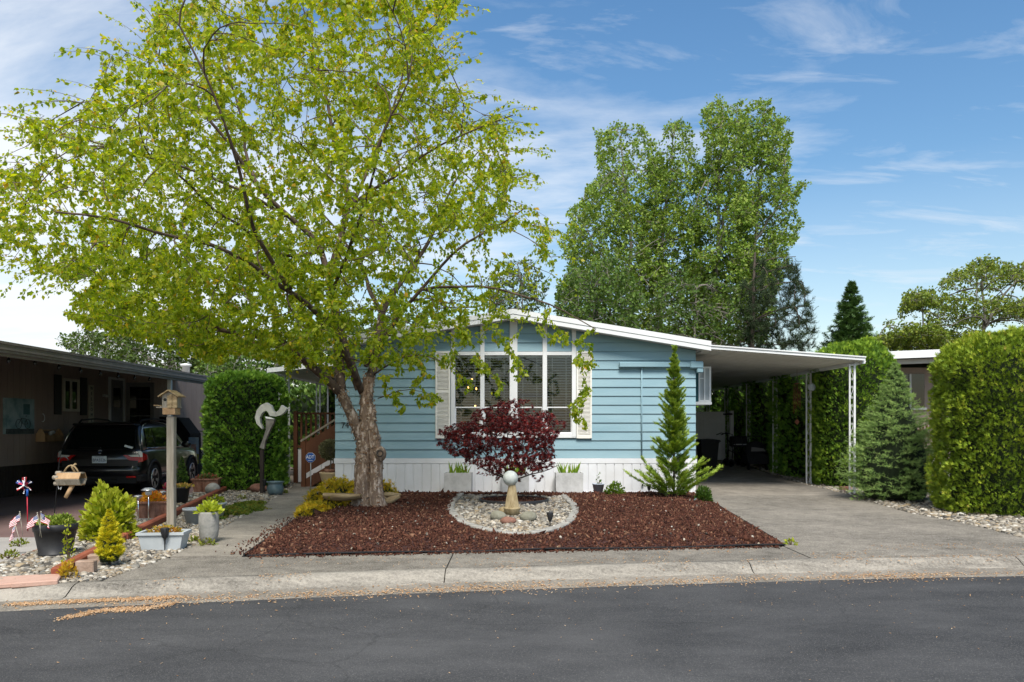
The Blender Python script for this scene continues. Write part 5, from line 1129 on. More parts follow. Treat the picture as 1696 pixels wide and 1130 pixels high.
def creeper(name, label, blobs, n, size, cols, tmpl=SCALE, cat='shrub', up=.35):
    t_ = thing(name, label, cat, tuple(blobs[0][:3])); Ps = []; Ds = []; w_ = np.array([b_[3] * b_[4] for b_ in blobs]); w_ = w_ / w_.sum(); core = MB()
    for (x, y, z, rx, ry, h), k in zip(blobs, (w_ * n).astype(int)):
        d = rv(k); d[:, 2] = np.abs(d[:, 2]); lm = 1 + .25 * vnoise(d * 4 + np.array([x, y, 0]) * 5, 2)[:, None]
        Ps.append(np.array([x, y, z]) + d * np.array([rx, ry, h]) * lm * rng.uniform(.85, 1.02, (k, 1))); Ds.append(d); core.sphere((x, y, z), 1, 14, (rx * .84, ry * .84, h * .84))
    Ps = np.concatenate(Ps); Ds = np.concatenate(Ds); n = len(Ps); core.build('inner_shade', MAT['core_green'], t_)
    leaves('foliage', Ps, Ds * .6 + rv(n) * .6 + np.array([0, 0, up]), rv(n) * .5 + np.array([0, 0, 1]), rng.uniform(.7, 1.3, n) * size, ramp_mat(name + '_leaf', cols, .6, .2), t_, tmpl, np.clip(.5 + .3 * vnoise(Ps * 7) + rng.normal(0, .2, n), 0, 1))
    return t_
gb = [(*G(x, y), rx, ry, h) for x, y, rx, ry, h in [(512, 856, .20, .26, .14), (518, 852, .24, .30, .17), (548, 846, .28, .34, .25), (530, 838, .27, .4, .28), (575, 832, .36, .4, .38), (610, 826, .32, .4, .44), (558, 828, .34, .4, .38), (590, 840, .27, .3, .27), (637, 826, .24, .3, .30)]]
creeper('golden_juniper', 'spreading golden-orange low conifer at the foot of the birch', gb, 6500, .055, gold)
creeper('sedum_mat', 'mat of low green and orange ground cover by the walkway', [(*G(x, y, -.01), rx, ry, .05) for x, y, rx, ry in [(395, 846, .42, .65), (375, 853, .35, .5), (412, 838, .25, .5), (350, 862, .2, .3)]], 5200, .035, [(.05, .10, .012), (.09, .155, .018), (.14, .19, .02), (.22, .17, .02), (.10, .16, .02)], LEAF, 'ground cover')
bush('yellow_trailer', 'straggling yellow-orange seedling against the kerb by the bricks', G(112, 960, -.01), .085, .07, .17, 170, .032, [(.35, .27, .02), (.50, .38, .03), (.50, .25, .03)], LEAF, 7)
for k, (x, y) in enumerate([(400, 828), (345, 905), (14, 925), (318, 900), (33, 905), (470, 818)]):
    bush('weed', ['sprig of weed in the gravel right of the ground cover', 'weed by the foot of the pale vase', 'weed tuft at the left edge by the pink tiles', 'weed between planter and vase', 'grass tuft behind the left edging', 'weed in the gravel below the downspout'][k], G(x, y, -.01), .09, .08, .08, 70, .035, [(.10, .15, .02), (.17, .22, .025), (.25, .24, .03)], LEAF, 3, 'weed', group='weeds in the gravel')
bush('weed', 'yellow-green weed at the driveway corner of the bark bed', G(1310, 903), .07, .06, .06, 60, .03, lime, LEAF, 3, 'weed')
# ================================================================== brown neighbour house on the left
nb = thing('brown_house', 'dark brown neighbour house with deep carport roof at the left edge', 'house', (-10.3, 16, LZ))
WX = -10.3
w_ = MB(); w_.b2(WX - .15, WX, 7, 27, .54, 2.85); w_.b2(-16, WX - .15, 26.9, 27, LZ, 2.85); wl_ = w_.build('wall', MAT['house_brown'], nb)
y = 9.0
while y < 26.8:                                        # grooved siding panels
    q = MB(); q.b2(WX, WX + .012, y + .004, y + .196, .54, 2.83); q.build('siding_panel', MAT['house_brown'], wl_); y += .20
w_ = MB(); w_.b2(WX - .13, WX - .05, 7, 27, LZ, .54); w_.build('skirting', MAT['brown_dark'], nb)
y = 9.0
while y < 26.8:
    q = MB(); q.b2(WX - .05, WX - .035, y, y + .10, LZ, .535); q.build('skirting_panel', MAT['brown_dark'], nb); y += .115
r_ = MB(); EX = -7.5; r_.prism([(WX - .2, 2.86), (EX, 2.46), (EX, 2.50), (WX - .2, 2.90)], 6.5, 24, 'y'); rf_ = r_.build('carport_roof', MAT['brown_dark'], nb)
r_ = MB()
for i in range(4): r_.b2(EX - .01 + .012 * (i % 2), EX + .03 + .012 * (i % 2), 6.5, 24, 2.43 + i * .042, 2.468 + i * .042)
r_.b2(EX - .05, EX - .005, 6.5, 24, 2.38, 2.46); r_.build('fascia', MAT['house_brown_roof'], rf_)
r_ = MB(); r_.prism([(EX + .02, 2.60), (WX + 1.0, 2.90), (WX - 4, 3.2), (WX - 4, 3.15), (EX + .02, 2.585)][::-1], 6.5, 24, 'y'); r_.build('roof_sheet', MAT['house_brown_roof'], rf_)
q = MB(); q.lathe([(.09, 0), (.09, .22), (.13, .23), (.13, .28), (.02, .30)], (-8.1, 19.5, 2.62), 12); q.build('roof_vent', MAT['white'], rf_)
q = MB(); q.b2(EX - .10, EX - .02, 17.3, 17.38, LZ, 2.42); q.build('post', MAT['white_dull'], nb)
q = MB(); q.b2(EX - .10, EX - .02, 22.6, 22.68, LZ, 2.42); q.build('post', MAT['white_dull'], nb)
# window with dark shutters
q = MB(); wy0, wy1, wz0, wz1 = 17.95, 18.62, 1.70, 2.46
q.b2(WX, WX + .05, wy0, wy0 + .07, wz0, wz1); q.b2(WX, WX + .05, wy1 - .07, wy1, wz0, wz1); q.b2(WX, WX + .05, wy0 + .07, wy1 - .07, wz0, wz0 + .06); q.b2(WX, WX + .05, wy0 + .07, wy1 - .07, wz1 - .06, wz1); q.b2(WX, WX + .045, 18.25, 18.31, wz0 + .06, wz1 - .06)
wo_ = q.build('window', MAT['cream'], nb); q = MB(); q.b2(WX + .012, WX + .02, wy0 + .07, wy1 - .07, wz0 + .06, wz1 - .06); q.build('pane', MAT['dark_glass'], wo_)
for a, b_ in ((17.62, 17.88), (18.69, 18.95)):
    q = MB(); q.b2(WX + .012, WX + .045, a, b_, 1.62, 2.52); q.build('shutter', MAT['dark_trim'], nb)
# door, open screen door, wall lamp, tall painted board
q = MB(); q.b2(WX, WX + .05, 20.0, 20.08, .55, 2.62); q.b2(WX, WX + .05, 20.72, 20.8, .55, 2.62); q.b2(WX, WX + .05, 20.08, 20.72, 2.56, 2.62); fo_ = q.build('door', MAT['white_dull'], nb)
q = MB(); q.b2(WX + .012, WX + .03, 20.08, 20.72, .55, 2.56); q.build('door_leaf', MAT['door_grey'], fo_); q = MB(); q.b2(WX + .03, WX + .036, 20.22, 20.58, 1.85, 2.35); q.build('door_light', MAT['dark_glass'], fo_)
q = MB(); sx0, sx1, SY = -10.24, -9.50, 20.82
q.b2(sx0, sx0 + .10, SY, SY + .03, .6, 2.52); q.b2(sx1 - .10, sx1, SY, SY + .03, .6, 2.52); q.b2(sx0 + .1, sx1 - .1, SY, SY + .03, 2.40, 2.52); q.b2(sx0 + .1, sx1 - .1, SY, SY + .03, .6, .8); q.b2(sx0 + .1, sx1 - .1, SY + .005, SY + .025, 1.62, 1.65); q.b2(sx0 + .1, sx1 - .1, SY + .005, SY + .025, 2.07, 2.09)
so_ = q.build('screen_door', MAT['door_grey'], nb); q = MB(); q.b2(sx0 + .1, sx1 - .1, SY + .01, SY + .02, .8, 2.40); q.build('pane', MAT['dark_glass'], so_)
q = MB(); q.b2(WX + .012, WX + .05, 19.72, 19.80, 2.10, 2.16); q.lathe([(.03, 0), (.05, .02), (.03, .06)], (WX + .09, 19.76, 2.09), 10); q.build('wall_lamp', MAT['white_dull'], nb)
bd = thing('painted_board', 'tall narrow cream welcome board leaning on the brown wall', 'sign', (WX + .05, 19.14, 1.38))
q = MB(); q.b2(WX + .02, WX + .045, 19.04, 19.25, 1.38, 2.36); q.build('board', MAT['cream'], bd)
for i, c_ in enumerate('WELCOME'): text_mesh('letter', c_, .12, MAT['ink_black'], bd, Matrix.Translation((WX + .048 - (WX + .05), .005, 2.28 - i * .13 - 1.38)) @ Matrix.Rotation(R(90), 4, 'Z') @ STAND, .002)
# painted canvas, hook, caddy
pa_m = mat('canvas_paint', (.10, .19, .20), (.30, .39, .42), 3.5, .8, c3=(.22, .32, .34), detail=8)
pt = thing('canvas_painting', 'teal grey canvas picture with a bicycle hung on the brown wall', 'picture', (WX + .03, 16.3, 1.55))
q = MB(); q.b2(WX + .012, WX + .065, 15.86, 16.82, 1.19, 1.93); q.build('canvas', pa_m, pt)
q = MB(); q.b2(WX + .066, WX + .069, 15.87, 16.81, 1.195, 1.30); q.build('painted_ground', mat('paint_dark', (.035, .045, .042), (.09, .11, .10), 12, .9), pt)
q = MB(); q.b2(WX + .066, WX + .069, 16.44, 16.66, 1.60, 1.82); q.build('painted_window', mat('paint_teal', (.04, .11, .12), (.07, .15, .16), 9, .9), pt)
q = MB()
for cy_ in (16.28, 16.58): q.tube([(WX + .069, cy_ + .095 * math.cos(t), 1.40 + .095 * math.sin(t)) for t in np.linspace(0, 2 * PI, 20)], .006, 4, False)
q.tube([(WX + .069, 16.28, 1.40), (WX + .069, 16.36, 1.52), (WX + .069, 16.52, 1.51), (WX + .069, 16.58, 1.40), (WX + .069, 16.42, 1.40), (WX + .069, 16.36, 1.52)], .006, 4, False); q.tube([(WX + .069, 16.50, 1.56), (WX + .069, 16.55, 1.57)], .01, 4, False); q.build('painted_bicycle', MAT['ink_black'], pt)
q = MB(); q.tube([(WX + .03, 17.2 + .05 * math.cos(t) * (1 - .3 * t / 6), 1.54 + .05 * math.sin(t) + .02 * t) for t in np.linspace(-2.6, 2.4, 14)], .008, 5); tag(q.build('wall_hook', MAT['white']), 'white curled hook on the brown wall beside the picture', 'hook')
cd = thing('wooden_caddy', 'orange-brown wooden tool caddy hung on the brown wall', 'caddy', (WX + .12, 17.3, 1.02))
q = MB(); q.b2(WX + .014, WX + .22, 16.95, 17.65, 1.02, 1.05); q.b2(WX + .014, WX + .03, 16.95, 17.65, 1.05, 1.20); q.b2(WX + .205, WX + .22, 16.95, 17.65, 1.05, 1.15); q.build('tray', MAT['wood_warm'], cd)
for yy in (16.95, 17.63): q = MB(); q.prism([(WX + .014, 1.05), (WX + .22, 1.05), (WX + .22, 1.16), (WX + .14, 1.30), (WX + .09, 1.30), (WX + .014, 1.16)], yy, yy + .02, 'y'); q.build('end_board', MAT['wood_warm'], cd)
q = MB(); q.tube([(WX + .115, 16.96, 1.27), (WX + .115, 17.64, 1.27)], .012, 6); q.build('handle', MAT['wood_warm'], cd)
q = MB(); q.sphere((WX + .13, 17.30, 1.20), .05, 8); q.sphere((WX + .11, 17.42, 1.22), .045, 8); q.build('contents', MAT['white_dull'], cd)
# string lights under the eave
sl = thing('string_lights', 'string of dark bulb lights under the brown eave', 'string lights', (EX - .15, 14, 2.4))
pts = [(EX - .12, 11 + i * .22, 2.44 - .045 * abs(math.sin(i * .9))) for i in range(28)]; q = MB(); q.tube(pts, .005, 4); q.build('wire', MAT['black_rubber'], sl)
for i in range(1, 28, 3):
    p_ = pts[i]; q = MB(); q.lathe([(.012, 0), (.014, -.04), (.028, -.075), (.024, -.11), (.002, -.125)], p_, 8); q.build('bulb', MAT['dark_glass'], sl)
# pale house wall seen past the carport
pw = thing('pale_outbuilding', 'pale pinkish building end seen beyond the brown carport', 'building', (-11.5, 28.5, 0))
q = MB(); q.prism([(-14, -.1), (-10.95, -.1), (-10.95, 2.50), (-12.2, 2.95), (-14, 3.2)], 28.5, 30, 'y'); q.build('wall', MAT['pinkish_wall'], pw)
q = MB(); q.bar((-10.9, 28.4, 2.53), (-14.1, 28.4, 3.32), .25, .10); q.build('roof_edge', MAT['white_dull'], pw)
q = MB(); q.tube([(-11.05, 28.42, 2.5), (-11.05, 28.42, 0)], .04, 6); q.build('downpipe', MAT['brown_dark'], pw)
# white lattice with a plaque, garden flag
lt = thing('lattice_panel', 'white diagonal lattice screen beyond the parked car', 'lattice', (-10.1, 24.4, LZ)); lx0, lx1, lz0, lz1 = -10.75, -9.30, .0, 1.19
q = MB(); q.b2(lx0, lx1, 24.38, 24.42, lz1, lz1 + .04); q.b2(lx0, lx1, 24.38, 24.42, lz0 - .04, lz0); q.b2(lx0 - .04, lx0, 24.38, 24.42, LZ, lz1 + .04); q.b2(lx1, lx1 + .04, 24.38, 24.42, LZ, lz1 + .04); q.build('frame', MAT['white_dull'], lt)
for s_ in (-1, 1):
    c_ = -3.0
    while c_ < 3.0:
        # clip the diagonal x = xm + s*(z) + c to the panel
        z0_, z1_ = lz0, lz1; xm = (lx0 + lx1) / 2; f_ = lambda zz: xm + s_ * (zz - .6) + c_
        za_, zb_ = sorted(((lx0 - xm - c_) / s_ + .6, (lx1 - xm - c_) / s_ + .6)); z0_ = max(z0_, za_); z1_ = min(z1_, zb_)
        if z1_ - z0_ > .05: q = MB(); q.bar((f_(z0_), 24.40 + s_ * .006, z0_), (f_(z1_), 24.40 + s_ * .006, z1_), .032, .008); q.build('lath', MAT['white_dull'], lt)
        c_ += .105
q = MB(); q.b2(-10.55, -9.95, 24.33, 24.36, .88, 1.10, .01); tag(q.build('plaque', MAT['brown_dark']), 'small dark wooden plaque hung on the white lattice', 'plaque')
fg = thing('garden_flag', 'small garden flag with yellow and blue scene before the lattice', 'flag', (-8.75, 22.0, LZ))
q = MB(); q.tube([(-9.10, 22.0, LZ), (-9.10, 22.0, 1.08), (-8.72, 22.0, 1.08)], .008, 5); q.build('stand', MAT['black_metal'], fg)
q = MB(); q.b2(-9.06, -8.78, 21.99, 21.995, .30, 1.05); q.build('cloth', mat('flag_scene', (.30, .48, .68), (.62, .72, .80), 5, .8), fg); q = MB(); q.b2(-9.06, -8.78, 21.985, 21.989, .30, .58); q.build('printed_meadow', mat('flag_meadow', (.62, .50, .05), (.30, .42, .06), 14, .8, lo=.4, hi=.6), fg)
q = MB(); q.b2(-8.99, -8.85, 21.985, 21.989, .60, .86); q.build('printed_figure', mat('flag_fig', (.55, .28, .20), (.65, .50, .42), 20, .8), fg)
gc = thing('covered_grill', 'black covered grill beyond the front of the car', 'grill', (-10.0, 23.4, LZ))
q = MB(); q.prism([(-10.75, LZ), (-9.35, LZ), (-9.40, 1.15), (-9.75, 1.62), (-10.75, 1.66)], 22.9, 23.7, 'y'); q.build('cover', MAT['fabric_black'], gc)

# ================================================================== the parked car
carT = thing('parked_car', 'black compact SUV parked tail outward under the brown carport', 'car', (-8.60, 16.30, LZ), R(5.5)); CS = .94
def sec(hw, zb, zt, n_=5, tum=.0):
    # half section from sill to shoulder
    return [(hw * .86, zb), (hw * .955, zb + .07), (hw, zb + (zt - zb) * .32), (hw * .995, zb + (zt - zb) * .62), (hw * .975, zb + (zt - zb) * .85), (hw * .93, zt)]
def loft(stations, m, name, parent, close=True):
    V = []; n = None
    for y, pr in stations:
        ring = [(x, y, z) for x, z in pr] + [(-x, y, z) for x, z in pr[::-1]]; n = len(ring); V += ring
    q = MB(); Fc = [[i * n + j, i * n + (j + 1) % n, (i + 1) * n + (j + 1) % n, (i + 1) * n + j] for i in range(len(stations) - 1) for j in range(n)]
    Fc = [f[::-1] for f in Fc]; Fc.append(list(range(n))); Fc.append([(len(stations) - 1) * n + j for j in range(n)][::-1])
    q.add([(a * CS, b_ * CS, c_ * CS) for a, b_, c_ in V], Fc, True); o = q.build(name, m, parent, False)
    return o
body = loft([(.10, sec(.86, .42, .99)), (.16, sec(.90, .36, 1.02)), (.5, sec(.925, .30, 1.05)), (1.2, sec(.925, .28, 1.05)), (2.4, sec(.925, .28, 1.03)), (3.3, sec(.925, .30, 1.0)), (3.9, sec(.91, .32, .96)), (4.3, sec(.87, .34, .88)), (4.52, sec(.74, .40, .72))], MAT['black_paint'], 'body', carT)
def gsec(y, zt, hb, ht, zb=1.0): return (y, [(hb, zb), (hb - (hb - ht) * .35, zb + (zt - zb) * .35), (hb - (hb - ht) * .75, zb + (zt - zb) * .75), (ht, zt - .05), (ht - .06, zt - .012), (ht * .5, zt)])
cab = loft([gsec(.17, 1.02, .86, .84), gsec(.26, 1.22, .87, .80), gsec(.36, 1.42, .87, .755), gsec(.46, 1.585, .87, .71), gsec(.62, 1.62, .87, .70), gsec(1.2, 1.655, .88, .70), (gsec(2.0, 1.66, .88, .70)), gsec(2.6, 1.62, .88, .69), gsec(2.95, 1.45, .88, .72), gsec(3.45, 1.03, .86, .80)], MAT['black_paint'], 'cabin', carT)
def cb(x0, x1, y0, y1, z0, z1, m, name, parent=None, bev=.01, rx=0):
    q = MB(); q.b2(x0 * CS, x1 * CS, y0 * CS, y1 * CS, z0 * CS, z1 * CS, bev)
    if rx:
        c_ = Vector(((x0 + x1) / 2 * CS, (y0 + y1) / 2 * CS, (z0 + z1) / 2 * CS)); q.xf(Matrix.Translation(c_) @ Matrix.Rotation(rx, 4, 'X') @ Matrix.Translation(-c_))
    return q.build(name, MAT[m], parent or carT, False)
def quadp(pts, m, name, parent=None, th=.006):
    a = [Vector(p) * CS for p in pts]; nrm_ = (a[1] - a[0]).cross(a[2] - a[0]).normalized(); q = MB(); n = len(a); q.add([p for p in a] + [p - nrm_ * th for p in a], [list(range(n)), [n + i for i in range(n)][::-1]] + [[i, n + i, n + (i + 1) % n, (i + 1) % n] for i in range(n)]); return q.build(name, MAT[m], parent or carT, False)
tg = thing.__call__ if False else None
# tailgate skin, bumper, lower valance
q = MB(); q.add([(x * CS, y * CS, z * CS) for x, y, z in [(-.80, .085, .66), (.80, .085, .66), (.84, .12, 1.0), (-.84, .12, 1.0), (-.80, .16, .66), (.80, .16, .66), (.84, .2, 1.0), (-.84, .2, 1.0)]], [[0, 1, 2, 3], [4, 7, 6, 5], [0, 4, 5, 1], [3, 2, 6, 7], [1, 5, 6, 2], [0, 3, 7, 4]]); tailg = q.build('tailgate', MAT['black_paint'], carT, False)
q = MB(); pr = [(-.895, .30), (-.87, .06), (-.70, .0), (0, -.02), (.70, .0), (.87, .06), (.895, .30)]
vs_ = [(x * CS, y * CS, z * CS) for z, k in ((.44, .03), (.50, 0), (.62, -.005), (.665, .03)) for x, y in [(a, b_ + k) for a, b_ in pr]]
q.add(vs_, [[i * 7 + j, i * 7 + j + 1, (i + 1) * 7 + j + 1, (i + 1) * 7 + j] for i in range(3) for j in range(6)], True); q.add([vs_[21 + j] for j in range(7)], [[0, 1, 2, 3, 4, 5, 6]]); q.build('bumper', MAT['black_paint'], carT, False)
cb(-.80, .80, .03, .30, .27, .445, 'dark_trim', 'valance'); cb(-.40, .40, .01, .05, .30, .37, 'dark_trim', 'skid_plate', None, .012)
cb(-.045, .045, -.06, .03, .27, .35, 'dark_trim', 'hitch'); cb(-.026, .026, -.063, -.058, .285, .335, 'ink_black', 'hitch_hole')
cb(-.72, .72, -.03, -.012, .538, .552, 'dark_trim', 'bumper_strip', None, .003)
for s_ in (-1, 1): cb(s_ * .70 - .10, s_ * .70 + .10, -.004, .04, .40, .44, 'lamp_red', 'reflector', None, .008)
# rear glass, spoiler, wiper
quadp([(-.74, .145, 1.055), (.74, .145, 1.055), (.66, .385, 1.50), (-.66, .385, 1.50)], 'dark_glass', 'rear_window', None, .02)
cb(-.68, .68, .30, .62, 1.565, 1.61, 'black_paint', 'spoiler', None, .018)
q = MB(); q.bar(Vector((.02, .10, 1.06)) * CS, Vector((-.43, .10, 1.075)) * CS, .016, .012); q.sphere(Vector((.02, .105, 1.06)) * CS, .028, 8); q.build('wiper', MAT['dark_trim'], carT, False)
q = MB(); q.box(Vector((.60, .138, 1.085)) * CS, (.17, .004, .045), Matrix.Rotation(R(16), 3, 'Y') @ Matrix.Rotation(R(-28), 3, 'X')); q.build('window_sticker', MAT['white_ink'], carT, False)
# lights
for s_ in (-1, 1):
    P8 = lambda pts: [(s_ * x, y, z) for x, y, z in (pts if s_ > 0 else pts[::-1])]
    quadp(P8([(.50, .083, .905), (.63, .08, .79), (.865, .09, .775), (.865, .10, .86), (.66, .09, .862), (.60, .09, .905)]), 'lamp_red', 'tail_lamp', None, .03)
    quadp(P8([(.61, .088, .905), (.665, .088, .866), (.82, .092, .866), (.82, .098, .915)]), 'lamp_clear', 'tail_lamp_clear', None, .03)
    quadp(P8([(.815, .090, .86), (.90, .13, .86), (.90, .14, .95), (.865, .125, .995), (.82, .105, .995)]), 'lamp_clear', 'tail_lamp_clear', None, .03)
    quadp(P8([(.825, .082, .74), (.912, .13, .76), (.912, .135, .858), (.825, .088, .858)]), 'lamp_red', 'tail_lamp', None, .03)
    quadp(P8([(.906, .13, .76), (.928, .36, .80), (.922, .36, .90), (.905, .135, .95)]), 'lamp_red', 'side_lamp', None, .02)
# plate, badge, lettering
cb(-.155, .155, .068, .082, .725, .885, 'plate', 'number_plate', None, .005)
text_mesh('plate_text', 'BPA5526', .088, MAT['ink_blue'], carT, Matrix.Translation((0, .0615, .792 * CS)) @ STAND, .001, sx=.80)
text_mesh('plate_header', 'WASHINGTON', .026, MAT['ink_blue'], carT, Matrix.Translation((0, .0615, .865 * CS)) @ STAND, .001)
q = MB(); q.lathe([(.046, -.004), (.046, .006), (.038, .009), (.001, .009)], (0, 0, 0), 20); q.xf(Matrix.Translation(Vector((0, .112, .975)) * CS) @ Matrix.Rotation(R(84), 4, 'X')); bdg = q.build('emblem', MAT['alloy'], carT, False)
for k in (0, 2):
    q = MB(); n_ = 6; q.add([(0, 0, .0105)] + [(.027 * math.cos(PI / 2 * (k + j / n_)), .027 * math.sin(PI / 2 * (k + j / n_)), .0105) for j in range(n_ + 1)], [[0, j + 1, j + 2] for j in range(n_)]); q.xf(Matrix.Translation(Vector((0, .112, .975)) * CS) @ Matrix.Rotation(R(84), 4, 'X')); q.build('emblem_quarter', MAT['sign_blue'], bdg, False)
text_mesh('model_lettering', 'X3', .07, MAT['chrome'], carT, Matrix.Translation((.52 * CS, .104, .965 * CS)) @ STAND, .003, sx=1.5)
# side glass, mouldings, rails, mirrors
for s_ in (-1, 1):
    P8 = lambda pts: [(s_ * x, y, z) for x, y, z in (pts if s_ > 0 else pts[::-1])]
    quadp(P8([(.872, .50, 1.06), (.876, 1.05, 1.06), (.745, 1.05, 1.52), (.752, .66, 1.50)]), 'dark_glass', 'side_window', None, .012)
    quadp(P8([(.876, 1.10, 1.06), (.880, 1.98, 1.06), (.742, 1.98, 1.53), (.745, 1.10, 1.52)]), 'dark_glass', 'side_window', None, .012)
    quadp(P8([(.880, 2.03, 1.06), (.876, 3.05, 1.04), (.755, 2.62, 1.48), (.742, 2.03, 1.53)]), 'dark_glass', 'side_window', None, .012)
    q = MB(); q.tube([Vector((s_ * x, y, z)) * CS for x, y, z in [(.885, .44, 1.045), (.892, 1.2, 1.05), (.895, 2.2, 1.045), (.89, 3.0, 1.03)]], .010, 5); q.build('window_moulding', MAT['chrome'], carT, False)
    q = MB(); q.tube([Vector((s_ * x, y, z)) * CS for x, y, z in [(.84, .26, 1.12), (.775, .42, 1.45), (.735, .60, 1.565), (.70, .9, 1.625)]], .012, 5); q.build('pillar_moulding', MAT['chrome'], carT, False)
    q = MB(); q.tube([Vector((s_ * x, y, z)) * CS for x, y, z in [(.66, .62, 1.62), (.665, .75, 1.69), (.665, 1.5, 1.725), (.665, 2.2, 1.70), (.66, 2.45, 1.64)]], .020, 6); q.build('roof_rail', MAT['dark_trim'], carT, False)
    q = MB(); q.sphere(Vector((s_ * 1.03, 2.78, 1.09)) * CS, .11, 12, (1.05, .55, .75)); mo_ = q.build('wing_mirror', MAT['black_paint'], carT, False)
    cb(min(s_ * .925, s_ * .945), max(s_ * .925, s_ * .945), 1.05, 2.95, .40, .425, 'chrome', 'sill_moulding', None, .004)
    for wy in (.80, 3.595):
        q = MB(); q.tube([Vector((s_ * .928, wy + .395 * math.cos(t), .36 + .395 * math.sin(t))) * CS for t in np.linspace(-.25, PI + .25, 22)], .036, 6); q.build('wheel_arch', MAT['dark_trim'], carT, False)
        q = MB(); q.lathe([(.001, 0), (.36, 0), (.36, .02), (.001, .02)], (0, 0, 0), 24); q.xf(Matrix.Translation(Vector((s_ * .905, wy, .36)) * CS) @ Matrix.Rotation(R(90), 4, 'Y')); q.build('wheel_well', MAT['black_rubber'], carT, False)
        pr = [(.21, -.10), (.30, -.115), (.335, -.09), (.345, -.03), (.345, .03), (.335, .09), (.30, .115), (.215, .10)]
        Mw = Matrix.Translation(Vector((s_ * .835, wy, .345)) * CS) @ Matrix.Rotation(R(90) * s_, 4, 'Y')
        q = MB(); q.lathe([(r * CS, z * CS) for r, z in pr], (0, 0, 0), 28); q.xf(Mw); ty = q.build('wheel', MAT['black_rubber'], carT, False)
        q = MB(); q.lathe([(r * CS, z * CS) for r, z in [(.225, .06), (.23, .112), (.215, .118), (.205, .07), (.06, .05), (.06, .085), (.001, .09)]], (0, 0, 0), 28)
        for k in range(5):
            for da in (-.13, .13):
                a = 2 * PI * k / 5; q.bar((.04 * math.cos(a), .04 * math.sin(a), .085 * CS), (.205 * math.cos(a + da), .205 * math.sin(a + da), .105 * CS), .030, .02)
        q.xf(Mw); q.build('rim', MAT['alloy'], ty, False)
    cb(min(s_ * .60, s_ * .92), max(s_ * .60, s_ * .92), .05, .42, .30, .46, 'dark_trim', 'mud_flap', None, .02)

# ================================================================== garden things, left
# landscape timbers along the lot line
tl = [G(*p_) for p_ in [(92, 958), (203, 897), (283, 858), (372, 813)]]
for i, (a, b_) in enumerate(zip(tl[:-1], tl[1:])):
    d = (b_ - a).normalized(); q = MB(); q.bar(a + d * .02 + Vector((0, 0, .045)), b_ - d * .02 + Vector((0, 0, .045)), .10, .10, .018)
    tag(q.build('landscape_timber', MAT['timber_red']), ['nearest red-brown timber edging the pebbles by the kerb', 'middle red-brown timber behind the grey planter', 'farthest red-brown timber running up to the cedar'][i], 'timber', 'timbers along the pebble yard')
q = MB(); q.bar(G(385, 812) + Vector((0, 0, .05)), G(424, 812) + Vector((0, 0, .05)), .09, .09, .012); tag(q.build('edging_board', MAT['timber_red']), 'short red-brown edging board at the foot of the left cedar', 'timber')
# scalloped edging along the neighbour's driveway
ed = thing('scalloped_edging', 'low brown scalloped brick edging beside the left driveway', 'edging', (-5.3, 9, LZ)); y = 6.9
while y < 14.5:
    x = dle(y) + .03; q = MB(); q.lathe([(.045, -.02), (.047, .07), (.038, .09), (.001, .095)], (x, y, LZ), 8); q.build('edging_block', MAT['brick_tan'] if random.random() < .3 else MAT['box_brown'], ed); y += .088
def block(name, label, px, py, d, rz, m, z=0.0, cat='brick', group=None, bev=.008, parent=None):
    p_ = G(px, py, z); q = MB(); q.box((p_.x, p_.y, z + d[2] / 2), d, Matrix.Rotation(R(rz), 3, 'Z'), bev); o = q.build(name, MAT[m], parent)
    if parent is None: tag(o, label, cat, group)
    return o
block('paver_brick', 'tan paver brick standing loose in the pebbles near the golden conifer', 143, 948, (.16, .10, .11), 8, 'brick_tan', 0, 'brick')
block('paver_brick', 'tan paver brick lying half behind the golden conifer', 152, 932, (.19, .12, .08), 12, 'brick_tan', 0, 'brick')
block('stepping_tile', 'left brown-pink square tile laid at the kerb edge', 14, 968, (.40, .38, .04), 22, 'tile_pink', -.01, 'tile')
block('stepping_tile', 'right paler pink square tile laid at the kerb edge', 62, 966, (.34, .34, .045), 24, 'tile_pink', -.01, 'tile')
def rock(name, label, px, py, r, m, z=0, sq=(1, .9, .7), cat='rock', Y=None):
    p_ = G(px, py, z); q = MB(); q.sphere((p_.x, p_.y, z + r * sq[2] * .8), r, 14, sq)
    c_ = np.array(q.v); c_ += (vnoise(c_ * (2.2 / r) * .5, 3) * r * .14)[:, None] * unit(c_ - np.array([p_.x, p_.y, z + r * .5])); q.v = [tuple(v) for v in c_]; return tag(q.build(name, MAT[m]), label, cat)
rock('garden_rock', 'smooth reddish rock at the foot of the left cedar', 428, 816, .17, 'rock_red', 0, (1.1, .8, .6))
rock('garden_rock', 'pale grey boulder half hidden behind the brown planter boxes', 352, 818, .16, 'stone_grey', 0, (1, .8, .8))
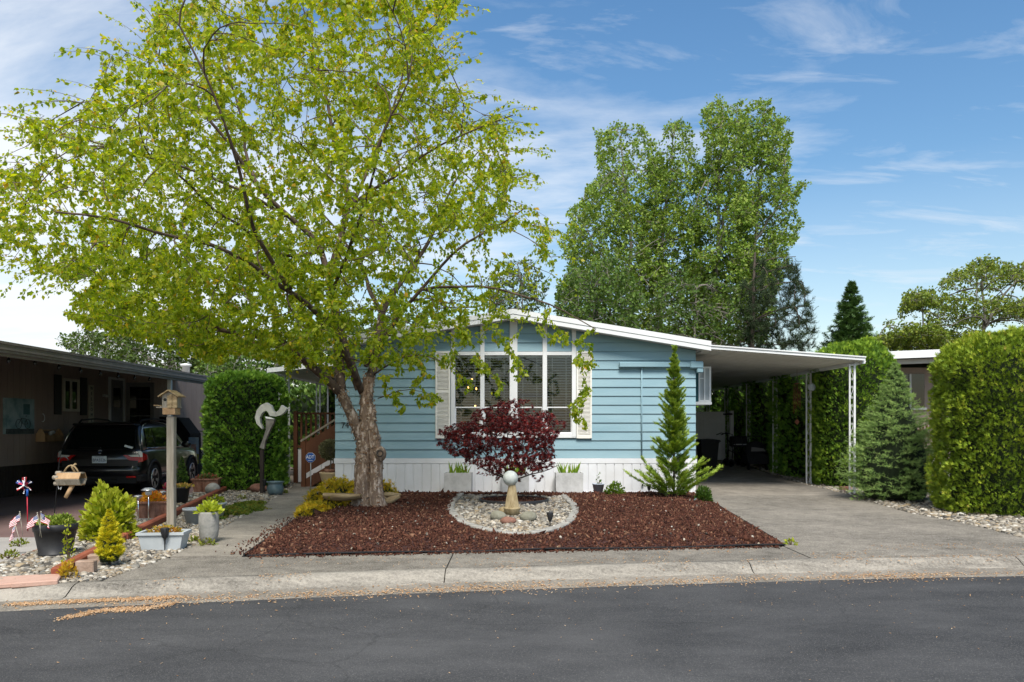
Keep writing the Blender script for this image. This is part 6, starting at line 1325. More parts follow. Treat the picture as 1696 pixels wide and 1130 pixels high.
# black pot with succulents, small flags, pinwheel
bp = thing('black_pot', 'large black plastic pot with rolled rim full of green succulent', 'plant pot', tuple(G(73, 925))); c = G(73, 925); c.y += .2
q = MB(); q.lathe([(.001, 0), (.155, 0), (.162, .015), (.164, .032), (.156, .036), (.196, .255), (.206, .26), (.214, .33), (.203, .334), (.192, .32), (.188, .28), (.001, .28)], c, 32); q.build('pot', MAT['black_plastic'], bp)
q = MB(); q.lathe([(.001, .295), (.188, .29)], c, 20); q.build('soil', MAT['soil'], bp)
blobs = [(c.x + dx * .75, c.y + dy * .75, c.z + .295, r * .75, r * .75, h * .75) for dx, dy, r, h in [(-.13, 0, .10, .13), (.02, -.02, .11, .12), (.12, .0, .12, .15), (.17, -.06, .08, .1), (-.02, .1, .12, .13), (-.18, .06, .07, .08)]]
creeper('succulent_clump', 'clump of bright green succulent growing in the black pot', blobs, 2600, .035, [(.10, .16, .02), (.17, .24, .03), (.26, .33, .05), (.34, .38, .08)], LEAF, 'succulent', .6)
bush('straggly_plant', 'thin straggly yellow-green plant spilling at the right of the black pot', G(113, 935), .055, .05, .42, 120, .03, lime, LEAF, 6, 'plant')
def flag(px, py, Y, tilt, label, z0, droop=False):
    f = thing('small_flag', label, 'flag', tuple(P(px, py, Y)), 0, 'small flags around the black pot'); b0 = P(px, py, Y); top = b0 + Vector((tilt * .2, -.02, .15))
    q = MB(); q.tube([b0 - Vector((0, 0, .1)), top], .0025, 5); q.sphere(top, .006, 8); q.build('stick', MAT['cream'], f)
    Wd, Hd = .125, .08; s_ = 1 if tilt >= 0 else -1
    def pt_(u, v): # u along the fly, v down; hangs in soft folds
        dn = u * (.62 if not droop else .9); return top + Vector((s_ * u * Wd * (.75 if not droop else .3) + .012 * math.sin(u * 9 + v * 3), -.012 * math.sin(u * 8 + 1), -.012 - v * Hd - dn * Wd))
    for k in range(9):
        v0, v1 = k / 9, (k + 1) / 9; q = MB(); vs_ = []; n_ = 8; u0 = .42 if k < 5 else 0
        for j in range(n_ + 1): u = u0 + (1 - u0) * j / n_; vs_ += [pt_(u, v0), pt_(u, v1)]
        q.add(vs_, [[2 * j, 2 * j + 1, 2 * j + 3, 2 * j + 2] for j in range(n_)], True); q.build('stripe', MAT['flag_red'] if k % 2 == 0 else MAT['white_ink'], f)
    q = MB(); vs_ = []
    for j in range(6): u = .42 * j / 5; vs_ += [pt_(u, 0), pt_(u, 5 / 9)]
    q.add(vs_, [[2 * j, 2 * j + 1, 2 * j + 3, 2 * j + 2] for j in range(5)], True); ca = q.build('canton', MAT['flag_blue'], f)
    q = MB()
    for r_ in range(4):
        for c2 in range(5): p_ = pt_(.05 + .08 * c2, .06 + .13 * r_) + Vector((0, -.004, 0)); q.box(p_, (.004, .0015, .004))
    q.build('stars', MAT['white_ink'], ca)
Yp = c.y - .25
flag(66, 872, Yp, .12, 'small striped flag drooping at the front of the black pot', 0); flag(38, 872, Yp + .1, -.10, 'small striped flag at the left rim of the black pot', 0); flag(36, 890, Yp + .02, -.30, 'small striped flag hanging down outside the black pot', 0, True)
flag(69, 874, Yp + .03, -.16, 'second small striped flag crossing the front one in the black pot', 0)
pw_ = thing('pinwheel', 'star-spangled red white and blue pinwheel on a red stick', 'pinwheel', tuple(P(45, 880, Yp + .15))); hub = P(42, 804, Yp + .15)
q = MB(); q.tube([P(46, 880, Yp + .15), P(45, 822, Yp + .15)], .005, 6); q.build('stick', MAT['pin_red'], pw_)
q = MB(); q.tube([P(45, 822, Yp + .15), P(45.5, 810, Yp + .15)], .012, 8); q.build('holder', MAT['sign_blue'], pw_)
q = MB(); q.sphere(hub + Vector((0, -.03, 0)), .012, 8); q.build('hub', MAT['white_ink'], pw_)
for k in range(6):
    a = PI / 3 * k + .35; r_ = .088; e1 = Vector((math.cos(a), 0, math.sin(a))); e2 = Vector((math.cos(a + .85), 0, math.sin(a + .85)))
    q = MB(); q.add([hub, hub + e1 * r_ + Vector((0, .0, 0)), hub + (e1 * .62 + e2 * .42) * r_ + Vector((0, -.035, 0)), hub + e2 * r_ * .28 + Vector((0, -.025, 0))], [[0, 1, 2, 3]]); vb = q.build('vane', MAT['flag_blue'] if k % 2 == 0 else MAT['flag_red'], pw_)
    q = MB(); q.add([hub + Vector((0, -.026, 0)), hub + e1 * r_ * .55 + Vector((0, -.018, 0)), hub + (e1 * .4 + e2 * .3) * r_ + Vector((0, -.04, 0))], [[0, 1, 2]]); q.build('vane_fold', MAT['white_ink'] if k % 2 else MAT['pin_red'], vb)
    q = MB()
    for j in range(3): q.box(hub + e1 * r_ * (.45 + .18 * j) + Vector((0, -.012 - .004 * j, 0)) + e2 * .012, (.01, .003, .01))
    q.build('stars', MAT['white_ink'], vb)
# hanging wooden feeder on a hook
hk = thing('shepherd_hook', 'thin black shepherd hook holding the wooden feeder', 'hook', tuple(P(90, 870, 10.0)))
q = MB(); HYk = 10.0; q.tube([P(87, 885, HYk), P(93, 820, HYk), P(98, 765, HYk)] + [P(106 - 8 * math.cos(t), 765 - 8 * math.sin(t), HYk) for t in np.linspace(.1, 2.9, 8)], .006, 6); q.build('rod', MAT['black_metal'], hk)
fd = thing('wooden_feeder', 'weathered hexagonal wooden bird feeder hanging from the hook', 'bird feeder', tuple(P(116, 790, HYk))); cc = P(114, 793, HYk)
hexp = [(math.cos(R(60 * k)) * .092, math.sin(R(60 * k)) * .085) for k in range(6)]
for k in range(6):
    a, b_ = hexp[k], hexp[(k + 1) % 6]; q = MB(); mid = Vector(((a[0] + b_[0]) / 2, 0, (a[1] + b_[1]) / 2)); d = Vector((b_[0] - a[0], 0, b_[1] - a[1]))
    # the box lies on its side: boards run left to right, its open mouth faces left
    q.box((cc.x + .03, cc.y + mid.x, cc.z + mid.z), (.30, d.length * .98, .018), Matrix.Rotation(-math.atan2(d.z, d.x), 3, 'X').inverted() if False else Matrix.Rotation(math.atan2(d.z, d.x), 3, 'X')); q.build('board', MAT['wood_grey'] if k % 2 else MAT['wood_warm'], fd)
for k in range(5):
    a = R(72 * k + 20); q = MB(); q.tube([(cc.x - .16, cc.y + .07 * math.cos(a), cc.z + .07 * math.sin(a)), (cc.x - .09, cc.y + .07 * math.cos(a), cc.z + .07 * math.sin(a))], .027, 8); q.build('log_ring', MAT['wood_grey'], fd)
q = MB(); q.tube([cc + Vector((.05, 0, -.08)), cc + Vector((-.035, -.01, -.24))], [.03, .024], 7); q.build('perch', MAT['wood_warm'], fd)
q = MB(); q.tube([cc + Vector((-.04 - .02 * math.cos(t), 0, .085 + .085 * math.sin(t))) + Vector((.045 * t, 0, 0)) for t in np.linspace(0, PI, 9)], .011, 6); q.tube([cc + Vector((.08, 0, .08)), cc + Vector((.04, 0, .15)), cc + Vector((.09, 0, .19))], .014, 6); q.build('handle', MAT['driftwood'], fd)
q = MB(); q.tube([cc + Vector((-.13, -.02, -.08)), cc + Vector((-.11, -.03, -.13)), cc + Vector((-.08, -.02, -.1)), cc + Vector((-.09, -.03, -.14))], .005, 4); q.build('string', MAT['white_ink'], fd)
# birdhouse on a wooden post
ps = thing('birdhouse_post', 'square weathered wooden post standing in the grey planter', 'post', tuple(G(284, 882))); pY = G(284, 882).y; px_ = P(284, 800, pY).x
pw2 = .046
q = MB(); q.b2(px_ - pw2, px_ + pw2, pY - pw2, pY + pw2, 0, P(0, 690, pY).z, .008); q.build('shaft', MAT['wood_grey'], ps)
q = MB(); z0 = P(0, 687, pY).z; q.b2(px_ - .08, px_ + .08, pY - .08, pY + .08, z0, z0 + .085, .004); q.build('collar', MAT['wood_warm'], ps)
bh = thing('birdhouse', 'rustic weathered birdhouse with bark slab sides on the post', 'birdhouse', (px_, pY, z0 + .085)); z1 = z0 + .085
q = MB(); q.b2(px_ - .22, px_ + .14, pY - .10, pY + .10, z1 + .001, z1 + .022); q.build('floor_board', MAT['wood_grey'], bh)
q = MB(); q.tube([(px_ - .12, pY - .10, z1 + .035), (px_ - .255, pY - .11, z1 + .04)], .012, 6); q.build('perch', MAT['driftwood'], bh)
q = MB(); q.prism([(px_ - .12, z1 + .022), (px_ + .13, z1 + .022), (px_ + .13, z1 + .21), (px_ + .005, z1 + .285), (px_ - .12, z1 + .21)], pY - .09, pY + .09, 'y'); q.build('box', MAT['wood_grey'], bh)
for k in range(4): q = MB(); q.b2(px_ - .02 + k * .042, px_ + .018 + k * .042, pY - .118 - .01 * (k % 2), pY - .092, z1 + .0, z1 + .21 + .02 * (k % 3)); q.build('bark_slab', MAT['driftwood'], bh)
for s_ in (-1, 1): q = MB(); q.bar((px_ + .005 + s_ * .005, pY, z1 + .298), (px_ + .005 + s_ * .175, pY, z1 + .19), .30, .02); q.build('roof_board', MAT['driftwood'], bh)
q = MB(); q.lathe([(.026, 0), (.026, .004)], (0, 0, 0), 14); q.xf(Matrix.Translation((px_ - .07, pY - .092, z1 + .14)) @ Matrix.Rotation(R(90), 4, 'X')); q.build('entrance', MAT['ink_black'], bh)
for o_ in (bh,): o_.scale = (.74, .74, .74)
q = MB()
# trough planters
def trough(name, label, c, wx, wy, h, taper, m, rz=0, rim=.018, rimh=.03, foot=True, cat='planter'):
    t_ = thing(name, label, cat, tuple(c), R(rz)); q = MB()
    def ring(sx, sy, z): return [(-sx, -sy, z), (sx, -sy, z), (sx, sy, z), (-sx, sy, z)]
    prof = [(taper, 0), (1, h - rimh), (1 + rim / wx * 2, h - rimh + .002), (1 + rim / wx * 2, h), (.93, h), (.90, h - .05)]
    vs_ = []
    for k, z in prof: vs_ += ring(wx / 2 * k, wy / 2 * (k if k <= 1 else 1 + rim / wy * 2), z)
    q.add(vs_, [[i * 4 + j, i * 4 + (j + 1) % 4, (i + 1) * 4 + (j + 1) % 4, (i + 1) * 4 + j] for i in range(len(prof) - 1) for j in range(4)] + [[3, 2, 1, 0]]); q.build('trough', MAT[m], t_, False)
    q = MB(); q.b2(-wx * .46, wx * .46, -wy * .46, wy * .46, h - .06, h - .045); q.build('soil', MAT['soil'], t_, False)
    if foot: q = MB(); q.b2(-wx / 2 * taper - .012, wx / 2 * taper + .012, -wy / 2 * taper - .012, wy / 2 * taper + .012, 0, .03); q.build('foot', MAT['paver'] if m == 'box_brown' else MAT[m], t_, False)
    return t_
c1 = G(264, 912); c1.y += .12
trough('grey_planter', 'pale grey rectangular plastic planter around the birdhouse post', c1, .46, .27, .195, .86, 'pot_grey', 6, .018, .03, False)
bush('planter_sedum', 'orange and green sedum sprouting in the pale grey planter', c1 + Vector((0, 0, .15)), .20, .10, .10, 420, .028, [(.25, .09, .02), (.40, .16, .03), (.45, .28, .04), (.22, .26, .03)], LEAF, 10)
c2 = G(247, 862); c2.y += .16
trough('brown_planter_box', 'rust-brown planter box with orange flowers left of the post', c2, .44, .34, .27, .84, 'box_brown', 14, .02, .03)
bush('orange_flowers', 'mound of orange and yellow flowers in the nearer brown box', c2 + Vector((-.02, 0, .22)), .17, .12, .17, 420, .045, [(.20, .24, .02), (.50, .30, .02), (.62, .30, .03), (.60, .16, .03)], LEAF, 8, 'flowers')
c3 = G(336, 818); c3.y += .2
trough('brown_planter_box', 'rust-brown planter box with red flowers near the car front', c3, .50, .36, .30, .84, 'box_brown', 10, .02, .03)
bush('red_flowers', 'small red flowers in the farther brown box', c3 + Vector((0, 0, .25)), .22, .14, .13, 300, .04, [(.05, .10, .03), (.08, .13, .04), (.14, .17, .06), (.45, .03, .05)], LEAF, 8, 'flowers')
c4 = G(272, 834); c4.y += .1
trough('brown_planter_box', 'rust-brown planter box mostly hidden behind the birdhouse post', c4, .34, .26, .22, .84, 'box_brown', 10, .02, .03)
bush('pink_flowers', 'few dark pink flowers left of the birdhouse post', c4 + Vector((.02, 0, .22)), .07, .07, .13, 70, .05, [(.40, .02, .10), (.50, .03, .13), (.08, .14, .03)], LEAF, 5, 'flowers')
def pot(name, label, c, prof, m, cat='plant pot', n=24, soil=None):
    t_ = thing(name, label, cat, tuple(c)); q = MB(); q.lathe(prof, c, n); q.build('pot', MAT[m], t_)
    if soil: q = MB(); q.lathe([(.001, soil[1]), (soil[0], soil[1] - .004)], c, 16); q.build('soil', MAT['soil'], t_)
    return t_
pot('dark_pot', 'dark tapered pot holding the small cone conifer', G(301, 833), [(.001, 0), (.095, 0), (.135, .25), (.15, .255), (.15, .285), (.128, .285), (.12, .24), (.001, .24)], 'black_plastic', soil=(.12, .25))
bush('pot_trailing', 'small yellow and pink flowers trailing round the dark pot', G(301, 833) + Vector((0, -.02, .26)), .21, .16, .07, 180, .04, [(.16, .20, .03), (.36, .34, .05), (.55, .40, .08), (.50, .16, .14)], LEAF, 6, 'flowers')
vc = G(338, 902); vc.y += .14
pot('stone_vase', 'tall pale stone vase with rounded foot beside the walkway', vc, [(.001, 0), (.052, 0), (.082, .022), (.102, .08), (.111, .16), (.113, .335), (.111, .36), (.100, .36), (.096, .33), (.001, .32)], 'stone_grey', soil=(.096, .335))
bush('lettuce_plant', 'lime-green leafy plant in the pale stone vase', vc + Vector((0, 0, .33)), .115, .10, .12, 170, .065, [(.22, .32, .02), (.34, .42, .03), (.45, .50, .06)], LEAF, 6, 'plant')
g2 = G(321, 868)
pot('grey_tub', 'left small grey tub behind the pale vase', g2, [(.001, 0), (.10, 0), (.13, .19), (.15, .19), (.15, .22), (.125, .22), (.12, .17), (.001, .17)], 'pot_grey', soil=(.12, .18))
g3 = G(356, 858)
pot('grey_tub', 'right small grey tub half hidden behind the pale vase', g3, [(.001, 0), (.11, 0), (.15, .20), (.17, .20), (.17, .23), (.14, .23), (.13, .18), (.001, .18)], 'pot_grey', soil=(.13, .19))
bush('tub_plant', 'thin yellow-green plant in the right grey tub', g3 + Vector((0, 0, .18)), .15, .12, .13, 130, .05, lime, LEAF, 6, 'plant')
# solar stake lights
def torch(label, base, h=.26, k=1.0):
    t_ = thing('solar_light', label, 'garden light', tuple(base), 0, 'dark solar stake lights'); q = MB(); q.lathe([(.004, -.05), (.008, h * .45), (.018, h * .55), (.036 * k, h * .75), (.04 * k, h * .97), (.036 * k, h), (.001, h)], base, 12); q.build('head', MAT['black_plastic'], t_)
    q = MB()
    for j in range(8): a = 2 * PI * j / 8; q.bar(Vector(base) + Vector((.024 * k * math.cos(a), .024 * k * math.sin(a), h * .58)), Vector(base) + Vector((.043 * k * math.cos(a), .043 * k * math.sin(a), h * .98)), .006, .004)
    q.build('slats', MAT['black_rubber'], t_)
torch('black torch light in front of the pale grey planter', G(273, 913), .25, 1.1)
torch('black solar stake light standing in the pebble oval', G(911, 879), .235)
torch('dark solar light at the skirting right of the birch', G(643, 815), .26); torch('dark solar light at the skirting left of the young cypress', G(1075, 824), .25)
torch('black stake light beside the blue glazed pot', G(438, 819), .30)
def solar(label, px, py, h, r, Y):
    b0 = P(px, py, Y); t_ = thing('solar_lamp', label, 'garden light', (b0.x, b0.y, 0)); q = MB(); q.tube([(b0.x, b0.y, -.02), (b0.x, b0.y, b0.z)], .008, 6); q.build('stake', MAT['chrome'], t_)
    q = MB(); q.lathe([(.001, h * .5), (r * .5, h * .45), (r, h * .1), (r, 0), (r * .9, -.005), (.001, 0)], b0, 16); q.build('cap', MAT['alloy'], t_); q = MB(); q.lathe([(r * .45, 0), (r * .42, -h * .9), (r * .2, -h)], b0, 12); q.build('lens', MAT['white_dull'], t_)
solar('domed silver solar lamp behind the orange flowers', 246, 812, .07, .10, 11.0); solar('flat silver solar lamp at the left of the orange flowers', 229, 822, .03, .065, 11.0); solar('silver solar lamp partly behind the post', 269, 815, .03, .06, 11.6)
# sculpture before the cedar: a steel curl on a dark post
scp = thing('steel_sculpture', 'abstract white and steel curl sculpture on a dark post', 'sculpture', tuple(G(434, 816))); SY = 15.9
q = MB(); a = P(434, 745, SY); q.b2(a.x - .036, a.x + .036, SY - .04, SY + .04, 0, a.z, .006); q.build('post', MAT['brown_dark'], scp)
def plate_strip(L_, R_, th, name, m):
    n_ = len(L_); q = MB(); f_ = [P(x, y, SY - th) for x, y in L_]; g_ = [P(x, y, SY - th) for x, y in R_]; f2 = [p_ + Vector((0, 2 * th, 0)) for p_ in f_]; g22 = [p_ + Vector((0, 2 * th, 0)) for p_ in g_]
    q.add(f_ + g_ + f2 + g22, [[i, i + 1, n_ + i + 1, n_ + i] for i in range(n_ - 1)] + [[2 * n_ + i, 3 * n_ + i, 3 * n_ + i + 1, 2 * n_ + i + 1] for i in range(n_ - 1)] + [[i, 2 * n_ + i, 2 * n_ + i + 1, i + 1] for i in range(n_ - 1)] + [[n_ + i, n_ + i + 1, 3 * n_ + i + 1, 3 * n_ + i] for i in range(n_ - 1)] + [[0, n_, 3 * n_, 2 * n_], [n_ - 1, 3 * n_ - 1, 4 * n_ - 1, 2 * n_ - 1]]); return q.build(name, MAT[m], scp)
plate_strip([(429.5, 742), (435, 728), (440, 712), (440.5, 700), (439, 690)], [(437, 744), (439.5, 730), (447, 712), (452, 703), (455, 695)], .05, 'neck', 'bronze')
plate_strip([(434, 711), (425, 702), (422, 692), (425, 680), (432, 671), (441, 667), (449, 672), (452, 681), (458, 684)], [(434, 708), (431, 701), (430, 692), (434, 684), (440, 680), (443, 682), (447, 689), (456, 690), (463, 688)], .06, 'curl', 'tail_white')
plate_strip([(456, 684), (462, 679), (466, 671)], [(462, 689), (470, 684), (475, 677)], .07, 'fin', 'tail_white')
plate_strip([(438.5, 690), (447, 691)], [(441, 693.5), (455, 694.5)], .08, 'cap_plate', 'chrome')
pot('blue_pot', 'squat blue glazed pot in the gravel by the cedar', G(453, 821) + Vector((0, .12, 0)), [(.001, 0), (.11, 0), (.15, .06), (.165, .13), (.14, .21), (.135, .23), (.168, .25), (.172, .27), (.14, .27), (.125, .22), (.001, .2)], 'pot_blue', soil=(.12, .21))
# urn with a clipped shrub, alarm sign
uc = G(547, 803) + Vector((0, .0, 0)); uc = Vector((P(547, 800, 16.6).x, 16.6, 0))
pot('tan_urn', 'tan flared urn at the foot of the porch steps', uc, [(.001, 0), (.15, 0), (.14, .04), (.15, .10), (.20, .28), (.215, .33), (.225, .36), (.225, .385), (.185, .385), (.18, .34), (.001, .33)], 'pot_tan', soil=(.18, .35))
q = MB(); q.lathe([(.001, 0), (.10, 0), (.135, .12), (.12, .12), (.001, .10)], uc + Vector((0, 0, .335)), 16); tag(q.build('inner_pot', MAT['box_brown']), 'small brown nursery pot set inside the tan urn', 'plant pot')
tp = thing('topiary_lavender', 'round grey-green topiary ball growing in the tan urn', 'shrub', tuple(uc + Vector((0, 0, .43)))); bc = P(547, 745, 16.6)
q = MB(); q.tube([uc + Vector((0, 0, .43)), uc + Vector((.01, 0, .58)), bc - Vector((0, 0, .1))], .014, 6)
dr_ = rv(420); dr_[:, 2] = np.abs(dr_[:, 2]) * 1.2 - .35; dr_ = unit(dr_)
for d in dr_[:120]: q.tube([bc - Vector((0, 0, .17)), Vector(bc) + Vector(d) * .12 + Vector((0, 0, -.06)), Vector(bc) + Vector(d) * .225], .0025, 3, False)
q.build('stems', MAT['bark_grey'], tp)
nn = 3400; d = rv(nn); rr = rng.uniform(.25, 1, (nn, 1)) ** .5; leaves('foliage', np.array(bc) + d * rr * np.array([.23, .23, .21]), d + rv(nn) * .35 + np.array([0, 0, .4]), rv(nn), rng.uniform(.02, .05, nn), ramp_mat('lavender', [(.10, .105, .05), (.17, .17, .085), (.25, .24, .13)], .7, .1), tp, DIA)
sg = thing('alarm_sign', 'blue octagonal alarm company sign on a stake by the steps', 'sign', (P(514, 800, 16.4).x, 16.4, 0)); sc_ = P(514.5, 758, 16.4)
q = MB(); q.tube([(sc_.x, 16.41, 0), (sc_.x, 16.41, sc_.z - .05)], .009, 6); q.build('stake', MAT['pot_grey'], sg)
oc = lambda r: [(r * math.cos(PI / 8 + k * PI / 4), r * math.sin(PI / 8 + k * PI / 4)) for k in range(8)]
q = MB(); q.prism([(sc_.x + x, sc_.z + z) for x, z in oc(.108)], 16.39, 16.40, 'y'); q.build('border', MAT['white_ink'], sg); q = MB(); q.prism([(sc_.x + x, sc_.z + z) for x, z in oc(.103)], 16.384, 16.389, 'y'); q.build('panel', MAT['sign_blue'], sg)
text_mesh('lettering', 'ADT', .098, MAT['white_ink'], sg, Matrix.Translation((0, -.020, sc_.z + .005)) @ STAND @ Matrix.Shear('XY', 4, (.15, 0)) if False else Matrix.Translation((0, -.020, sc_.z + .008)) @ STAND, .002, sx=.85)
q = MB(); q.b2(sc_.x - .05, sc_.x + .05, 16.381, 16.3835, sc_.z - .062, sc_.z - .055); q.build('underline', MAT['white_ink'], sg)
# driftwood bowl and log at the birch
dw = thing('driftwood_log', 'hollowed driftwood log lying left of the birch trunk', 'log', tuple(G(575, 832)))
a, b_ = P(536, 817, 12.35), P(598, 822, 12.35); L_ = b_.x - a.x; q = MB(); vs_ = []; n_ = 14
for i in range(n_ + 1):
    u = i / n_; wd = .11 * math.sin(PI * (.12 + .8 * u)) + .03; x = a.x + u * L_; zt = a.z - .0 * u
    for k in range(9): t = PI * k / 8; vs_.append((x, 12.35 - wd * math.cos(t), zt - .02 * u + .0 - .12 * math.sin(t) * (.35 + .65 * math.sin(PI * min(1, u * .75 + .2)))))
q.add(vs_, [[i * 9 + k, (i + 1) * 9 + k, (i + 1) * 9 + k + 1, i * 9 + k + 1] for i in range(n_) for k in range(8)] + [[i * 9, i * 9 + 8, (i + 1) * 9 + 8, (i + 1) * 9] for i in range(n_)], True); q.build('shell', MAT['driftwood'], dw)
q = MB(); q.tube([P(x, y, 12.95) for x, y in [(632, 826), (640, 832), (648, 828), (662, 822)]], [.06, .075, .06, .03], 8); tag(q.build('driftwood_piece', MAT['driftwood']), 'short pale driftwood piece right of the birch trunk', 'log')
q = MB(); q.tube([P(x, y, 13.2) for x, y in [(625, 822), (645, 820), (664, 819)]], [.05, .05, .02], 7); tag(q.build('driftwood_piece', MAT['driftwood']), 'flat grey driftwood slab behind the birch trunk at right', 'log')
# ------------------------------------------------------------------ pedestal with stone ball
pd = thing('stone_pedestal', 'fluted tan stone pedestal carrying a ball in the pebble oval', 'pedestal', (0, 11.45, .05)); X0 = P(848, 800, 11.45).x; Y0 = 11.45
prof = [(.118, 0), (.116, .10), (.108, .105)]; q = MB(); q.lathe([(.112, .04), (.114, .13), (.122, .14), (.126, .155), (.118, .165)], (X0, Y0, 0), 28); q.build('base', MAT['pedestal'], pd)
q = MB(); n_ = 48; vs_ = []
for i in range(7):
    u = i / 6; r_ = .105 * (1 - u) + .052 * u
    for k in range(n_): a = 2 * PI * k / n_; rr = r_ * (1 - (.07 if k % 2 else 0)); vs_.append((X0 + rr * math.cos(a), Y0 + rr * math.sin(a), .165 + u * .325))
q.add(vs_, [[i * n_ + k, i * n_ + (k + 1) % n_, (i + 1) * n_ + (k + 1) % n_, (i + 1) * n_ + k] for i in range(6) for k in range(n_)]); q.build('fluted_shaft', MAT['pedestal'], pd)
q = MB(); q.sphere((P(845.5, 793, Y0).x, Y0, .165 + .325 + .098), .112, 26); tag(q.build('stone_ball', MAT['sphere_stone']), 'mottled grey-green stone ball resting on the pedestal', 'ball')
rock('garden_rock', 'rounded grey-green rock left of the pedestal', 825, 862, .105, 'rock_green', .04, (1, .8, .7)); rock('garden_rock', 'rounded grey-green rock right of the pedestal', 874, 864, .115, 'rock_green', .04, (1.1, .8, .7)); rock('garden_rock', 'flat reddish rock in front of the pedestal', 842, 869, .10, 'rock_red', .04, (1.1, .7, .6)); rock('garden_rock', 'small tan rock behind the pedestal foot', 834, 852, .07, 'pedestal', .04, (1, .8, .9))
# ------------------------------------------------------------------ white planters with irises against the skirting
for i, px in enumerate((759.5, 853.5, 942)):
    Yq = 15.52; X = P(px, 800, Yq).x; hz_ = .44; t_ = thing('white_planter', ['left square whitewashed planter against the skirting', 'middle whitewashed planter hidden behind the pedestal', 'right square whitewashed planter against the skirting'][i], 'planter', (X, Yq, 0), 0, 'white planters along the skirting')
    q = MB(); wd = .27; vs_ = []
    for k, z in ((.97, .02), (1, hz_), (.90, hz_), (.88, hz_ - .06)): vs_ += [(X - wd * k, Yq - .2 * k, z), (X + wd * k, Yq - .2 * k, z), (X + wd * k, Yq + .2 * k, z), (X - wd * k, Yq + .2 * k, z)]
    q.add(vs_, [[r * 4 + j, r * 4 + (j + 1) % 4, (r + 1) * 4 + (j + 1) % 4, (r + 1) * 4 + j] for r in range(3) for j in range(4)]); q.build('box', MAT['stone_white'], t_); q = MB(); q.b2(X - .24, X + .24, Yq - .17, Yq + .17, hz_ - .06, hz_ - .05); q.build('soil', MAT['soil'], t_)
    ir = thing('iris_plant', ['green iris leaves in the left white planter', 'green iris leaves in the middle white planter', 'two fans of iris leaves in the right white planter'][i], 'plant', (X, Yq, hz_ - .05)); B = []; A = []; S = []
    for cx_, cnt, sp in (((-.13, 9, .5), (.10, 10, .55), (-.03, 4, .2)) if i == 2 else ((-.14, 9, .5), (.0, 10, .5), (.13, 9, .5))):
        for j in range(cnt): B.append((X + cx_ + random.uniform(-.04, .04), Yq - .05 + random.uniform(-.05, .05), hz_ - .05)); A.append((random.uniform(-sp, sp), random.uniform(-.25, .25), 1)); S.append(random.uniform(.17, .30))
    leaves('blades', B, A, np.array([0, -1., 0]) + rv(len(B)) * .4, S, ramp_mat('iris_leaf', [(.10, .19, .015), (.16, .27, .02), (.24, .34, .03)], .45, .3), ir, BLADE)
bk = Vector((P(991, 815, 15.3).x, 15.3, .03)); pot('grey_bucket', 'small pale grey-blue bucket beside the low shrub', bk, [(.001, 0), (.08, 0), (.115, .19), (.12, .19), (.12, .205), (.105, .205), (.1, .17), (.001, .17)], 'bucket', soil=(.1, .18))
bush('seedling', 'thin seedling growing in the grey bucket', bk + Vector((.01, 0, .18)), .05, .05, .22, 22, .045, [(.06, .13, .02), (.10, .19, .03)], LEAF, 2, 'plant')
# ================================================================== under the carport
gt_ = thing('carport_gate', 'white vinyl board gate closing the back of the carport', 'gate', (5.2, 23.5, 0)); gx0, gx1, GY = 3.72, 6.66, 23.55; g0 = cfz(23.5)
x = 3.75
while x < 6.35:
    q = MB(); q.b2(x + .003, x + .197, GY, GY + .02, g0 + .04, 1.76); q.build('board', MAT['fence_white'], gt_); x += .20
q = MB(); q.b2(3.73, 6.40, GY - .02, GY - .002, 1.68, 1.80); q.b2(3.73, 6.40, GY - .02, GY - .002, g0 + .03, g0 + .15); q.build('rail', MAT['fence_white'], gt_); q = MB(); q.b2(6.53, 6.64, GY - .05, GY + .08, g0 - .3, 1.83); q.b2(6.28, 6.38, GY - .045, GY - .022, g0 + .02, 1.80); q.build('post', MAT['fence_white'], gt_)
q = MB(); q.b2(6.32, 6.60, GY - .065, GY - .051, 1.70, 1.75, .01); q.build('hinge', MAT['black_metal'], gt_)
cart = thing('waste_cart', 'black wheeled waste cart behind the house corner', 'waste cart', (5.38, 21.6, 0)); cx_, cy_ = 5.38, 21.6; zf0 = cfz(21.6)
q = MB(); vs_ = []
for k, z in ((.80, .03), (1, .86), (1.04, .865), (1.04, .90)): vs_ += [(cx_ - .28 * k, cy_ - .33 * k, z), (cx_ + .28 * k, cy_ - .33 * k, z), (cx_ + .28 * k, cy_ + .33 * k, z), (cx_ - .28 * k, cy_ + .33 * k, z)]
q.add(vs_, [[r * 4 + j, r * 4 + (j + 1) % 4, (r + 1) * 4 + (j + 1) % 4, (r + 1) * 4 + j] for r in range(3) for j in range(4)]); q.build('bin', MAT['cart_black'], cart)
q = MB(); q.prism([(cx_ - .31, .905), (cx_ + .34, .905), (cx_ + .31, .96), (cx_ + .1, 1.0), (cx_ - .28, .98)], cy_ - .37, cy_ + .36, 'y'); q.build('lid', MAT['cart_black'], cart); q = MB(); q.tube([(cx_ - .2, cy_ + .40, .88), (cx_ + .2, cy_ + .40, .88)], .018, 6); q.build('handle', MAT['cart_black'], cart)
for s_ in (-1, 1): q = MB(); q.lathe([(.001, -.025), (.10, -.025), (.10, .025), (.001, .025)], (0, 0, 0), 16); q.xf(Matrix.Translation((cx_ + s_ * .26, cy_ + .3, .10)) @ Matrix.Rotation(R(90), 4, 'Y')); q.build('wheel', MAT['black_rubber'], cart)
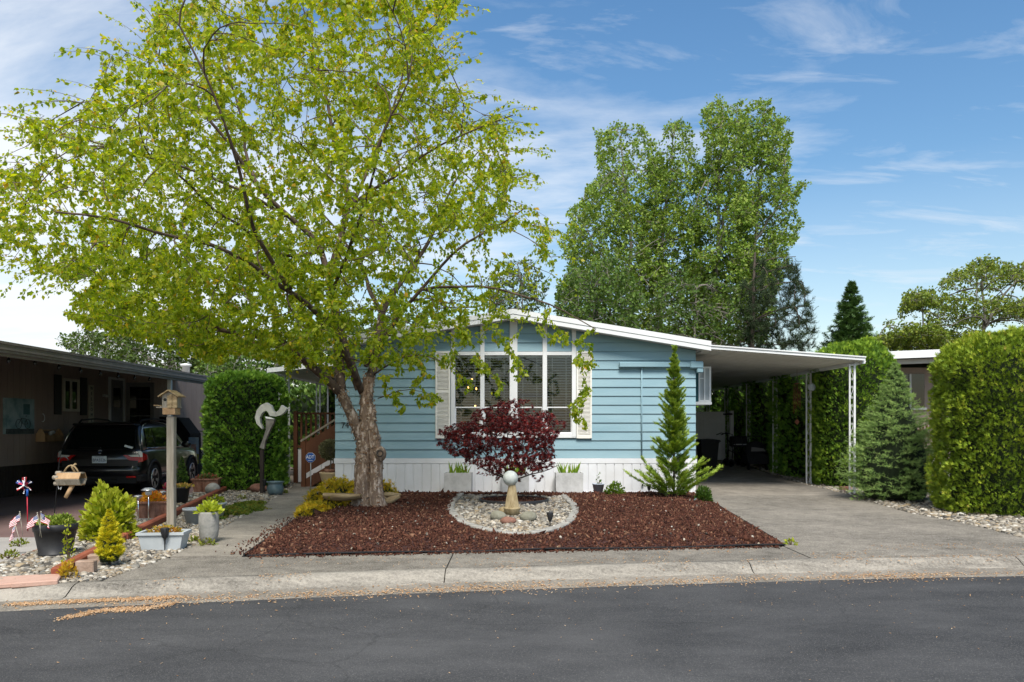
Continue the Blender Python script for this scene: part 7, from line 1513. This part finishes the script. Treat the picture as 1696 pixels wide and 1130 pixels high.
c2t = thing('waste_cart', 'second dark cart standing deeper against the house side', 'waste cart', (4.9, 22.9, .2)); q = MB(); q.prism([(4.62, .2), (5.17, .2), (5.24, 1.15), (5.12, 1.27), (4.60, 1.27)], 22.6, 23.2, 'y'); q.build('bin', MAT['cart_black'], c2t); q = MB(); q.b2(4.57, 5.28, 22.55, 23.25, 1.271, 1.31); q.build('lid', MAT['cart_black'], c2t)
rl = thing('rollator', 'black folded rollator walker in front of the white gate', 'walker', (6.2, 22.6, 0)); bx_, by_ = 6.12, 22.0
q = MB()
for s_ in (-1, 1):
    yy = by_ + s_ * .24
    q.tube([(bx_ - .33, yy, .88), (bx_ - .20, yy, .93), (bx_ - .02, yy, .90), (bx_ + .0, yy, .5), (bx_ - .02, yy, .12)], .015, 6); q.tube([(bx_ + .02, yy, .72), (bx_ + .30, yy, .14)], .014, 6); q.tube([(bx_ + .0, yy, .45), (bx_ + .22, yy, .36)], .012, 6)
q.tube([(bx_ - .02, by_ - .24, .6), (bx_ - .02, by_ + .24, .6)], .014, 6); q.build('frame', MAT['black_metal'], rl); q = MB(); q.b2(bx_ + .02, bx_ + .42, by_ - .2, by_ + .2, .55, .84, .03); q.build('seat_bag', MAT['fabric_black'], rl); q = MB(); q.b2(bx_ + .04, bx_ + .4, by_ - .205, by_ - .201, .60, .63); q.build('reflective_strip', MAT['white_dull'], rl)
for dx in (-.05, .30):
    for s_ in (-1, 1): q = MB(); q.lathe([(.06, -.016), (.10, -.016), (.105, 0), (.10, .016), (.06, .016), (.06, -.016)], (0, 0, 0), 18); q.xf(Matrix.Translation((bx_ + dx, by_ + s_ * .25, .105)) @ Matrix.Rotation(R(90), 4, 'X' if dx > 0 else 'X')); q.build('wheel', MAT['black_rubber'], rl)
tr_ = thing('covered_cart', 'black fabric-covered stroller cart beside the carport post', 'stroller', (6.3, 20.4, 0)); bx_, by_ = 6.45, 20.1
q = MB(); q.sphere((bx_, by_, .52), .30, 18, (1.0, .85, .85)); c_ = np.array(q.v); c_[:, 2] = np.maximum(c_[:, 2], .30); q.v = [tuple(v) for v in c_]; q.build('hood', MAT['fabric_black'], tr_)
q = MB(); q.prism([(bx_ - .27, .16), (bx_ + .27, .16), (bx_ + .30, .42), (bx_ - .30, .42)], by_ - .26, by_ + .24, 'y'); q.build('basket', MAT['fabric_black'], tr_); q = MB(); q.add([(bx_ - .18, by_ - .262, .62), (bx_ + .14, by_ - .262, .58), (bx_ + .2, by_ - .275, .50), (bx_ - .2, by_ - .275, .50)], [[0, 3, 2, 1]]); q.build('window_panel', MAT['door_grey'], tr_)
for dx in (-.24, .24): q = MB(); q.lathe([(.05, -.02), (.10, -.02), (.105, 0), (.10, .02), (.05, .02), (.05, -.02)], (0, 0, 0), 18); q.xf(Matrix.Translation((bx_ + dx, by_ - .2, .105)) @ Matrix.Rotation(R(90), 4, 'Y')); q.build('wheel', MAT['black_rubber'], tr_)
q = MB(); q.tube([(bx_ - .25, by_ + .2, .4), (bx_ - .27, by_ + .34, .9), (bx_ + .27, by_ + .34, .9), (bx_ + .25, by_ + .2, .4)], .014, 6); q.build('push_bar', MAT['black_metal'], tr_)
for o_, z_ in ((cart, cfz(21.6)), (rl, cfz(22.0)), (tr_, cfz(21.2))): o_.location.z = z_
cart.scale = (.86, .86, .80); c2t.scale = (1, 1, .85)
tr_.location.y += 1.1; tr_.location.x += .12
# wind chime and round thermometer
wc = thing('wind_chime', 'copper wind chime hanging from the carport edge', 'wind chime', tuple(P(1320, 632, 17.6))); WY = 17.6
q = MB(); a = P(1320, 636, WY); q.lathe([(.065, 0), (.065, .012)], a, 12); q.tube([a, P(1320, 612, WY)], .003, 4); q.tube([a, P(1320, 700, WY)], .002, 4); q.build('top_disc', MAT['copper'], wc)
for i, (dx, y1) in enumerate(((1315, 685), (1318, 677), (1321.5, 672), (1325, 676))): q = MB(); q.tube([P(dx, 637, WY + .04 * (i % 2)), P(dx, y1, WY + .04 * (i % 2))], .0095, 8); q.build('chime_tube', MAT['copper'], wc)
q = MB(); a = P(1320, 699, WY); q.prism([(a.x, a.z - .065), (a.x + .055, a.z), (a.x, a.z + .065), (a.x - .055, a.z)], WY - .005, WY + .005, 'y'); q.build('sail', MAT['copper'], wc)
q = MB(); q.lathe([(.001, 0), (.085, 0), (.09, .01), (.085, .025), (.001, .02)], (0, 0, 0), 22); a = P(1344, 641.5, 17.7); q.xf(Matrix.Translation(a) @ Matrix.Rotation(R(90), 4, 'X')); tag(q.build('round_thermometer', MAT['pot_grey']), 'round grey thermometer fixed on the second carport post', 'thermometer')
block('paver_brick', 'dull red brick lying at the foot of the near carport post', 1400, 813, (.22, .12, .09), 5, 'rock_red', 0, 'brick')
# ================================================================== house on the far right
rh = thing('right_house', 'brown house with white eave glimpsed between spruce and tall cedar', 'house', (13, 24, 0))
q = MB(); q.b2(11.6, 19, 24.6, 30, -.1, 3.2); q.build('wall', MAT['house_brown'], rh); q = MB(); q.prism([(10.9, 3.42), (19.5, 3.75), (19.5, 3.81), (10.9, 3.48)], 23.2, 31, 'y'); ro = q.build('roof', MAT['brown_dark'], rh)
q = MB(); q.prism([(10.88, 3.34), (19.5, 3.68), (19.5, 3.90), (10.88, 3.56)], 23.12, 23.19, 'y'); q.build('fascia', MAT['white'], ro); q = MB(); q.bar((11.2, 23.6, 3.28), (15, 23.6, 3.42), .14, .14); q.build('beam', MAT['white_dull'], ro)
q = MB(); q.b2(12.0, 12.9, 24.54, 24.598, 1.95, 3.0); wo_ = q.build('window', MAT['dark_glass'], rh); q = MB(); q.b2(12.42, 12.47, 24.50, 24.538, 1.95, 3.0); q.b2(11.95, 12.95, 24.50, 24.538, 1.88, 1.948); q.build('frame', MAT['white_dull'], wo_)
bush('garden_shrub', 'reddish shrub in front of the right house window', (11.6, 22.3, 0), .6, .5, 1.5, 500, .12, [(.12, .05, .03), (.10, .11, .03), (.17, .08, .05)], LEAF, 6)
